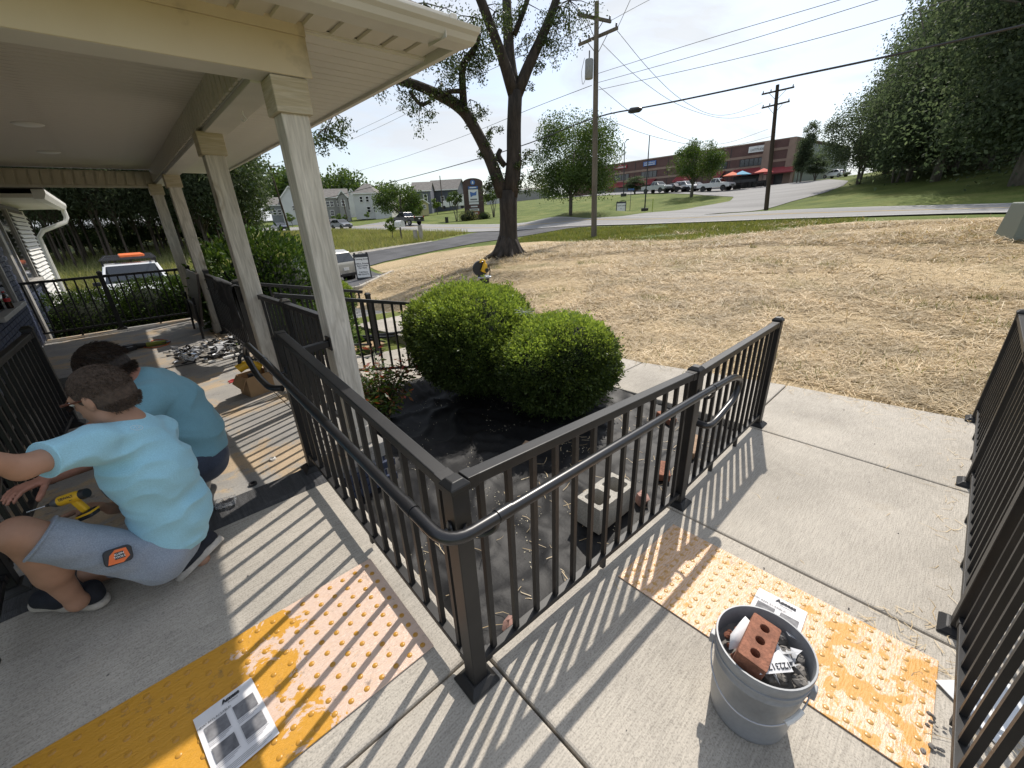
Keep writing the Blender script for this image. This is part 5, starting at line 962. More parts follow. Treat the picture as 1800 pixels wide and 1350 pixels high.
# drill in his right hand
dr = thing('cordless_drill', 'yellow and black cordless drill held by the crouching man in front', 'drill', dpos); fd = unit(_v((-.78, .50, -.22))); upd = _v((.05, .1, 1)); s_ = np.cross(fd, upd); upd = unit(np.cross(s_, fd)); DS = .64; g = lambda x, y, z: Vector(dpos+(fd*x+unit(s_)*y+upd*z)*DS)
mb = MB(); mb.tube([g(-.095, 0, .03), g(-.06, 0, .032), g(.045, 0, .032)], [.030*DS, .034*DS, .033*DS], 14); bd = mb.build('body', M_yel, dr, smooth=True); mb = MB(); mb.tube([g(-.125, 0, .03), g(-.094, 0, .03)], [.031*DS, .035*DS], 14); mb.build('motor_cap', M_bpl, dr, smooth=True); mb = MB(); mb.tube([g(.045, 0, .032), g(.075, 0, .032), g(.10, 0, .032)], [.033*DS, .030*DS, .018*DS], 14); mb.build('gear_case', pm('grey_metal', (.20,.20,.21), .35, metal=.7), dr, smooth=True); mb = MB(); mb.tube([g(.10, 0, .032), g(.135, 0, .032)], [.013*DS, .009*DS], 10); mb.build('chuck', M_bpl, dr, smooth=True); mb = MB(); mb.tube([g(.135, 0, .032), g(.26, 0, .032)], .0028, 6); mb.build('bit', M_stl, dr)
mb = MB(); mb.bar(g(-.03, 0, .01), g(-.055, 0, -.085), .034*DS, .045*DS, fd); mb.build('handle', M_yel, dr, bevel=.006); mb = MB(); mb.bar(g(-.05, 0, -.085), g(-.055, 0, -.13), .07*DS, .095*DS, fd); mb.build('battery', M_bpl, dr, bevel=.006); mb = MB(); mb.bar(g(-.052, 0, -.092), g(-.053, 0, -.104), .074*DS, .099*DS, fd); mb.build('battery_band', M_yel, dr)
vw = unit(_v(CAMP)-dpos); text_on('print', 'DEWALT', .0145, M_ink, dr, Vector(_v(g(-.025, 0, .040))+unit(vw-fd*(vw@fd))*.0345*DS), -fd, upd, bold=.0005)
text_on('print', '20V', .0095, M_ink, dr, Vector(_v(g(-.045, 0, .018))+unit(vw-fd*(vw@fd))*.0342*DS), -fd, upd, bold=.0004)
# tape measure clipped to his pocket
tpc, tn = on_cloth(sh1, 207, 976); tn = unit(_v(tn)*.4+unit(_v(CAMP)-_v(tpc))*.6); tm = thing('tape_measure', 'orange and black tape measure clipped to the denim shorts', 'tape measure', tpc); tx = unit(np.cross((0, 0, 1), tn)); ty = np.cross(tn, tx); th_ = R(-12); tx, ty = tx*math.cos(th_)+ty*math.sin(th_), ty*math.cos(th_)-tx*math.sin(th_); tp_ = _v(tpc)+tn*.012; Mt = Matrix(((tx[0], ty[0], tn[0], tp_[0]), (tx[1], ty[1], tn[1], tp_[1]), (tx[2], ty[2], tn[2], tp_[2]), (0, 0, 0, 1)))
mb = MB(); mb.prism(rrect(0, 0, .088, .066, .016), -.016, .016, Mt); mb.build('case', M_bpl, tm, bevel=.003); mb = MB(); mb.prism([(-.034, -.026), (.012, -.030), (.034, -.010), (.026, .026), (-.008, .028), (-.026, .010)], .016, .0185, Mt); mb.build('face', M_ora, tm); mb = MB(); mb.prism([(-.012, -.012), (.020, -.012), (.016, .016), (-.010, .016)], .0187, .020, Mt); mb.build('badge', M_bpl, tm)
text_on('print', 'KLEIN', .011, M_white, tm, Mt@Vector((.003, .008, .0205)), tx, ty, bold=.0002); text_on('print', 'TOOLS', .011, M_white, tm, Mt@Vector((.003, -.004, .0205)), tx, ty, bold=.0002)
# ---- the man behind: kneeling, light blue shirt with shade put into its colour, dark jeans
K = dict(pel=at(352, 805, 2.92), sp=at(338, 760, 2.95), ch=at(300, 712, 3.00), uc=at(262, 685, 3.02), nk=at(238, 668, 3.03), Ls=at(268, 700, 2.88), Rs=at(285, 672, 3.16), Le=at(195, 800, 2.72), Lw=at(82, 842, 2.56), Re=at(180, 745, 3.2), Rw=at(90, 790, 3.1), Lh=at(352, 815, 2.86), Rh=at(368, 805, 3.02), Lk=at(215, 850, 2.95), Rk=at(215, 830, 3.15)); K = {k: _v(p) for k, p in K.items()}
hc2 = _v(at(180, 648, 3.02)); hf2 = _v((-.80, .42, -.42)); hu2 = _v((-.42, .22, .88)); p2 = thing('person', 'dark haired man kneeling in shade-darkened blue shirt and dark jeans behind the crouching man', 'person', (-.7, 2.05, FZ))
b = Blob(); b.chain([K['pel'], K['sp'], K['ch'], K['uc']], [.145, .135, .145, .115], .06); b.cap(K['Ls']*.8+K['uc']*.2, K['Rs']*.8+K['uc']*.2, .072, .072, .05).chain([K['uc'], K['nk'], hc2], [.072, .060, .06], .04)
b.cap(K['Ls'], K['Le'], .048, .041, .03).cap(K['Le'], K['Lw'], .038, .028, .02).cap(K['Rs'], K['Re'], .055, .044, .03).cap(K['Re'], K['Rw'], .043, .030, .02); fa, fb = np.array((-.545, 2.03, .245)), np.array((-.475, 2.06, .29)); toe2, heel2 = np.array((-.555, 2.02, .18)), np.array((-.455, 2.07, .38))
for h_, k_ in (('Lh', 'Lk'), ('Rh', 'Rk')): b.cap(K[h_], K[k_], .09, .066, .05)
b.cap(K['Lk'], np.array((-.50, 2.12, .33)), .058, .042, .03).cap(K['Rk'], np.array((-.42, 2.30, .30)), .058, .042, .03); hg2, _ = head(b, hc2, hf2, hu2, 1.02); hand(b, K['Lw'], K['Lw']-K['Le'], (.2, .2, -1), 1, .45); hand(b, K['Rw'], K['Rw']-K['Re'], (.2, .2, -1), -1, .5)
blob('body', b, M_skin2, p2, .008)
ax2 = unit(K['uc']-K['pel']); b = Blob(); b.chain([K['pel'], K['sp'], K['ch'], K['uc']], [.158, .152, .160, .128], .06); b.cap(K['Ls']*.8+K['uc']*.2, K['Rs']*.8+K['uc']*.2, .086, .086, .05).cap(K['uc'], K['nk']*.5+K['uc']*.5, .095, .070, .04); sle = K['Ls']*.45+K['Le']*.55; b.cap(K['Ls'], sle, .080, .076, .03).cap(K['Rs'], K['Rs']*.5+K['Re']*.5, .078, .074, .03).cut(K['pel']+ax2*.0, -ax2)
shirt2 = blob('shirt', b, M_shirt2, p2, .0075, .013, 23, 16)
b = Blob(); b.cap(K['pel'], K['pel']+ax2*.0, .150, .145, .05); [b.cap(K[h_], K[k_], .104, .084, .06) for h_, k_ in (('Lh', 'Lk'), ('Rh', 'Rk'))]; b.cap(K['Lk'], np.array((-.52, 2.11, .32)), .075, .062, .03).cap(K['Rk'], np.array((-.45, 2.29, .29)), .075, .06, .03); blob('jeans', b, M_denim2, p2, .009, .007, 6, 16)
shoe(p2, heel2, toe2, (-.85, .2, .4)); shoe(p2, np.array((-.39, 2.33, .38)), np.array((-.50, 2.27, .18)), (-.85, .2, .4))
shellhair('hair', hc2, hf2, hu2, M_hair2, p2, 1, [((0, .070, .040), (0, 1, -.45)), ((0, -.02, -.085), (0, .5, -1))], .014, wr=.004, scale=1.02)
strands(p2, hc2, hf2, hu2, M_str2, 9000, .024, 1.02, .015, -.075, lambda z: np.where(z > .03, .085, .0+0*z), 2, .09)
def rib(par, m_, ctr, nrm, r, th, nm, sx=1.0):
    n_ = unit(_v(nrm)); a = unit(np.cross(n_, (0.3, .1, 1))); b_ = np.cross(n_, a); MB().tube([Vector(_v(ctr)+a*math.cos(t)*r+b_*math.sin(t)*r*sx) for t in np.linspace(0, 2*math.pi, 25)], th, 6, cap=False).build(nm, m_, par, smooth=True, angle=180)
sl1 = J['Ls']*.28+J['Le']*.72; rib(shirt1, M_shirt1, sl1-unit(J['Le']-J['Ls'])*.004, J['Le']-J['Ls'], .0635, .0045, 'sleeve_hem'); rib(shirt1, M_shirt1, J['nk']*.62+J['uc']*.38, J['nk']-J['uc']+np.array((-.05, .03, .05)), .071, .0065, 'collar')
rib(shirt2, M_shirt2, K['nk']*.62+K['uc']*.38, K['nk']-K['uc']+np.array((-.05, .03, .05)), .071, .0065, 'collar'); kd_ = J['Lk']-J['Lh']; rib(sh1, M_denim1, J['Lh']*.13+J['Lk']*.87-unit(kd_)*.006, kd_, .086, .005, 'leg_hem')
# ---------------------------------------------------------------- plants near the house
def sphere_dirs(n, rng): return unit(rng.normal(size=(n, 3)))
def bump3(D, rng, k=9, amp=.12):
    r = np.ones(len(D))
    for _ in range(k): a = unit(rng.normal(size=3)); r += amp*np.clip((D@a-.55)/.45, -0.0, 1)**2*rng.uniform(-.6, 1.2)
    for _ in range(26): a = unit(rng.normal(size=3)); r += amp*.38*np.clip((D@a-.86)/.14, 0, 1)*rng.uniform(-.7, 1)
    return r
M_box = leafmat('boxwood_leaf', [(.038,.064,.020), (.060,.098,.027), (.086,.13,.035), (.11,.155,.042)], .42, .45, 3)
M_boxn = leafmat('boxwood_lit_new_growth', [(.18,.265,.055), (.25,.34,.075), (.33,.42,.11)], .48, .45, 3)  # paler new growth on the tops, brightened further as a painted sunlit highlight
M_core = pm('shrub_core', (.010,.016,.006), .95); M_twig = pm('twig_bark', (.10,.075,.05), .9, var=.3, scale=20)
def clipped_bush(name, label, c, rad, n, seed, group=None, leaf=.027, lobes=7, spread=.36, new=True):
    """dense clipped shrub of several lobes: twiggy tufts of small leaves over a dark core"""
    rng = np.random.default_rng(seed); c = np.array(c, float); rad = np.array(rad, float); t = thing(name, label, 'shrub', (c[0], c[1], c[2]-rad[2]), group)
    LO = [(np.zeros(3), np.ones(3)*.86)]
    for k in range(lobes): a = 6.283*k/lobes+rng.uniform(-.4, .4); LO.append((np.array([math.cos(a)*spread*1.25, math.sin(a)*spread*1.25, rng.uniform(-.15, .42)]), np.array([1, 1, .9])*rng.uniform(.42, .62)))
    Ps, Ds = [], []
    for o, r in LO:
        m = int(n*(r[0]**2)/1.6); D = sphere_dirs(m, rng); D = D[np.array([mnoise.noise(Vector(q*4.2+seed)) for q in D]) > -.42+.25*(rng.random(m)-.5)]; m = len(D); rr = bump3(D, rng, 10, .12)*(1-.12*rng.random(m)**1.5)*(1+(rng.random(m) < .06)*rng.random(m)*.22); Q = o+D*r*rr[:, None]; keep = np.ones(m, bool)
        for o2, r2 in LO:
            if o2 is not o: keep &= np.linalg.norm((Q-o2)/r2, axis=1) > .93
        keep &= Q[:, 2] > -.97; Ps.append(Q[keep]); Ds.append(D[keep])
    U = np.concatenate(Ps); D = np.concatenate(Ds); P = c+U*rad
    k = 6; out = np.repeat(unit(D+np.array([0, 0, .35])+rng.normal(size=D.shape)*.35), k, 0); P5 = np.repeat(P, k, 0)+out*rng.random((len(out), 1))*leaf*2.4+rng.normal(size=out.shape)*leaf*.45
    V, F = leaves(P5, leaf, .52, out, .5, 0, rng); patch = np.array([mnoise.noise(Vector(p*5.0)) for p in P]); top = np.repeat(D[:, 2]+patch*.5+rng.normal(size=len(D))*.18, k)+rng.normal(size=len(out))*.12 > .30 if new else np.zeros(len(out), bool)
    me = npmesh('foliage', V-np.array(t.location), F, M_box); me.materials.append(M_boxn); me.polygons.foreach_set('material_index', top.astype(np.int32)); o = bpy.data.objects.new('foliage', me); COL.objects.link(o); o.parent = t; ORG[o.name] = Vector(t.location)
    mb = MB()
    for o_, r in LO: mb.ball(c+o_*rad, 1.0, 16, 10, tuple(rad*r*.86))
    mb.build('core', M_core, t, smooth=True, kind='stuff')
    for q in range(4): a = q*1.7; MB().tube([(c[0]+.05*math.cos(a), c[1]+.05*math.sin(a), c[2]-rad[2]-.03), (c[0]+.16*math.cos(a), c[1]+.16*math.sin(a), c[2]-rad[2]*.5)], .016, 6).build('stem', M_twig, t)
    return t
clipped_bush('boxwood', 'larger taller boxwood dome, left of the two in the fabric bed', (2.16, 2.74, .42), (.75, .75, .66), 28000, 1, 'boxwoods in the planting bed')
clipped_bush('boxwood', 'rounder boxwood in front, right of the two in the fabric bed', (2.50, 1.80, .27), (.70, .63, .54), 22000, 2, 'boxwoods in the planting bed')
clipped_bush('boxwood', 'small clipped bush beside the far sloping railing by the parking lot', (2.42, 7.95, .24), (.44, .50, .58), 6000, 3)
# cobweb on the boxwood
mb = MB(); c = at(922, 548, 3.85)
for k in range(9): a = k*.7; q = c+CR*(.10*math.cos(a))+Vector((0, 0, .045*math.sin(a)))+_d*(-.03); mb.tube([c, q], .0012, 4)
mb.build('cobweb', M_paper, None, label='small white cobweb on the crown between the two boxwoods', cat='cobweb', kind='stuff')
M_nan = leafmat('nandina_leaf', [(.035,.075,.015), (.06,.12,.02), (.12,.17,.03), (.20,.05,.03)], .3, .4, 6); M_nanr = leafmat('nandina_red_tip', [(.30,.05,.05), (.34,.09,.06), (.20,.12,.04)], .3, .45, 6); M_laur = leafmat('laurel_leaf', [(.026,.055,.014), (.045,.09,.02), (.075,.135,.028), (.12,.19,.04)], .3, .5, 1.2, .25)
def cane_plant(name, label, c, h, n, spread, seed, leaf, m_, tipm=None, per=40):
    rng = np.random.default_rng(seed); t = thing(name, label, 'plant', c); c = np.array(c); mb = MB(); Ps, Os, Ts = [], [], []
    for k in range(n):
        a = rng.uniform(0, 6.28); s = spread*math.sqrt(rng.random()); hh = h*rng.uniform(.6, 1.05)*(1-.35*s/spread); tip = c+np.array([math.cos(a)*s, math.sin(a)*s, hh]); mid_ = c+np.array([math.cos(a)*s*.45, math.sin(a)*s*.45, hh*.55]); mb.tube([c+np.array([math.cos(a), math.sin(a), 0])*.04, mid_, tip], [.008, .006, .003], 5)
        m = per; u = .35+.65*rng.random(m); Pm = np.where(u[:, None] < .55, c+(mid_-c)*(u[:, None]/.55), mid_+(tip-mid_)*((u[:, None]-.55)/.45)); az = rng.random(m)*6.28; rad_ = np.stack([np.cos(az), np.sin(az), rng.normal(size=m)*.3], 1); Pm = Pm+rad_*leaf*1.6*rng.random((m, 1)); Ps.append(Pm); Os.append(rad_); Ts.append((u > .93) & (rng.random(m) < .6))
    P = np.concatenate(Ps); O = np.concatenate(Os); T = np.concatenate(Ts); V, F = leaves(P, leaf, .36, O, .55, .12, rng); me = npmesh('foliage', V-np.array(t.location), F, m_)
    if tipm: me.materials.append(tipm); me.polygons.foreach_set('material_index', T.astype(np.int32))
    o = bpy.data.objects.new('foliage', me); COL.objects.link(o); o.parent = t; mb.build('stem', M_twig, t, kind='stuff', smooth=True); return t
cane_plant('nandina', 'leafy nandina with red young tips, left of the boxwoods behind the railing', (1.06, 2.95, -.22), .80, 24, .42, 4, .062, M_nan, M_nanr, 60)
# hedge beyond the end railing
def hedge(label, c, rad, seed, n, mat_, leaf=.04, aspect=.5):
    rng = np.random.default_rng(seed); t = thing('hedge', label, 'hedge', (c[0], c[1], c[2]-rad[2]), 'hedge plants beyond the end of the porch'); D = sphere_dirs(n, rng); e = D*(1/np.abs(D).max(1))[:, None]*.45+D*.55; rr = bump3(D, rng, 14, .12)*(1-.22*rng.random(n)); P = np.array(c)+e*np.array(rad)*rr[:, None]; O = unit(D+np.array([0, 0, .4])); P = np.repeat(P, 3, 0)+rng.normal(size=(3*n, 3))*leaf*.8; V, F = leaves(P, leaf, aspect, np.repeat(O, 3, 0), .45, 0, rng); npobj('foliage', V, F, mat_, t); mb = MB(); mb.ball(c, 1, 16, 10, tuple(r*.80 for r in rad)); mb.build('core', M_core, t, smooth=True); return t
M_hedge = leafmat('hedge_leaf', [(.022,.045,.012), (.04,.075,.018), (.065,.11,.024), (.09,.14,.03)], .3, .6, 1.5, .2); M_azal = leafmat('rusty_leaf', [(.16,.07,.035), (.24,.11,.05), (.10,.09,.03)], .2, .6, 2)
hedge('clipped dark hedge plant left of the end railing post', (-1.35, 10.2, .02), (.78, .62, .78), 31, 5200, M_hedge); hedge('clipped dark hedge plant right of the end railing post', (-.35, 10.35, .04), (.75, .62, .80), 32, 5200, M_hedge); hedge('large leaved hedge plant next to the last pillar', (.45, 10.3, .02), (.62, .6, .80), 33, 3000, M_laur, .075, .45)
hedge('low rusty azalea seen between the rails', (-.55, 9.55, -.42), (.42, .28, .34), 34, 1800, M_azal, .03); hedge('low yellow green shrub at the foot of the end railing', (-1.05, 9.5, -.55), (.5, .3, .30), 35, 1800, leafmat('chartreuse_leaf', [(.13,.17,.02), (.19,.23,.03)], .3, .5, 2), .03)
t = hedge('large glossy laurel shrub behind the second and third porch pillars', (1.25, 7.75, .42), (.98, .85, 1.12), 36, 5200, M_laur, .085, .42); t.name = 'laurel'; t['category'] = 'shrub'; del t['group']; t = hedge('lower laurel growth under the far sloping railing', (1.25, 6.15, .02), (.70, .62, .50), 37, 2200, M_laur, .075, .42); t.name = 'laurel'; t['category'] = 'shrub'; del t['group']
# ---------------------------------------------------------------- straw on the lawn, grass tufts
GREEN = [(16.7,7.1),(16.9,9.8),(18.6,15.2),(19.6,17.6),(19.2,20.5),(22,22.3),(25.5,20.5),(25.9,13),(25.0,6),(23.5,2.5),(22.3,2.7),(21,4),(19.3,4.6),(18.4,6)]
rng = np.random.default_rng(12)
def straw_zone(n, r0, r1, ln, wd):
    a = rng.uniform(-1.25, 1.75, n*2)*.72+.55; r = np.sqrt(rng.uniform(r0*r0, r1*r1, n*2)); P = np.stack([r*np.cos(a)-.5, r*np.sin(a)-.9], -1)
    ok = (inside(P, STRAW) | (inside(P, GREEN) & (rng.random(len(P)) < .08+.6*(np.sin(P[:, 0]*1.3+1)*np.sin(P[:, 1]*.9) > .55)))) & ~((P[:, 0] < 4.62) & (P[:, 1] < .2) & (P[:, 1] > -1.53)) & ((P[:, 1] < -1.53) | (P[:, 0] > np.interp(P[:, 1], [-1.5,.125,1.7,3.3,7,9.5,13.2,15], [4.50,4.40,4.12,4.11,4.24,4.59,5.04,5.6])-.02)); P = P[ok][:n]
    # thin where the soil shows
    k = np.array([mnoise.noise(Vector((x*.45, y*.45, 2.2))) for x, y in P]); P = P[(k < .26) | (rng.random(len(P)) < .30)]
    k2 = np.array([mnoise.noise(Vector((x*1.1, y*1.1, 8))) for x, y in P]); z = tz(P[:, 0], P[:, 1])+.014+np.abs(rng.normal(size=len(P)))*.02+.05*np.clip(k2, 0, 1); return strawpieces(np.column_stack([P, z]), ln, wd, rng, .16, .5)
Vs, Fs, o_ = [], [], 0
for n, r0, r1, ln, wd in ((5000, 1.2, 4.4, .15, .005), (40000, 4.4, 7.2, .17, .0058), (36000, 7.2, 11, .22, .009), (34000, 11, 17, .26, .013), (60000, 16, 25, .28, .016)):
    V, F = straw_zone(n, r0, r1, ln, wd); Vs.append(V); Fs.append(F+o_); o_ += len(V)
npobj('straw_mulch', np.concatenate(Vs), np.concatenate(Fs), M_strawp, kind='stuff', label='pale straw mulch spread over the newly seeded lawn', cat='straw')
M_blade = leafmat('grass_blade', [(.10,.13,.03), (.15,.185,.045), (.21,.225,.07), (.30,.27,.12)], .4, .6, .5); M_tall = leafmat('tall_grass_blade', [(.17,.20,.06), (.24,.27,.10), (.31,.31,.14), (.38,.35,.20)], .4, .6, .3)
def scatter(poly, n, seed): 
    r = np.random.default_rng(seed); q = np.asarray(poly); lo, hi = q.min(0), q.max(0); P = r.uniform(lo, hi, (int(n*3), 2)); P = P[inside(P, poly)][:n]; return np.column_stack([P, tz(P[:, 0], P[:, 1])])
P = scatter(GREEN, 26000, 41); P = P[np.array([mnoise.noise(Vector((x*.5, y*.35, 4))) for x, y, z in P]) > -.38]; V, F = blades(P, .11, .035, .4, rng); npobj('verge_grass', V, F, M_blade, kind='stuff', label='short green grass between the straw and the road', cat='grass')
cl = []; rr_ = np.random.default_rng(5)
for k in range(80):
    a = rr_.uniform(-.2, 1.25); r = rr_.uniform(5.0, 19); c = np.array([r*math.cos(a)-.5, r*math.sin(a)-.9])
    if inside(c[None], STRAW)[0]: n = rr_.integers(10, 110); cl.append(c+rr_.normal(size=(n, 2))*rr_.uniform(.05, .5)*np.array([.7, 1.3]))
P = np.concatenate(cl); P = np.column_stack([P, tz(P[:, 0], P[:, 1])]); P = P[inside(P[:, :2], STRAW)]; V, F = blades(P, .12, .010, .5, rng); npobj('grass_tufts', V, F, M_blade, kind='stuff', label='green grass tufts coming up through the straw', cat='grass')
TALL = [(9,34.6),(13,34.3),(17.5,34),(21.2,33.6),(27.0,35.6),(27.0,44),(26.5,58),(25,80),(20,84),(14,60)]
P = scatter(TALL, 40000, 42); V, F = blades(P, .42, .05, .35, rng); npobj('tall_grass', V, F, M_tall, kind='stuff', label='tall meadow grass between the driveway and the road', cat='grass')
FLD = [(-14,34.5),(9,34.8),(14,60),(6,66),(-16,60)]
P = scatter(FLD, 34000, 43); V, F = blades(P, .65, .06, .3, rng); npobj('tall_grass', V, F, M_tall, kind='stuff', label='tall pale grass in the field before the pine wood', cat='grass')
# ---------------------------------------------------------------- trees
M_bark = pm('oak_bark', (.048,.038,.030), .95, var=.45, scale=7, bump=1.0, bscale=16, sc=(1, 1, .22), grit=.4, gscale=30); M_bark2 = pm('grey_bark', (.13,.115,.095), .95, var=.35, scale=5, bump=.6, sc=(1, 1, .3)); M_pine = pm('pine_bark', (.075,.058,.045), .95, var=.4, scale=4, sc=(1, 1, .3))
M_oak = leafmat('oak_leaf', [(.024,.044,.014), (.038,.062,.02), (.06,.09,.03), (.09,.125,.04)], .35, .5, .5); M_mid = leafmat('ash_leaf', [(.05,.09,.022), (.075,.125,.030), (.11,.165,.045)], .4, .5, .3); M_drk = leafmat('dark_tree_leaf', [(.064,.088,.056), (.086,.114,.070), (.112,.142,.088), (.14,.168,.108)], .55, .6, .16, .10, (1.05, 1.12, .8)); M_ndl = leafmat('pine_needle', [(.070,.092,.056), (.095,.12,.072), (.125,.15,.095)], .55, .6, .25, .15, (1.1, 1.15, .85))
def limb(mb, pts, rs, n=9): mb.tube(smooth_path(pts, .5, 4) if len(pts) > 2 else pts, [float(v) for v in np.interp(np.linspace(0, 1, (len(pts)-2)*6+2 if len(pts) > 2 else 2), np.linspace(0, 1, len(rs)), rs)], n)
ok = thing('oak_tree', 'big old oak with forked dark trunk standing in the straw', 'tree', at(893, 447, 19.0)); OD = 19.0; A_ = lambda x, y, d=0: at(x, y, OD+d)
tk = MB(); limb(tk, [A_(893, 452), A_(893, 430), A_(894, 390), A_(893, 335)], [.72, .41, .365, .40], 14); limb(tk, [A_(896, 345), A_(904, 290), A_(903, 230), A_(906, 160)], [.34, .31, .29, .27], 12)
for k in range(9): a = k*.7; p0 = Vector(A_(893, 449)); e = Vector((math.cos(a), math.sin(a), 0)); limb(tk, [p0+e*1.15+Vector((0, 0, -.1)), p0+e*.55+Vector((0, 0, .12)), p0+e*.25+Vector((0, 0, .8))], [.05, .14, .16], 7)
tk.build('trunk', M_bark, ok, smooth=True, angle=180)
LB = [([(884, 345), (866, 290, -.2), (845, 245, -.4), (820, 200, -.6), (800, 182, -.8), (770, 166, -1.2), (730, 148, -1.8), (690, 138, -2.2), (640, 120, -3)], [.32, .27, .25, .25, .22, .18, .16, .14, .10]), ([(816, 195, -.6), (813, 150, -.9), (812, 112, -1.2), (834, 88, -1.6), (842, 60, -2)], [.17, .15, .14, .12, .08]), ([(815, 160, -.8), (790, 160, -1.2), (770, 170, -1.6)], [.10, .08, .05]),
      ([(756, 178, -1.6), (740, 186, -1.8), (728, 172, -2), (720, 160, -2.1)], [.07, .08, .08, .06]), ([(904, 170), (887, 110, -.3), (866, 55, -.6), (838, -20, -1), (800, -90, -1.5)], [.27, .22, .20, .18, .14]), ([(904, 165), (896, 110, .4), (893, 50, .8), (890, -20, 1.3), (884, -120, 2)], [.30, .25, .22, .18, .12]), ([(907, 170), (930, 112, .2), (955, 60, .4), (975, 10, .6), (1000, -80, 1)], [.27, .23, .20, .17, .12]), ([(905, 60, .6), (925, 8, 1), (945, -60, 1.5)], [.12, .11, .08]), ([(880, 262), (874, 275), (888, 292)], [.10, .16, .12])]
for pts, rs in LB: mb = MB(); limb(mb, [A_(*p) for p in pts], [q*.86 for q in rs], 9); mb.build('limb', M_bark, ok, smooth=True, angle=180)
rng = np.random.default_rng(77); tw = MB(); LP = []
def clump(c, r, n, droop=.6):
    c = np.array(c, float); D = rng.normal(size=(n, 3))*np.array([.5, .5, .42])*r; P = c+D; P[:, 2] -= np.abs(rng.normal(size=n))*r*.35; LP.append(P)
def twigs(px, py, d, L_, n):
    p = Vector(A_(px, py, d)); 
    for k in range(n):
        e = Vector((rng.normal()*.5, rng.normal()*.5, -rng.uniform(.1, .9))).normalized()*L_*rng.uniform(.5, 1.2); q = p+e; tw.tube([p, p+e*.5+Vector((0, 0, .06)), q], [.02, .012, .006], 5); clump(q, .27*L_, 62); clump(p+e*.6, .22*L_, 30)
for px, py, d, L_, n in ((735, 150, -1.9, .8, 3), (722, 150, -2.0, .9, 3), (738, 185, -2, .8, 3), (770, 140, -1.4, .6, 3), (800, 120, -1.4, .6, 3), (815, 90, -1.6, .8, 5), (838, 80, -1.7, .8, 6), (790, 155, -1.2, .6, 4), (834, 95, -1.6, .7, 3), (826, 175, -.6, .5, 3), (845, 195, -.6, .6, 4), (866, 225, -.5, .5, 3), (862, 240, -.4, .6, 3), (858, 258, -.4, .6, 4), (872, 300, -.3, .6, 4), (868, 320, -.2, .6, 4), (905, 300, .2, .6, 5), (918, 315, .2, .6, 4), (935, 300, .2, .8, 5), (940, 265, .2, .6, 3), (905, 275, 0, .5, 3), (918, 130, .2, .5, 4), (940, 95, .3, .5, 4), (925, 60, .4, .6, 4), (960, 70, .5, .8, 6), (975, 40, .6, 1.0, 7), (985, 10, .7, 1.2, 9), (1000, 0, .9, 1.2, 9), (870, 20, 0, .8, 5), (855, 10, -.8, .8, 4), (890, 15, .8, .8, 5), (925, 5, 1, 1, 6), (800, 40, -2, 1.3, 10), (830, 30, -1.6, 1.1, 8), (780, 60, -2.3, 1.3, 10), (760, 30, -2.5, 1.4, 9), (745, 5, -2.5, 1.4, 9), (690, 140, -2.3, .8, 3), (588, 200, -3.4, .8, 6), (572, 225, -3.6, .7, 6)): twigs(px, py, d, L_, n)
for k in range(230):                       # the part of the crown above the picture, which shades the lawn
    a = rng.uniform(0, 6.28); r = 7*math.sqrt(rng.random()); z = rng.uniform(11.5, 19); base = A_(893, 447); clump((base.x+r*math.cos(a), base.y+r*math.sin(a), z), .8, 70)
P = np.concatenate(LP); V, F = leaves(P, .085, .5, None, 0, .35, rng); npobj('crown', V, F, M_oak, ok); tw.build('twigs', M_bark, ok, kind='stuff')
def crown_pts(c, rad, n, rng, lumps=40, drp=0., hollow=.55):
    """leaf positions in lumps through the volume of the crown, leaving gaps between lumps"""
    D = unit(rng.normal(size=(lumps, 3))); D[:, 2] = np.where(D[:, 2] < -.75, -.4, D[:, 2]); r = hollow+(1-hollow)*rng.random(lumps)**.6; C_ = np.array(c)+D*np.array(rad)*(r*.86)[:, None]; s = np.array(rad).mean()*.34*(.6+.7*rng.random(lumps)); k = rng.integers(0, lumps, n)
    d = unit(rng.normal(size=(n, 3)))*(rng.random((n, 1))**.45); d[:, 2] *= .72; P = C_[k]+d*s[k][:, None]; P[:, 2] -= drp*np.abs(rng.normal(size=n))*s[k]*(np.hypot(d[:, 0], d[:, 1])); return P
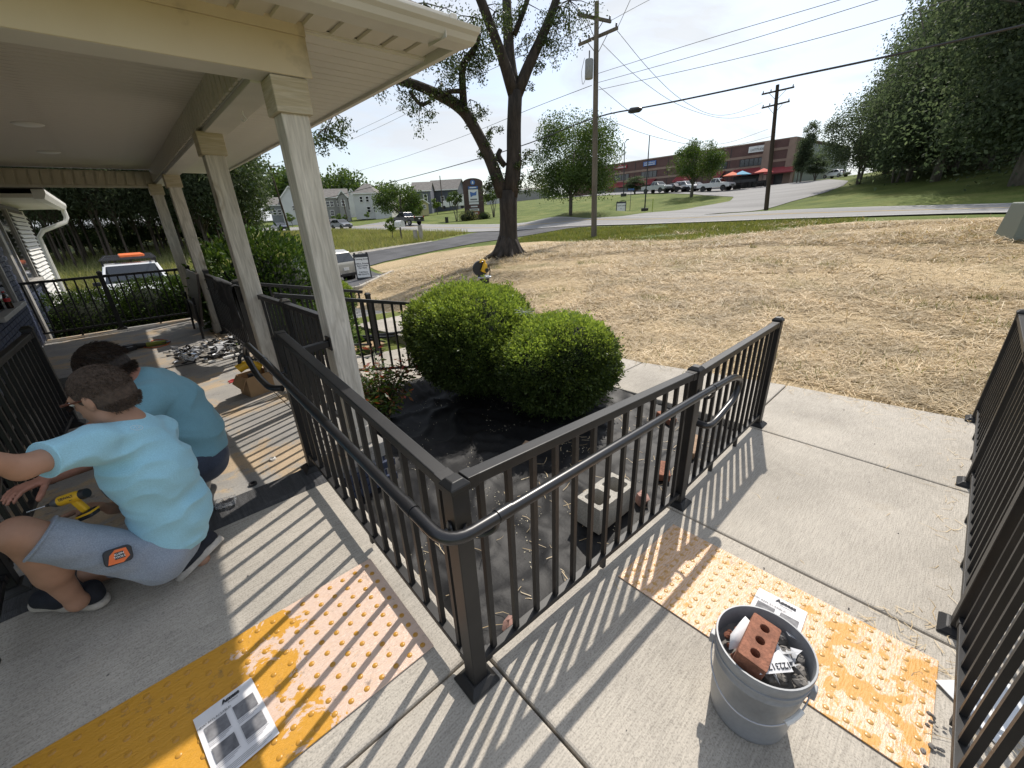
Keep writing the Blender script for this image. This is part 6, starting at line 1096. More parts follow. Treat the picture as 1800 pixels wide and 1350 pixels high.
def tree_proto(seed, H_, tr, base, rad, cz, n, leaf, mleaf, mbark, lumps=44, drp=0, limbs=7, fork=0, asp=.55, extra=()):
    """one tree as meshes about its own foot: (trunk mesh, crown mesh)"""
    rng = np.random.default_rng(seed); mb = MB(); top = Vector((rng.normal()*.2, rng.normal()*.2, cz+rad[2]*.4))
    if fork:
        for s in range(fork): a = s*6.28/fork+.4; e = Vector((math.cos(a), math.sin(a), 0)); limb(mb, [e*tr*.8+Vector((0, 0, -.2)), e*(tr*1.2+.05*base)+Vector((0, 0, base*.6)), e*(.3*base)+Vector((0, 0, base*1.3)), e*rad[0]*.5+Vector((0, 0, cz))], [tr*.8, tr*.7, tr*.5, tr*.2], 7)
    else: limb(mb, [Vector((0, 0, -.25)), Vector((0, 0, base*.5)), Vector((0, 0, base*1.2))+top*.05, top], [tr*1.35, tr, tr*.8, tr*.25], 8)
    for k in range(limbs): a = k*2.4+rng.uniform(-.4, .4); z0 = base*rng.uniform(.8, 1.5); e = Vector((math.cos(a)*rad[0], math.sin(a)*rad[1], 0)); limb(mb, [Vector((0, 0, z0)), e*.35+Vector((0, 0, z0+(cz-z0)*.6)), e*.75+Vector((0, 0, cz+rad[2]*rng.uniform(-.4, .4)))], [tr*.45, tr*.3, tr*.1], 5)
    P = crown_pts((0, 0, cz), rad, n, rng, lumps, drp)
    for c_, r_, nn in extra: P = np.concatenate([P, crown_pts(c_, r_, nn, rng, max(8, lumps//3), drp)])
    V, F = leaves(P, leaf, asp, None, 0, .25+drp*.3, rng); return mb.mesh('trunk', mbark, Vector(), True), npmesh('crown', V, F, mleaf)
def plant(pr, label, p, s=1., rz=0, group=None, name='tree', cat='tree'):
    t = thing(name, label, cat, p, group)
    for nm, me in zip(('trunk', 'crown'), pr): o = bpy.data.objects.new(nm, me); COL.objects.link(o); o.parent = t; o.scale = (s, s, s) if isinstance(s, (int, float)) else s; o.rotation_euler.z = rz
    return t
# ================================================================ beyond the lawn
# ---------------------------------------------------------------- vehicles
M_tyre = pm('tyre_rubber', (.018,.018,.019), .85); M_rim = pm('alloy_rim', (.38,.38,.39), .35, metal=.7); M_glass = pm('car_glass', (.020,.024,.028), .06, spec=.9); M_lamp_r = pm('tail_lamp', (.35,.02,.02), .2); M_lamp_w = pm('head_lamp', (.65,.67,.70), .15)
PAINT = {k: pm('paint_'+k, c, .25, coat=.6, spec=.5) for k, c in dict(silver=(.36,.37,.36), white=(.72,.73,.74), black=(.012,.012,.014), grey=(.10,.105,.11), champagne=(.36,.35,.31), navy=(.02,.025,.05)).items()}
PROF = dict(sedan=[(0,.20),(0,.52),(.03,.62),(.17,.66),(.29,.94),(.38,1),(.55,.99),(.72,.66),(.95,.54),(1,.42),(1,.18)], suv=[(0,.24),(0,.56),(.02,.64),(.07,.92),(.14,1),(.55,.99),(.71,.65),(.95,.58),(1,.46),(1,.22)],
            pickup=[(0,.30),(0,.60),(.01,.63),(.395,.635),(.40,.66),(.44,.96),(.49,1),(.62,.99),(.74,.66),(.96,.61),(1,.48),(1,.26)], hatch=[(0,.2),(0,.55),(.03,.66),(.12,.93),(.25,1),(.55,.99),(.75,.64),(.95,.54),(1,.4),(1,.18)])
DIM = dict(sedan=(4.7,1.82,1.45), suv=(4.5,1.82,1.74), pickup=(5.8,2.0,1.92), hatch=(4.2,1.76,1.5)); WIN = dict(sedan=(.24,.68), suv=(.05,.69), pickup=(.43,.72), hatch=(.10,.72))
def car(kind, label, pos, yaw, paint, group=None, s=1., rim=None, name='parked_car', cat='car'):
    L_, W_, H_ = DIM[kind]; P = PROF[kind]; t = thing(name, label, cat, pos, group); M = Matrix.Translation(Vector(pos))@Matrix.Rotation(yaw, 4, 'Z')@Matrix.Scale(s, 4)
    def tum(z): return 1-.24*max(0, (z-.60))/.40 if z > .60 else (1 if z > .3 else .97)
    def pt(x, z, y): return M@Vector(((x-.5)*L_, y*W_/2*tum(z), z*H_))
    n = len(P); mb = MB(); V = [pt(x, z, -1) for x, z in P]+[pt(x, z, 1) for x, z in P]; mb.add(V, [tuple(range(n)), tuple(range(2*n-1, n-1, -1))]+[(i, n+i, n+(i+1) % n, (i+1) % n) for i in range(n)]); body = mb.build('body', PAINT[paint], t, bevel=.06*s)
    body.modifiers['bevel'].segments = 3; body.data.polygons.foreach_set('use_smooth', [True]*len(body.data.polygons)); wn = body.modifiers.new('wn', 'WEIGHTED_NORMAL')
    up = [(x, z) for x, z in P if z > .6]; xs = [x for x, z in P]; a, b = WIN[kind]
    def roof(x):                                     # height of the outline above x, from the top edge
        q = sorted(up); return float(np.interp(x, [p[0] for p in q], [p[1] for p in q]))
    for sd in (-1, 1):
        m_ = (a+b)/2+.0
        for x0, x1 in ((a, m_-.012), (m_+.012, b)):
            lo = .665; c = []; k = 6
            for i in range(k+1): x = x0+(x1-x0)*i/k; c.append((x, max(lo+.005, min(.945, roof(x)-.055))))
            mb = MB(); q = [pt(x0, lo, sd*1.012), pt(x1, lo, sd*1.012)]+[pt(x, z, sd*1.015) for x, z in c[::-1]]; mb.add(q, [tuple(range(len(q)))]); mb.build('side_window', M_glass, t)
    def seg(x0, z0, x1, z1, nm, e=.88):
        dx, dz = x1-x0, z1-z0; f0, f1 = .08, .92; nx_, nz_ = (-dz*H_, dx*L_); l_ = math.hypot(nx_, nz_); ox, oz = nx_/l_*.012/L_, nz_/l_*.012/H_
        if oz < 0: ox, oz = -ox, -oz
        mb = MB(); mb.add([pt(x0+dx*f0+ox, z0+dz*f0+oz, -e), pt(x0+dx*f1+ox, z0+dz*f1+oz, -e), pt(x0+dx*f1+ox, z0+dz*f1+oz, e), pt(x0+dx*f0+ox, z0+dz*f0+oz, e)], [(0, 1, 2, 3)]); mb.build(nm, M_glass, t)
    iw = next(i for i in range(n-1) if P[i][1] > .95 and P[i+1][1] < .7); seg(*P[iw], *P[iw+1], 'windscreen'); ir = next(i for i in range(n-1) if P[i+1][1] > .9); seg(*P[ir], *P[ir+1], 'rear_window')
    r = .205*H_ if kind != 'sedan' else .225*H_; r = max(.31, min(.41, r))
    for x in ((.18, .81) if kind != 'pickup' else (.21, .82)):
        for sd in (-1, 1):
            c = Vector(((x-.5)*L_, sd*(W_/2-.10), r)); Rw = Matrix.Rotation(R(90), 3, 'X'); w_ = MB(); w_.lathe([(r*.62, -.11), (r*.95, -.115), (r, -.09), (r, .09), (r*.95, .115), (r*.62, .11)], 20, c, Rw); w_.v = [M@v for v in w_.v]; w_ = w_.build('wheel', M_tyre, t, smooth=True)
            rm = MB(); rm.lathe([(0, .085*-sd*-1), (r*.2, .095*sd*-1), (r*.55, .10*sd*-1), (r*.64, .112*sd*-1)], 14, c, Rw); rm.v = [M@v for v in rm.v]; rm.build('rim', rim or M_rim, w_, smooth=True)
            ar = MB(); ar.lathe([(0, 0), (r*1.18, 0), (r*1.18, .02), (0, .02)], 20, Vector(((x-.5)*L_, sd*(W_/2-.012) if sd > 0 else sd*(W_/2-.012)-.0, r*1.02)), Rw); ar.v = [M@v for v in ar.v]; ar.build('wheel_arch', M_bpl, t)
    zt = .60 if kind != 'sedan' else .54
    for sd in (-1, 1):
        mb = MB(); mb.box(((0-.5)*L_+.03, sd*(W_/2-.10), zt*H_), (.10, .16, .22)); mb.v = [M@v for v in mb.v]; mb.build('tail_light', M_lamp_r, t, bevel=.01); mb = MB(); mb.box((.5*L_-.09, sd*(W_/2-.20), (P[-2][1]+.02)*H_), (.20, .30, .12)); mb.v = [M@v for v in mb.v]; mb.build('headlight', M_lamp_w, t, bevel=.02)
        mb = MB(); mb.box(((b-.03-.5)*L_, sd*(W_/2+.08), .69*H_), (.12, .20, .13)); mb.v = [M@v for v in mb.v]; mb.build('door_mirror', M_bpl, t, bevel=.02); mb = MB(); mb.box((((a+b)/2-.06-.5)*L_, sd*(W_/2+.004), .60*H_), (.16, .02, .03)); mb.v = [M@v for v in mb.v]; mb.build('door_handle', M_bpl, t)
    for x, nm in ((-.5*L_-.01, 'rear_bumper'), (.5*L_-.03, 'front_bumper')): mb = MB(); mb.box((x, 0, .30*H_), (.12, W_*.96, .16)); mb.v = [M@v for v in mb.v]; mb.build(nm, M_bpl if kind != 'hatch' else PAINT[paint], t, bevel=.03)
    mb = MB(); mb.box((-.5*L_-.015, 0, .46*H_), (.02, .34, .15)); mb.v = [M@v for v in mb.v]; mb.build('number_plate', M_white, t); mb = MB(); mb.box((.5*L_-.01, 0, .42*H_), (.03, W_*.5, .16)); mb.v = [M@v for v in mb.v]; mb.build('grille', M_bpl, t)
    return t, M
def gnd(p, dz=0): return Vector((p[0], p[1], float(tz(p[0], p[1]))+dz))
sv_ = at(555, 470, 25.4); car('suv', 'champagne silver SUV parked nose away beside the sandwich board', gnd(sv_, .03), R(112), 'champagne')
tkp = gnd((-.3, 20.8), .03); tt, M = car('pickup', 'white work truck with ladder rack facing the porch behind the hedge', tkp, R(-91), 'white', name='work_truck', cat='truck')
mb = MB(); f = lambda x, y, z: M@Vector((x, y, z))
for y in (-.72, .72): mb.tube([f(-.3, y, 1.92), f(-.3, y, 2.08), f(1.3, y, 2.08), f(1.3, y, 1.90)], .03, 6); mb.tube([f(-.3, y, 2.08), f(-2.6, y, 2.08), f(-2.6, y, 1.0)], .03, 6)
for x in (-2.5, -1.5, -.3, .5, 1.3): mb.tube([f(x, -.78, 2.10), f(x, .78, 2.10)], .03, 6)
rk = mb.build('roof_rack', M_bpl, tt, smooth=True, kind='stuff'); kb = MB(); kb.box(f(-.5, .10, 2.16), (.72, 1.7, .09), Matrix.Rotation(R(1), 3, 'Z')); kb.build('board', M_ora, None, bevel=.04, label='flat orange case strapped on the rack of the white truck', cat='case')
car('pickup', 'black pickup truck driving on the road near the shade tree', gnd(at(716, 392, 72), .06), R(100), 'black', name='pickup_truck', cat='pickup', s=1.02)
car('hatch', 'grey green hatchback on the road left of the black pickup', gnd(at(601, 401, 79), .06), R(-82), 'grey', name='car'); car('suv', 'dark car just behind the hatchback on the road', gnd(at(586, 398, 88), .06), R(-82), 'black', name='car'); car('sedan', 'dark sedan far left on the road behind the porch pillar', gnd(at(493, 402, 98), .06), R(-85), 'black', name='car')
PG = 'cars parked in front of the shops'
for kind, lab, px, py, D, yaw, pc in (('pickup', 'silver pickup parked in front of the blue shop sign', 1153, 339, 88, 255, 'silver'), ('sedan', 'black car parked between the silver pickup and the parking lot tree', 1186, 337, 88, 250, 'black'), ('suv', 'white SUV half behind the parking lot tree', 1205, 336, 88, 252, 'white'), ('sedan', 'dark grey car behind the trunk of the parking lot tree', 1222, 335, 89, 250, 'grey'), ('pickup', 'long white pickup parked right of the parking lot tree', 1257, 334, 84, 262, 'white')): car(kind, lab, gnd(at(px, py, D), .07), R(yaw), pc, PG)
car('sedan', 'white car at the top of the drive beside the grey shop wall', gnd(at(1466, 318, 84), .06), R(60), 'white', s=.75)
# white box truck by the houses
bp = at(801, 367, 120); bt_ = thing('box_truck', 'white box truck parked by the dark houses left of the brick sign', 'truck', bp); d1 = (CR*1.0); d1.z = 0; d1.normalize(); Mb2 = Matrix.Translation(bp)@Matrix.Rotation(math.atan2(d1.y, d1.x)+R(8), 4, 'Z')
for nm, c, d, m_ in (('box', (1.1, 0, 2.0), (4.9, 2.3, 2.6), M_white), ('cab', (-2.35, 0, 1.25), (1.6, 2.0, 1.5), M_white), ('bonnet', (-3.4, 0, .95), (.9, 1.9, .8), M_white), ('windscreen', (-2.75, 0, 1.65), (.9, 1.8, .6), M_glass)): mb = MB(); mb.box(c, d); mb.v = [Mb2@v for v in mb.v]; mb.build(nm, m_, bt_, bevel=.06)
for x in (-3.0, 1.8):
    for y in (-.95, .95): mb = MB(); mb.lathe([(0, -.12), (.42, -.12), (.42, .12), (0, .12)], 14, Vector((x, y, .42)), Matrix.Rotation(R(90), 3, 'X')); mb.v = [Mb2@v for v in mb.v]; mb.build('wheel', M_tyre, bt_)
# ---------------------------------------------------------------- houses across the road
SID = {k: pm('siding_'+k, c, .7, var=.08, scale=.5) for k, c in dict(white=(.58,.58,.57), grey=(.24,.25,.26), slate=(.13,.14,.17), dark=(.085,.095,.115), stone=(.30,.29,.28), yellow=(.52,.46,.24), pale=(.62,.62,.62)).items()}; M_roof = pm('grey_shingle', (.20,.185,.17), .9, var=.2, scale=1.5, grit=.3, gscale=6)
def house(label, px0, px1, py, D, wh, rh, col, gable='side', depth=10, wins=(), turn=0, name='house', cat='house', trimc=None, door=None):
    a, b = at(px0, py, D), at(px1, py, D); z0 = (a.z+b.z)/2; a.z = b.z = z0; ux = (b-a); W_ = ux.length; ux.normalize(); ux = Matrix.Rotation(R(turn), 3, 'Z')@ux; uy = Vector((-ux.y, ux.x, 0)); t = thing(name, label, cat, a)
    G = lambda x, y, z: a+ux*x+uy*y+Vector((0, 0, z)); mb = MB(); V = [G(0,0,-1), G(W_,0,-1), G(W_,depth,-1), G(0,depth,-1), G(0,0,wh), G(W_,0,wh), G(W_,depth,wh), G(0,depth,wh)]; F = [(0,1,5,4),(1,2,6,5),(2,3,7,6),(3,0,4,7)]
    if gable == 'front': V += [G(W_/2,0,wh+rh), G(W_/2,depth,wh+rh)]; F += [(4,5,8),(6,7,9)]
    elif gable == 'side': V += [G(0,depth/2,wh+rh), G(W_,depth/2,wh+rh)]; F += [(5,6,9),(7,4,8)]
    mb.add(V, F); wl_ = mb.build('wall', SID[col], t); o = .35; rf = MB()
    if gable == 'front': q = [[G(-o,-o,wh-.1), G(W_/2,-o,wh+rh+.12), G(W_/2,depth+o,wh+rh+.12), G(-o,depth+o,wh-.1)], [G(W_/2,-o,wh+rh+.12), G(W_+o,-o,wh-.1), G(W_+o,depth+o,wh-.1), G(W_/2,depth+o,wh+rh+.12)]]
    elif gable == 'side': q = [[G(-o,-o,wh-.1), G(W_+o,-o,wh-.1), G(W_+o,depth/2,wh+rh+.12), G(-o,depth/2,wh+rh+.12)], [G(-o,depth/2,wh+rh+.12), G(W_+o,depth/2,wh+rh+.12), G(W_+o,depth+o,wh-.1), G(-o,depth+o,wh-.1)]]
    else: i_ = min(W_, depth)*.42; q = [[G(-o,-o,wh), G(W_+o,-o,wh), G(W_-i_,depth/2,wh+rh), G(i_,depth/2,wh+rh)], [G(W_+o,-o,wh), G(W_+o,depth+o,wh), G(W_-i_,depth/2,wh+rh)], [G(W_+o,depth+o,wh), G(-o,depth+o,wh), G(i_,depth/2,wh+rh), G(W_-i_,depth/2,wh+rh)], [G(-o,depth+o,wh), G(-o,-o,wh), G(i_,depth/2,wh+rh)]]
    for p in q: rf.quad(*p)
    r_ = rf.build('roof', M_roof, t); r_.modifiers.new('s', 'SOLIDIFY').thickness = .18
    for u, v, w_, h_ in wins:
        x0, z1 = u*W_, v*wh; mb = MB(); mb.add([G(x0-w_/2,-.10,z1-h_/2), G(x0+w_/2,-.10,z1-h_/2), G(x0+w_/2,-.10,z1+h_/2), G(x0-w_/2,-.10,z1+h_/2)], [(0,1,2,3)]); wn_ = mb.build('window', M_glassd, t)
        fb = MB()
        for p, q_ in (((x0-w_/2, z1-h_/2), (x0+w_/2, z1-h_/2)), ((x0-w_/2, z1+h_/2), (x0+w_/2, z1+h_/2)), ((x0-w_/2, z1-h_/2), (x0-w_/2, z1+h_/2)), ((x0+w_/2, z1-h_/2), (x0+w_/2, z1+h_/2)), ((x0-w_/2, z1), (x0+w_/2, z1))): fb.bar(G(p[0], -.12, p[1]), G(q_[0], -.12, q_[1]), .14, .14)
        fb.build('frame', M_white, wn_, kind='stuff')
    for p, q_ in (((-o, wh-.15), (W_+o, wh-.15)),) if gable != 'front' else (((-o, wh-.15), (W_/2, wh+rh+.02)), ((W_/2, wh+rh+.02), (W_+o, wh-.15))): mb = MB(); mb.bar(G(p[0], -o-.02, p[1]), G(q_[0], -o-.02, q_[1]), .08, .28); mb.build('fascia', M_white, t)
    if door: mb = MB(); mb.b2((0,0,0), (0,0,0)); mb.v = [G(door*W_-1.3,-.12,0), G(door*W_+1.3,-.12,0), G(door*W_+1.3,-.12,2.2), G(door*W_-1.3,-.12,2.2), G(door*W_-1.3,0,0), G(door*W_+1.3,0,0), G(door*W_+1.3,0,2.2), G(door*W_-1.3,0,2.2)]; mb.build('garage_door', M_white, t)
    return t
W2 = [(.25,.72,1.0,1.6),(.65,.72,1.0,1.6),(.25,.28,1.0,1.6),(.65,.28,1.0,1.6)]
house('small grey house farthest left behind the pine edge', 481, 503, 393, 150, 5.2, 2.2, 'grey', 'side', wins=[(.3,.6,1,1.4),(.7,.6,1,1.4)])
house('tall white gabled house behind the first porch pillar', 500, 540, 389, 145, 5.8, 3.6, 'pale', 'front', wins=[(.55,.62,.9,1.2)])
house('grey stone fronted house with two small gables', 572, 618, 383, 140, 5.6, 2.4, 'stone', 'side', wins=[(.2,.68,1.1,1.5),(.34,.68,1.1,1.5),(.62,.68,1.1,1.5),(.75,.68,1.1,1.5),(.3,.25,1.1,1.4)], door=.82)
house('stone gable wing of the grey house', 600, 616, 383, 137, 5.4, 1.8, 'stone', 'front', depth=6, wins=[(.5,.72,1.0,1.6)])
house('white two storey house with hipped roof', 626, 666, 378.5, 138, 6.0, 2.8, 'white', 'hip', wins=[(.35,.72,.9,1.5),(.62,.72,.9,1.5),(.62,.25,1.0,1.6),(.9,.25,.9,1.5)], turn=-14)
house('low white wing of the hipped house', 660, 690, 378, 134, 2.9, 1.9, 'white', 'front', depth=8, wins=[(.5,.55,1.2,1.0)], turn=-14)
house('slim white house seen behind the hipped house', 616, 632, 377, 165, 5.6, 2.6, 'white', 'front')
house('slate grey two storey house right of the big round tree', 727, 760, 370, 130, 5.2, 2.4, 'slate', 'side', wins=[(.72,.62,1.0,1.7)], turn=-8)
house('dark blue house with long roof behind the white box truck', 754, 808, 366, 140, 5.2, 2.9, 'dark', 'side', wins=[(.5,.5,1,1.5)], turn=-18)
house('dark house half hidden by the brick sign', 806, 835, 362, 150, 5.0, 2.6, 'dark', 'front'); house('pale house right of the brick sign', 856, 880, 362, 155, 5.0, 2.8, 'white', 'front'); house('low tan building behind the oak trunk', 905, 965, 352, 160, 3.4, .9, 'stone', 'hip')
house('small yellow garden shed under the round tree', 735, 754, 371.5, 116, 1.9, 1.0, 'yellow', 'front', depth=4, wins=[(.62,.55,.8,.9)], name='shed', cat='shed')
# ---------------------------------------------------------------- the brick shopping building
M_shopb = pm('brown_red_brick', (.150,.085,.075), .9, var=.15, scale=.6, grit=.3, gscale=9); M_tan = pm('tan_brick_band', (.30,.215,.17), .9, var=.12, scale=.6); M_awn = pm('red_standing_seam', (.27,.045,.05), .5, var=.12, scale=.5); M_gwall = pm('grey_metal_wall', (.42,.45,.45), .6, var=.05, scale=.3); M_winb = pm('tinted_window', (.045,.05,.055), .12, spec=.8); M_mull = pm('dark_mullion', (.03,.03,.03), .5)
R0 = Vector((90.1, 24.3, 4.9)); fu = Vector((.0757, .9971, 0)); fn = Vector((-.9971, .0757, 0))      # along the front (right to left), and out towards the road
Fp = lambda s, z, o=0.: Vector((R0.x, R0.y, 0))+fu*s+fn*o+Vector((0, 0, z))
SB = thing('shopping_building', 'long brown red brick shopping building with red awnings on the hill', 'building', R0)
def fbox(nm, s0, s1, z0, z1, o0, o1, m_, par=SB, bevel=0): mb = MB(); mb.v = []; mb.add([Fp(s0,z0,o0), Fp(s1,z0,o0), Fp(s1,z0,o1), Fp(s0,z0,o1), Fp(s0,z1,o0), Fp(s1,z1,o0), Fp(s1,z1,o1), Fp(s0,z1,o1)], [(3,2,1,0),(4,5,6,7),(0,1,5,4),(1,2,6,5),(2,3,7,6),(3,0,4,7)]); return mb.build(nm, m_, par, bevel=bevel)
wall = fbox('wall', .5, 52, 3.5, 12.0, -30, 0, M_shopb); fbox('side_wall', .3, .5, 3.5, 11.6, -30, -1, M_gwall); fbox('parapet', .4, 52, 12.0, 12.2, -30, .08, M_tan)
for z in (9.75, 7.95): fbox('brick_band', 5.2, 52, z, z+.42, 0, .06, M_tan)
for s in (11.1, 16.3, 24.4, 32.8, 39.5): fbox('control_joint', s, s+.12, 5, 12, 0, .03, M_mull)
for s0, s1 in ((-.15, 1.0), (3.5, 5.0)): fbox('corner_pier', s0, s1, 3.5, 12.05, -1, .9, M_tan)
fbox('corner_panel', 1.0, 3.5, 3.5, 12.0, -1, .35, M_shopb)
for z in (6.6, 8.6, 10.4): fbox('corner_band', 1.0, 3.5, z, z+.4, .35, .42, M_tan)
for s0, s1, n in ((4.3, 9.2, 6), (11.6, 14.2, 3), (18.2, 21.2, 3), (27.1, 31.1, 4), (34.5, 38.6, 4), (41, 45, 4)):
    w_ = fbox('window', s0, s1, 8.42, 9.62, .0, .07, M_winb)
    for k in range(n+1): s = s0+(s1-s0)*k/n; fbox('mullion', s-.05, s+.05, 8.40, 9.64, .05, .12, M_mull, w_)
for s0, s1 in ((4.4, 10.2), (11.8, 13.4), (18, 22), (27.1, 31.8), (34.6, 38.8), (41, 46)):
    mb = MB(); mb.add([Fp(s0,8.05,.06), Fp(s1,8.05,.06), Fp(s1,7.0,1.8), Fp(s0,7.0,1.8), Fp(s0,6.85,1.8), Fp(s1,6.85,1.8)], [(0,3,2,1),(3,4,5,2)]); aw = mb.build('awning', M_awn, SB)
    rb = MB()
    for k in range(int((s1-s0)/.45)+1): s = s0+k*.45; rb.bar(Fp(s,8.08,.08), Fp(s,7.03,1.82), .05, .06)
    rb.build('awning_seam', M_awn, aw, kind='stuff'); fbox('shop_front', s0+.2, s1-.2, 5.0, 7.0, .0, .05, M_winb)
mb = MB(); mb.add([Fp(-1.2,6.6,2.6), Fp(3.6,6.6,2.6), Fp(3.6,7.6,.5), Fp(-1.2,7.6,.5)], [(0,1,2,3)]); e = mb.build('entrance_roof', M_awn, SB); e.modifiers.new('s', 'SOLIDIFY').thickness = .15
for s in (-.9, 3.3): fbox('entrance_column', s-.2, s+.2, 4.5, 6.6, 2.0, 2.4, M_tan)
fbox('entrance_door', .8, 2.6, 4.7, 6.6, .36, .42, M_winb)
def shopsign(lab, s0, s1, z0, z1, bgm, lines, tm, rim=None):
    t = thing('shop_sign', lab, 'sign', Fp((s0+s1)/2, z0, .2)); fbox('panel', s0, s1, z0, z1, .10, .25, bgm, t); h = (z1-z0)
    for txt, u, v, sz in lines: text_on('lettering', txt, sz*h, tm, t, Fp(s1+(s0-s1)*u, z0+v*h, .27), -fu, (0, 0, 1), bold=.012)
    return t
M_sblue = pm('sign_blue', (.07,.16,.42), .5); M_sgrn = pm('sign_dark_green', (.03,.06,.05), .5); M_sred = pm('sign_red', (.30,.03,.04), .5); M_sgrey = pm('sign_lettering_grey', (.14,.14,.15), .6); M_swht = pm('sign_white', (.74,.75,.74), .5)
shopsign('white shop sign reading LATITUDES at the right end of the brick front', 4.75, 7.9, 10.6, 11.6, M_swht, [('LATITUDES', .52, .40, .50), ('~~', .5, .82, .3)], M_sgrey)
s_ = shopsign('white and dark green oval shop sign left of the LATITUDES sign', 12.5, 15.4, 10.68, 11.56, M_sgrn, [], M_swht); fbox('band', 12.7, 15.2, 10.85, 11.42, .25, .28, M_swht, s_)
mb = MB()
for k in range(9): mb.box(Fp(14.4-.17*k, 11.14, .3), (.03, .10, .20+.08*(k % 2)))
mb.build('lettering', M_sblue, s_, kind='stuff')
shopsign('shop sign with white letters OUTLET above the parking lot tree', 19.2, 22.8, 10.62, 11.55, M_shopb, [('OUTLET', .40, .32, .62)], M_swht); fbox('red_strip', 19.4, 22.6, 11.25, 11.52, .25, .27, M_sred, [o for o in bpy.data.objects if o.get('label', '').startswith('shop sign with white letters')][0])
def scribble(t, s0, s1, z0, z1, m_, seed):
    mb = MB(); rg_ = random.Random(seed); s = s1
    while s > s0: w_ = rg_.uniform(.12, .26); h_ = (z1-z0)*rg_.uniform(.6, 1); mb.v += []; mb.add([Fp(s,z0,.28), Fp(s-w_*.6,z0,.28), Fp(s-w_*.6,z0+h_,.28), Fp(s,z0+h_,.28)], [(0,1,2,3)]); s -= w_
    mb.build('lettering', m_, t, kind='stuff')
b1 = shopsign('bright blue shop sign above the silver pickup', 27.4, 30.6, 10.75, 11.65, M_sblue, [], M_swht); scribble(b1, 27.7, 30.3, 11.25, 11.5, M_swht, 1); scribble(b1, 27.7, 30.3, 10.85, 11.12, M_swht, 2)
b2 = shopsign('dark red shop sign at the far left of the brick front', 35.1, 38.4, 10.9, 11.62, M_sred, [], M_swht); scribble(b2, 35.4, 38.1, 11.05, 11.45, M_swht, 3)
def umbrella(lab, px, py, D, m_, r=1.25):
    p = at(px, py, D); b = gnd(p, .05); t = thing('patio_umbrella', lab, 'umbrella', b, 'patio umbrellas before the restaurant'); top = 2.75; mb = MB(); n = 8; V = [b+Vector((0, 0, top))]+[b+Vector((r*math.cos(6.283*k/n), r*math.sin(6.283*k/n), top-.62)) for k in range(n)]; mb.add(V, [(0, 1+k, 1+(k+1) % n) for k in range(n)]); mb.build('canopy', m_, t); mb = MB(); mb.tube([b, b+Vector((0, 0, top))], .03, 6); mb.build('pole', M_bpl, t); mb = MB(); mb.lathe([(0, .72), (.5, .72), (.5, .76), (0, .76)], 12, b); mb.build('table', M_bpl, t)
M_uo = pm('umbrella_orange', (.62,.13,.05), .8); M_ub = pm('umbrella_blue', (.08,.32,.48), .8); umbrella('orange patio umbrella, left one by the restaurant', 1284, 327, 84, M_uo, 1.5); umbrella('blue patio umbrella between two orange ones', 1301, 326, 84, M_ub, 1.5); umbrella('reddish patio umbrella nearest the big utility pole', 1338, 324, 85, pm('umbrella_red', (.55,.09,.06), .8), 1.5)
mb = MB(); rg = random.Random(2)
for k in range(26): p = gnd(at(1275+rg.uniform(0, 75), 326, rg.uniform(85, 89)), .05); mb.box(p+Vector((0, 0, .45)), (.5, .5, .9))
mb.build('patio_furniture', M_mull, None, kind='stuff', label='dark chairs and planters crowded on the restaurant patio', cat='furniture')
fbox('patio_fence', 4, 10, 5.1, 6.0, 4.2, 4.3, M_mull, None); bpy.context.view_layer.update(); o = COL.objects['patio_fence']; tag(o, 'low black fence round the restaurant patio', 'fence')
# ---------------------------------------------------------------- utility poles, wires, lamps, signs
M_wpole = pm('weathered_pole_wood', (.16,.135,.105), .9, var=.3, scale=2, sc=(1,1,.2), grit=.3); M_wpole2 = pm('creosote_pole_wood', (.060,.042,.030), .9, var=.3, scale=2, sc=(1,1,.2)); M_ins = pm('grey_insulator', (.10,.10,.11), .4); M_tr = pm('transformer_grey', (.26,.27,.27), .5)
def upole(lab, base, top, r, m_, arms, name='utility_pole'):
    base, top = Vector(base), Vector(top); t = thing(name, lab, 'utility pole', base); mb = MB(); mb.tube([base-Vector((0, 0, .3)), base*.5+top*.5, top], [r, r*.86, r*.68], 12); mb.build('pole', m_, t, smooth=True)
    for a, b in arms:
        a, b = Vector(a), Vector(b); mb = MB(); mb.bar(a, b, .11, .13); ar = mb.build('crossarm', m_, t); c = (a+b)/2
        for u in (.04, .28, .96): p = a+(b-a)*u+Vector((0, 0, .06)); mb = MB(); mb.lathe([(.02, 0), (.05, .03), (.05, .10), (.035, .13), (.05, .15), (0, .2)], 8, p); mb.build('insulator', M_ins, ar, smooth=True)
        mb = MB()
        for u in (.22, .78): mb.tube([a+(b-a)*u, c-Vector((0, 0, .75))], .018, 4)
        mb.build('brace', m_, ar, kind='stuff')
    return t
UP = upole('tall weathered utility pole with transformer between the lawn and the road', at(1044, 418, 26.2), at(1049, 3, 26.2), .165, M_wpole, [(at(1015, 25, 26), at(1074, 38, 26.9)), (at(1017, 79, 26.9), at(1086, 49, 25.9))])
c = at(1035, 139, 26.0); mb = MB(); mb.lathe([(0, 0), (.19, .0), (.21, .03), (.21, .80), (.19, .84), (.06, .88), (0, .88)], 16, c); tr_ = mb.build('transformer', M_tr, UP, smooth=True); mb = MB(); mb.tube([c+Vector((.0, 0, .86)), c+Vector((0, 0, 1.2))], .035, 6); mb.build('bushing', M_ins, tr_); mb = MB(); mb.tube(smooth_path([c+Vector((-.15, .1, 0)), c+Vector((-.25, .2, -.3)), c+Vector((-.32, .25, .3)), c+Vector((-.2, .15, .9))], .2), .012, 5); mb.build('drop_lead', M_ins, tr_)
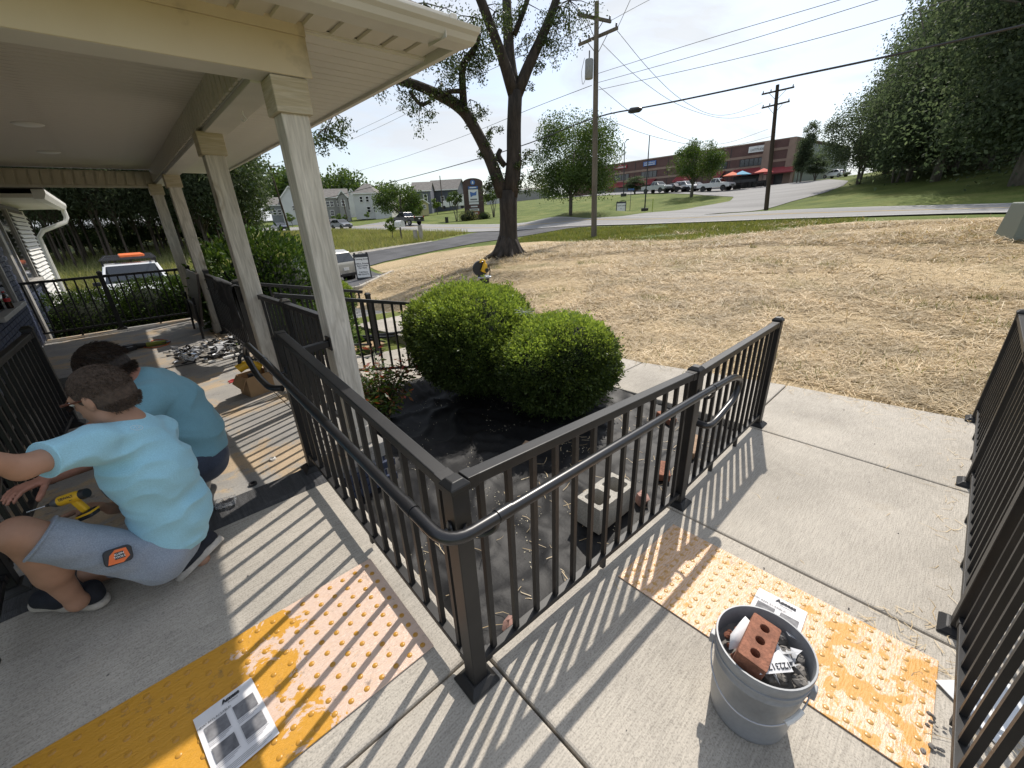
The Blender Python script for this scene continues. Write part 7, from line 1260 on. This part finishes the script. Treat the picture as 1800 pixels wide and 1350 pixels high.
U2 = upole('dark creosoted utility pole across the road with many insulators', at(1347, 370, 50.8), at(1367, 149, 50.8), .21, M_wpole2, [(at(1339, 166, 50.5), at(1396, 153, 51.3)), (at(1339, 190, 50.6), at(1388, 178, 51.2))])
U3 = upole('distant utility pole seen left of the first porch pillar', at(508, 403, 94), at(472, 288, 94), .19, M_wpole2, [(at(457, 293, 94), at(490, 292.5, 94)), (at(465, 306, 94), at(490, 305.5, 94))])
M_wire = pm('black_cable', (.03,.03,.033), .6); M_wire2 = pm('grey_conductor', (.16,.16,.17), .5, metal=.4)
def wire(lab, pts, r, m_=M_wire2, group=None):
    P = [at(*p) for p in pts]; mb = MB(); mb.tube(smooth_path(P, 6, 5), r, 5); return mb.build('power_line', m_, None, smooth=True, label=lab, cat='power line', group=group)
wire('thick black cable bundle crossing the sky above the lawn', [(540, 357, 80), (660, 327, 62), (750, 305, 50), (930, 254, 33), (1045, 204, 26.2), (1150, 186, 23.6), (1270, 161, 21.8), (1400, 133, 20.6), (1545, 103, 19.9), (1800, 45, 19.4), (2100, -30, 20)], .034, M_wire)
mb = MB(); mb.tube([at(1105, 197, 24.3), at(1109, 194.5, 24.2), at(1124, 192, 23.9), at(1128, 191.5, 23.8)], [.05, .13, .13, .05], 8); mb.build('splice_case', M_bpl, None, smooth=True, label='black splice case hanging on the thick cable right of the pole', cat='splice case')
G1 = 'three conductors running right from the tall pole'
for lab, q in (('highest of the three conductors right of the tall pole', [(1052, 129, 26.2), (1250, 66, 22.4), (1478, 0, 20.3), (1700, -70, 19.6)]), ('middle of the three conductors right of the tall pole', [(1052, 145, 26.2), (1280, 82, 22), (1544, 0, 20.0), (1760, -70, 19.5)]), ('lowest of the three conductors right of the tall pole', [(1052, 158, 26.2), (1300, 103, 21.6), (1500, 51, 20.1), (1658, 4, 19.6), (1850, -60, 19.5)])): wire(lab, q, .011, group=G1)
for lab, q in (('upper of two parallel wires left of the tall pole', [(1046, 20, 26), (827, 125, 40), (700, 196, 56), (557, 263, 82), (472, 292, 94)]), ('lower of two parallel wires left of the tall pole', [(1046, 40, 26), (827, 138, 40), (700, 208, 56), (557, 273, 82), (480, 296, 94)]), ('single wire falling left behind the oak from the tall pole', [(1040, 150, 26.2), (935, 190, 33), (823, 237, 43), (700, 280, 60), (567, 319, 86), (490, 334, 98)])): wire(lab, q, .016)
for lab, q in (('outermost sagging wire between tall pole and creosoted pole', [(1085, 54, 26), (1138, 120, 29), (1191, 173, 33), (1249, 204, 38), (1293, 201, 43), (1340, 180, 50.4)]), ('second sagging wire between tall pole and creosoted pole', [(1060, 78, 26.6), (1115, 133, 29), (1191, 187, 34), (1275, 212, 41), (1338, 198, 50.4)]), ('third sagging wire between tall pole and creosoted pole', [(1053, 152, 26.3), (1120, 208, 30), (1209, 247, 36), (1267, 257, 42), (1350, 227, 50.6)]), ('lowest sagging wire between tall pole and creosoted pole', [(1060, 207, 26.3), (1142, 240, 31), (1240, 260, 39), (1290, 257, 45), (1355, 240, 50.7)]), ('wire rising steeply out of view from the pole top', [(1086, 48, 25.9), (1108, 0, 24), (1125, -40, 23)]), ('pale wire rising to the right from the upper crossarm', [(1074, 36, 26.8), (1140, 0, 30), (1260, -60, 36)])): wire(lab, q, .013)
def lamp(lab, base, top, box=True): 
    t = thing('street_lamp', lab, 'lamp post', base); b, tp_ = Vector(base), Vector(top); mb = MB(); mb.tube([b, tp_], [.09, .06], 8); mb.build('pole', M_mull, t, smooth=True); mb = MB(); mb.box(b+Vector((0, 0, .2)), (.7, .7, .5)); mb.build('base', M_mull, t, bevel=.05); 
    if not box: return t
    mb = MB(); mb.tube(smooth_path([tp_, tp_+Vector((-.05, -.12, .2)), tp_+Vector((-.1, -.5, .42))], .3), .05, 6); hd = mb.build('arm', M_mull, t); mb = MB(); mb.box(tp_+Vector((-.1, -.6, .44)), (.2, .4, .12)); mb.build('lamp_head', M_ins, hd); return t
lamp('slim street lamp left of the dark pole before the shops', at(1096, 345, 78), at(1098, 252, 78)); lamp('dark pole with square base at the drive to the shops', at(1133, 372, 62), at(1142, 238, 62), False)
mb = MB(); 
for lab, a, b in (('thin grey pole standing among the far houses on the left', at(612, 392, 108), at(602, 349, 108)), ('thin pole by the white box truck', at(779, 368, 112), at(773, 309, 112))): mb = MB(); mb.tube([a, b], .10, 6); mb.build('thin_pole', M_wpole2, None, smooth=True, label=lab, cat='pole')
M_signbr = pm('sign_brown_brick', (.115,.075,.065), .9, var=.2, scale=1, grit=.3, gscale=9)
sb_ = gnd(at(835, 384, 80)); sx = CR.copy(); sx.z = 0; sx.normalize(); sx = Matrix.Rotation(R(6), 3, 'Z')@sx; sy = Vector((-sx.y, sx.x, 0)); Q = lambda x, z, o=0: sb_+sx*x-sy*o+Vector((0, 0, z)); MS = thing('monument_sign', 'tall arched brick sign with coloured shop panels beside the road', 'sign', sb_); k_ = 6.55
def spoly(nm, poly, o0, o1, m_): n = len(poly); mb = MB(); mb.add([Q(x, z, o0) for x, z in poly]+[Q(x, z, o1) for x, z in poly], [tuple(range(n)), tuple(range(2*n-1, n-1, -1))]+[(i, (i+1) % n, n+(i+1) % n, n+i) for i in range(n)]); return mb.build(nm, m_, MS)
arch = [(-1.75, -.5), (1.75, -.5), (1.75, 5.9)]+[(1.75*math.cos(a), 5.9+.75*math.sin(a)) for a in np.linspace(.12, math.pi-.12, 12)]+[(-1.75, 5.9)]; spoly('brick_body', arch, -.5, .4, M_signbr)
spoly('round_logo', [(.42*math.cos(a), 5.95+.42*math.sin(a)) for a in np.linspace(0, 6.28, 17)[:-1]], .4, .46, M_sblue)
for z0, z1, m_ in ((4.95, 5.35, M_sblue), (2.9, 4.85, M_swht), (2.45, 2.8, M_swht), (1.85, 2.35, M_shopb), (1.35, 1.75, M_swht), (.75, 1.25, M_sred)): spoly('panel', [(-.85, z0), (.85, z0), (.85, z1), (-.85, z1)], .4, .5, m_)
spoly('logo_mark', [(-.6, 4.5), (.1, 4.3), (.6, 4.55), (.5, 3.9), (-.1, 3.85), (-.5, 3.6)], .5, .52, M_sblue); spoly('logo_text', [(-.6, 3.15), (.6, 3.15), (.6, 3.35), (-.6, 3.35)], .5, .52, M_sgrey)
spoly('logo_mark', [(-.15, 5.75), (.15, 5.75), (.10, 6.15), (-.10, 6.15)], .46, .48, M_swht); spoly('logo_text', [(-.6, 5.07), (.6, 5.07), (.6, 5.23), (-.6, 5.23)], .5, .52, M_swht); spoly('logo_text', [(-.6, 2.0), (.6, 2.0), (.6, 2.2), (-.6, 2.2)], .5, .52, M_swht); spoly('logo_text', [(-.6, 1.48), (.6, 1.48), (.6, 1.62), (-.6, 1.62)], .5, .52, M_sgrey); spoly('logo_text', [(-.6, .92), (.6, .92), (.6, 1.08), (-.6, 1.08)], .5, .52, M_swht)
def aframe(lab, base, face, H_, W_, lines, legs=M_bpl):
    """folding pavement sign facing direction `face`"""
    base = Vector(base); f = Vector((face[0], face[1], 0)).normalized(); s = Vector((-f.y, f.x, 0)); t = thing('sandwich_board', lab, 'sign', base); apex = base+Vector((0, 0, H_))
    for sg in (1, -1):
        lo = base+f*(.30*sg*H_*.9); d = (apex+f*.03*sg-lo); u = d.normalized(); nn = s.cross(u)*1; nn = nn if nn.dot(f)*sg > 0 else -nn; mb = MB(); Rm = Matrix((s, u, nn)).transposed(); mb.box(lo+u*(d.length/2), (W_, d.length, .03), Rm); p = mb.build('panel', legs, t, bevel=.008)
        if sg == 1:
            mb = MB(); mb.box(lo+u*(d.length*.47)+nn*.018, (W_*.84, d.length*.80, .006), Rm); mb.build('poster', M_white, p)
            rd = s if s.cross(u).dot(nn) > 0 else -s
            for txt, v, sz in lines: text_on('lettering', txt, sz*H_, M_ink, p, lo+u*(d.length*v)+nn*.0225, rd, u, bold=.0025)
    mb = MB(); mb.tube([apex-s*W_*.14+Vector((0,0,-.02)), apex-s*W_*.14+Vector((0, 0, .06)), apex+s*W_*.14+Vector((0, 0, .06)), apex+s*W_*.14+Vector((0,0,-.02))], .014, 6); mb.build('handle', legs, t)
    for k in (-1, 1): mb = MB(); mb.box(apex+s*k*W_*.40+Vector((0, 0, .02)), (.07, .07, .10)); mb.build('hinge', legs, t)
    return t
b = gnd(at(641, 490, 20.6), .035); aframe('black framed sandwich board headed Coming Soon at the edge of the lot', b, (CAMP-b), 1.08, .66, [('Coming Soon', .80, .095), ('Office, Private', .62, .090), ('Salon Suites', .535, .090), ('For Rent', .45, .090), ('Call Now', .28, .090), ('980-553-8191', .19, .080)])
b = gnd(at(1091, 378, 62)); aframe('small black and white roadside board on the grass before the shops', b, (CAMP-b), 1.5, 1.3, [('NOW OPEN', .66, .14), ('&', .42, .12)])
mb = MB(); p = gnd(at(1146, 376, 50)); mb.tube([p, p+Vector((0, 0, 1.35))], .05, 6); mb.build('marker_post', pm('lime_marker', (.35,.42,.08), .6), None, label='thin yellow green marker post beside the shop drive', cat='post')
t = thing('street_sign', 'small blue street name sign on a thin post by the shop drive', 'sign', gnd(at(1107, 372, 64))); p = Vector(t.location); mb = MB(); mb.tube([p, p+Vector((0, 0, 2.9))], .04, 6); mb.build('post', M_ins, t); mb = MB(); mb.bar(p+sx*-.45+Vector((0, 0, 2.9)), p+sx*.45+Vector((0, 0, 2.9)), .04, .22); mb.build('name_plate', M_sblue, t)
p = gnd(at(706, 420, 44)); t = thing('mailbox', 'white mailbox on a wooden post beside the driveway', 'mailbox', p); mb = MB(); mb.box(p+Vector((0, 0, .6)), (.11, .11, 1.3)); mb.build('post', M_wpole, t); Mm = Matrix.Translation(p+Vector((0, 0, 1.28)))@Matrix.Rotation(R(10), 4, 'Z')@Matrix.Rotation(R(90), 4, 'X'); mb = MB(); mb.prism([(-.28, 0), (.28, 0), (.28, .3)]+[(.28*math.cos(a), .3+.28*math.sin(a)) for a in np.linspace(.3, 2.84, 7)]+[(-.28, .3)], -.45, .45, Mm); mb.build('box', M_white, t)
for lab, px in (('shorter concrete bollard post by the driveway', 731), ('taller leaning concrete bollard post by the driveway', 741)): p = gnd(at(px, 419, 42)); mb = MB(); mb.tube([p-Vector((0, 0, .1)), p+Vector((0.0, .08 if px > 735 else 0, 1.0 if px < 735 else 1.35))], .20, 8); mb.build('bollard', M_conc, None, smooth=True, label=lab, cat='bollard')
p = gnd(at(1806, 417, 17)); mb = MB(); mb.box(p+Vector((0, 0, .42)), (1.0, .9, .9), Matrix.Rotation(R(20), 3, 'Z'), top=(.82, .82)); mb.build('utility_box', pm('green_grey_metal', (.13,.15,.12), .5), None, bevel=.03, label='green grey utility box at the right edge of the lawn', cat='utility box')
p = gnd(at(784, 374, 74)); mb = MB(); mb.tube([p, p+Vector((0, 0, .9))], .28, 8); mb.build('post_stub', M_bpl, None, smooth=True, label='dark stub post on the grass left of the brick sign', cat='post')
# ---------------------------------------------------------------- trees beyond
TG = 'trees beyond the road'
pr = tree_proto(101, 12, .22, 1.8, (5.0, 5.0, 4.9), 6.0, 32000, .20, M_mid, M_bark2, 90, .35, 9, fork=2, extra=[((0, 0, 3.4), (4.8, 4.8, 1.8), 6000)]); plant(pr, 'broad green tree beyond the road, left of the tall pole', gnd(at(1003, 372, 48)), (.98, .98, .93), .4, TG)
pr = tree_proto(102, 9, .26, 2.0, (5.0, 5.0, 3.2), 5.4, 15000, .25, M_mid, M_bark2, 60, .3, 7); plant(pr, 'round crowned tree in the shop parking lot', gnd(at(1215, 347, 76)), (.80, .80, .92), 0, TG)
pr = tree_proto(103, 6, .3, 1.2, (5.4, 5.4, 3.6), 4.0, 8000, .38, M_mid, M_bark2, 40, .2, 6); plant(pr, 'dense rounded tree in front of the white hipped house', gnd(at(705, 374, 92)), (.95, .95, .92), 0, TG); plant(pr, 'smaller tree at the right foot of the rounded tree', gnd(at(726, 374, 96)), (.45, .45, .5), 2, TG)
pr = tree_proto(104, 5, .10, 1.7, (1.45, 1.45, 1.15), 3.3, 1800, .22, M_mid, M_bark2, 18, .1, 6, fork=3); plant(pr, 'small topiary like tree left of the brick sign', gnd(at(803, 386, 78)), 1.08, 0, TG); plant(pr, 'small topiary like tree right of the brick sign', gnd(at(868, 381, 80)), 1.05, 1.5, TG)
pr = tree_proto(105, 2.5, .03, .5, (.5, .5, .95), 1.3, 900, .14, leafmat('bright_sapling_leaf', [(.08,.14,.02), (.13,.20,.03)], .4, .5, 1), M_bark2, 14, 0, 3); plant(pr, 'bright green sapling beside the mailbox', gnd(at(691, 420, 45)), 1.15, 0, TG)
for k, (px, py, D, s) in enumerate(((588, 392, 105, 1.1), (596, 391, 108, 1.3), (645, 381, 128, 1.2), (607, 384, 130, 1.1), (513, 392, 125, 1.8), (768, 366, 118, 2.0))): plant(pr, ('small bush at the roadside left of the far lamp', 'pointed conifer beside the far roadside lamp', 'little tree before the white hipped house', 'little tree before the stone house', 'thin young tree before the tall white gable', 'young tree before the dark blue house')[k], gnd(at(px, py, D)), (s*1.2, s*1.2, s), k, TG)
for k, (px, py, s) in enumerate(((818, 386, 1.0), (828, 387, 1.3), (852, 386, .8))):
    p = gnd(at(px, py, 77)); hedge(('round grey green shrub at the left foot of the brick sign', 'large pale shrub in front of the brick sign', 'low dark shrub at the right foot of the brick sign')[k], (p.x, p.y, p.z+.5*s), (1.1*s, .9*s, .75*s), 60+k, 420, M_tall if k < 2 else M_hedge, .12)['group'] = 'shrubs at the foot of the brick sign'
pr = tree_proto(106, 9, .12, .2, (1.1, 1.1, 4.3), 4.3, 5200, .22, M_drk, M_bark2, 60, .1, 2); CG = 'evergreens at the shop corner'; plant(pr, 'tall columnar evergreen at the corner of the shops', gnd(at(1406, 322, 86)), (1, 1, 1.05), 0, CG); plant(pr, 'shorter columnar evergreen left of the tall one', gnd(at(1400, 322, 85.5)), (.8, .8, .72), 1, CG); plant(pr, 'wide dark evergreen before the grey shop wall', gnd(at(1431, 321, 84)), (1.25, 1.1, .46), 2, CG); plant(pr, 'low round shrub before the left shop windows', gnd(at(1116, 338, 92)), (1.6, 1.6, .40), 2, CG)
# the dark grove on the hill at the right
GA = tree_proto(110, 13, .20, 2.4, (5.0, 5.0, 5.6), 7.2, 21000, .22, M_drk, M_bark2, 80, .75, 8, fork=2, extra=[((0, 0, 4.0), (4.6, 4.6, 2.0), 7000)]); GB = tree_proto(111, 20, .28, 3.0, (6.2, 6.2, 9.2), 10.8, 32000, .26, M_drk, M_bark2, 120, .85, 10, extra=[((0, 0, 4.8), (5.8, 5.8, 2.8), 11000)]); GC = tree_proto(112, 26, .34, 3.2, (7.2, 7.2, 12.2), 14.0, 40000, .29, M_drk, M_bark2, 150, .85, 10, extra=[((0, 0, 5.2), (6.6, 6.6, 3.2), 14000)])
GG = 'dark grove on the hill'
for p_, lab, px, py, D, s, rz in ((GA, 'forked pale trunked tree at the left end of the dark grove', 1507, 328, 64, (.92, .92, .78), .2), (GA, 'tree behind the forked one at the left of the grove', 1552, 322, 74, (1, 1, .95), 2), (GA, 'slim dark tree second in the front row of the grove', 1571, 326, 60, .80, 1.1), (GB, 'tall dark tree rising behind the front row', 1592, 318, 70, .90, .5), (GA, 'slim dark tree third in the front row of the grove', 1594, 324, 59, .84, 2.4), (GC, 'very tall dark tree in the middle of the grove', 1668, 315, 66, .98, .3), (GB, 'dark tree with thick trunk right of the grove middle', 1641, 325, 55, .92, 4), (GC, 'tall dark tree toward the right edge of the picture', 1725, 312, 60, 1.05, 1.3), (GC, 'great dark tree with low branches at the right edge', 1786, 329, 42, .92, 2.2), (GC, 'dark tree filling the top right corner behind the great one', 1775, 306, 66, 1.1, 3.1), (GC, 'tall dark tree just outside the right edge', 1900, 330, 46, 1.0, 5), (GB, 'dark tree deep in the grove behind the others', 1640, 305, 84, 1.0, 1), (GB, 'dark tree deep in the grove at the right', 1700, 302, 80, 1.1, 3), (GB, 'dark tree deep in the grove at the far right', 1760, 300, 86, 1.1, 2), (GA, 'low dark tree closing the gap under the grove', 1605, 312, 80, .9, 1), (GA, 'low dark tree closing the gap at the right under the grove', 1660, 306, 76, 1.0, 4)): plant(p_, lab, gnd(at(px, py, D)), s, rz, GG)
# the pine wood at the left
PA = tree_proto(120, 17, .075, 3.0, (3.0, 3.0, 6.6), 8.2, 9000, .30, M_ndl, M_pine, 64, .55, 8, asp=.22); PB = tree_proto(121, 18, .08, 3.6, (3.1, 3.1, 6.4), 8.8, 9000, .30, M_ndl, M_pine, 58, .55, 8, asp=.22); PC = tree_proto(122, 15, .07, 2.6, (3.0, 3.0, 6.0), 7.4, 8500, .30, M_ndl, M_pine, 60, .6, 8, asp=.22)
rng = np.random.default_rng(55); PGp = 'pines of the wood beyond the field'; k = 0
for row, (D0, n) in enumerate(((49, 15), (54, 16), (60, 17), (67, 17), (76, 17))):
    for j in range(n):
        px = 60+(400*(j+rng.uniform(.15, .85))/n); D = D0+rng.uniform(-2, 2); p = gnd(at(px, 450, D))
        plant((PA, PB, PC)[rng.integers(3)], 'straight pine in the wood beyond the tall grass field', p, (rng.uniform(.9, 1.15),)*3, rng.uniform(0, 6), PGp, 'pine_tree', 'pine tree'); k += 1
pr = tree_proto(123, 12, .2, 1.6, (4.2, 4.2, 5.6), 6.4, 13000, .26, leafmat('edge_tree_leaf', [(.035,.06,.018), (.05,.085,.028), (.08,.115,.04)], .3, .5, .3), M_bark2, 80, .35, 8); EG = 'leafy trees at the edge of the pine wood'
for lab, px, D, s in (('pale leafy tree at the right edge of the pine wood', 418, 50, 1.0), ('leafy tree in front of the pines behind the second pillar', 365, 52, .9), ('shorter leafy tree nearest the distant utility pole', 440, 62, .62)): plant(pr, lab, gnd(at(px, 430, D)), s, px, EG)
for k in range(12):
    px = 40+k*37+rng.uniform(-10, 10); plant(pr, 'undergrowth bush at the foot of the pine wood', gnd(at(px, 450, 58+rng.uniform(-3, 14))), (.55, .55, .30), k, 'undergrowth of the pine wood', 'bush', 'bush')
# far tree line
P = []; rngf = np.random.default_rng(8)
for k in range(150):
    px = rngf.uniform(470, 700); D = rngf.uniform(190, 240); b = at(px, 385, D); hgt = rngf.uniform(13, 21)*(1.0 if px < 640 else .75); r = rngf.uniform(3.5, 6); n = 260; d = unit(rngf.normal(size=(n, 3)))*rngf.random((n, 1))**.4; P.append(np.array((b.x, b.y, b.z))+np.array((0, 0, hgt*.6))+d*np.array((r, r, hgt*.42)))
for k in range(60):
    px = rngf.uniform(690, 1060); D = rngf.uniform(230, 280); b = at(px, 358, D); r = rngf.uniform(4, 6); n = 140; d = unit(rngf.normal(size=(n, 3)))*rngf.random((n, 1))**.4; P.append(np.array((b.x, b.y, b.z))+np.array((0, 0, 1))+d*np.array((r, r, 5)))
P = np.concatenate(P); V, F = leaves(P, 1.15, .7, None, 0, .1, rngf); npobj('far_wood', V, F, M_mid, None, kind='stuff', label='distant dark green wood behind the far houses', cat='wood')
# dark wood floor on the hill beyond the grove
P = []
for k in range(90):
    px = rngf.uniform(1560, 1900); D = rngf.uniform(92, 125); b = gnd(at(px, 300, D)); r = rngf.uniform(3, 5); n = 200; d = unit(rngf.normal(size=(n, 3)))*rngf.random((n, 1))**.4; P.append(np.array((b.x, b.y, b.z))+np.array((0, 0, 5))+d*np.array((r, r, 7)))
P = np.concatenate(P); V, F = leaves(P, .9, .7, None, 0, .2, rngf); npobj('far_wood', V, F, M_drk, None, kind='stuff', label='dark wood closing the view behind the grove on the hill', cat='wood')
P = []
for k in range(110):
    px = rngf.uniform(-60, 500); D = rngf.uniform(84, 100); b = gnd(at(px, 450, D)); n = 240; d = unit(rngf.normal(size=(n, 3)))*rngf.random((n, 1))**.4; P.append(np.array((b.x, b.y, b.z))+np.array((0, 0, rngf.uniform(9, 14)))+d*np.array((3.2, 3.2, 4)))
P = np.concatenate(P); V, F = leaves(P, .8, .6, None, 0, .2, rngf); npobj('far_wood', V, F, M_ndl, None, kind='stuff', label='depth of the pine wood behind the front rows', cat='wood')
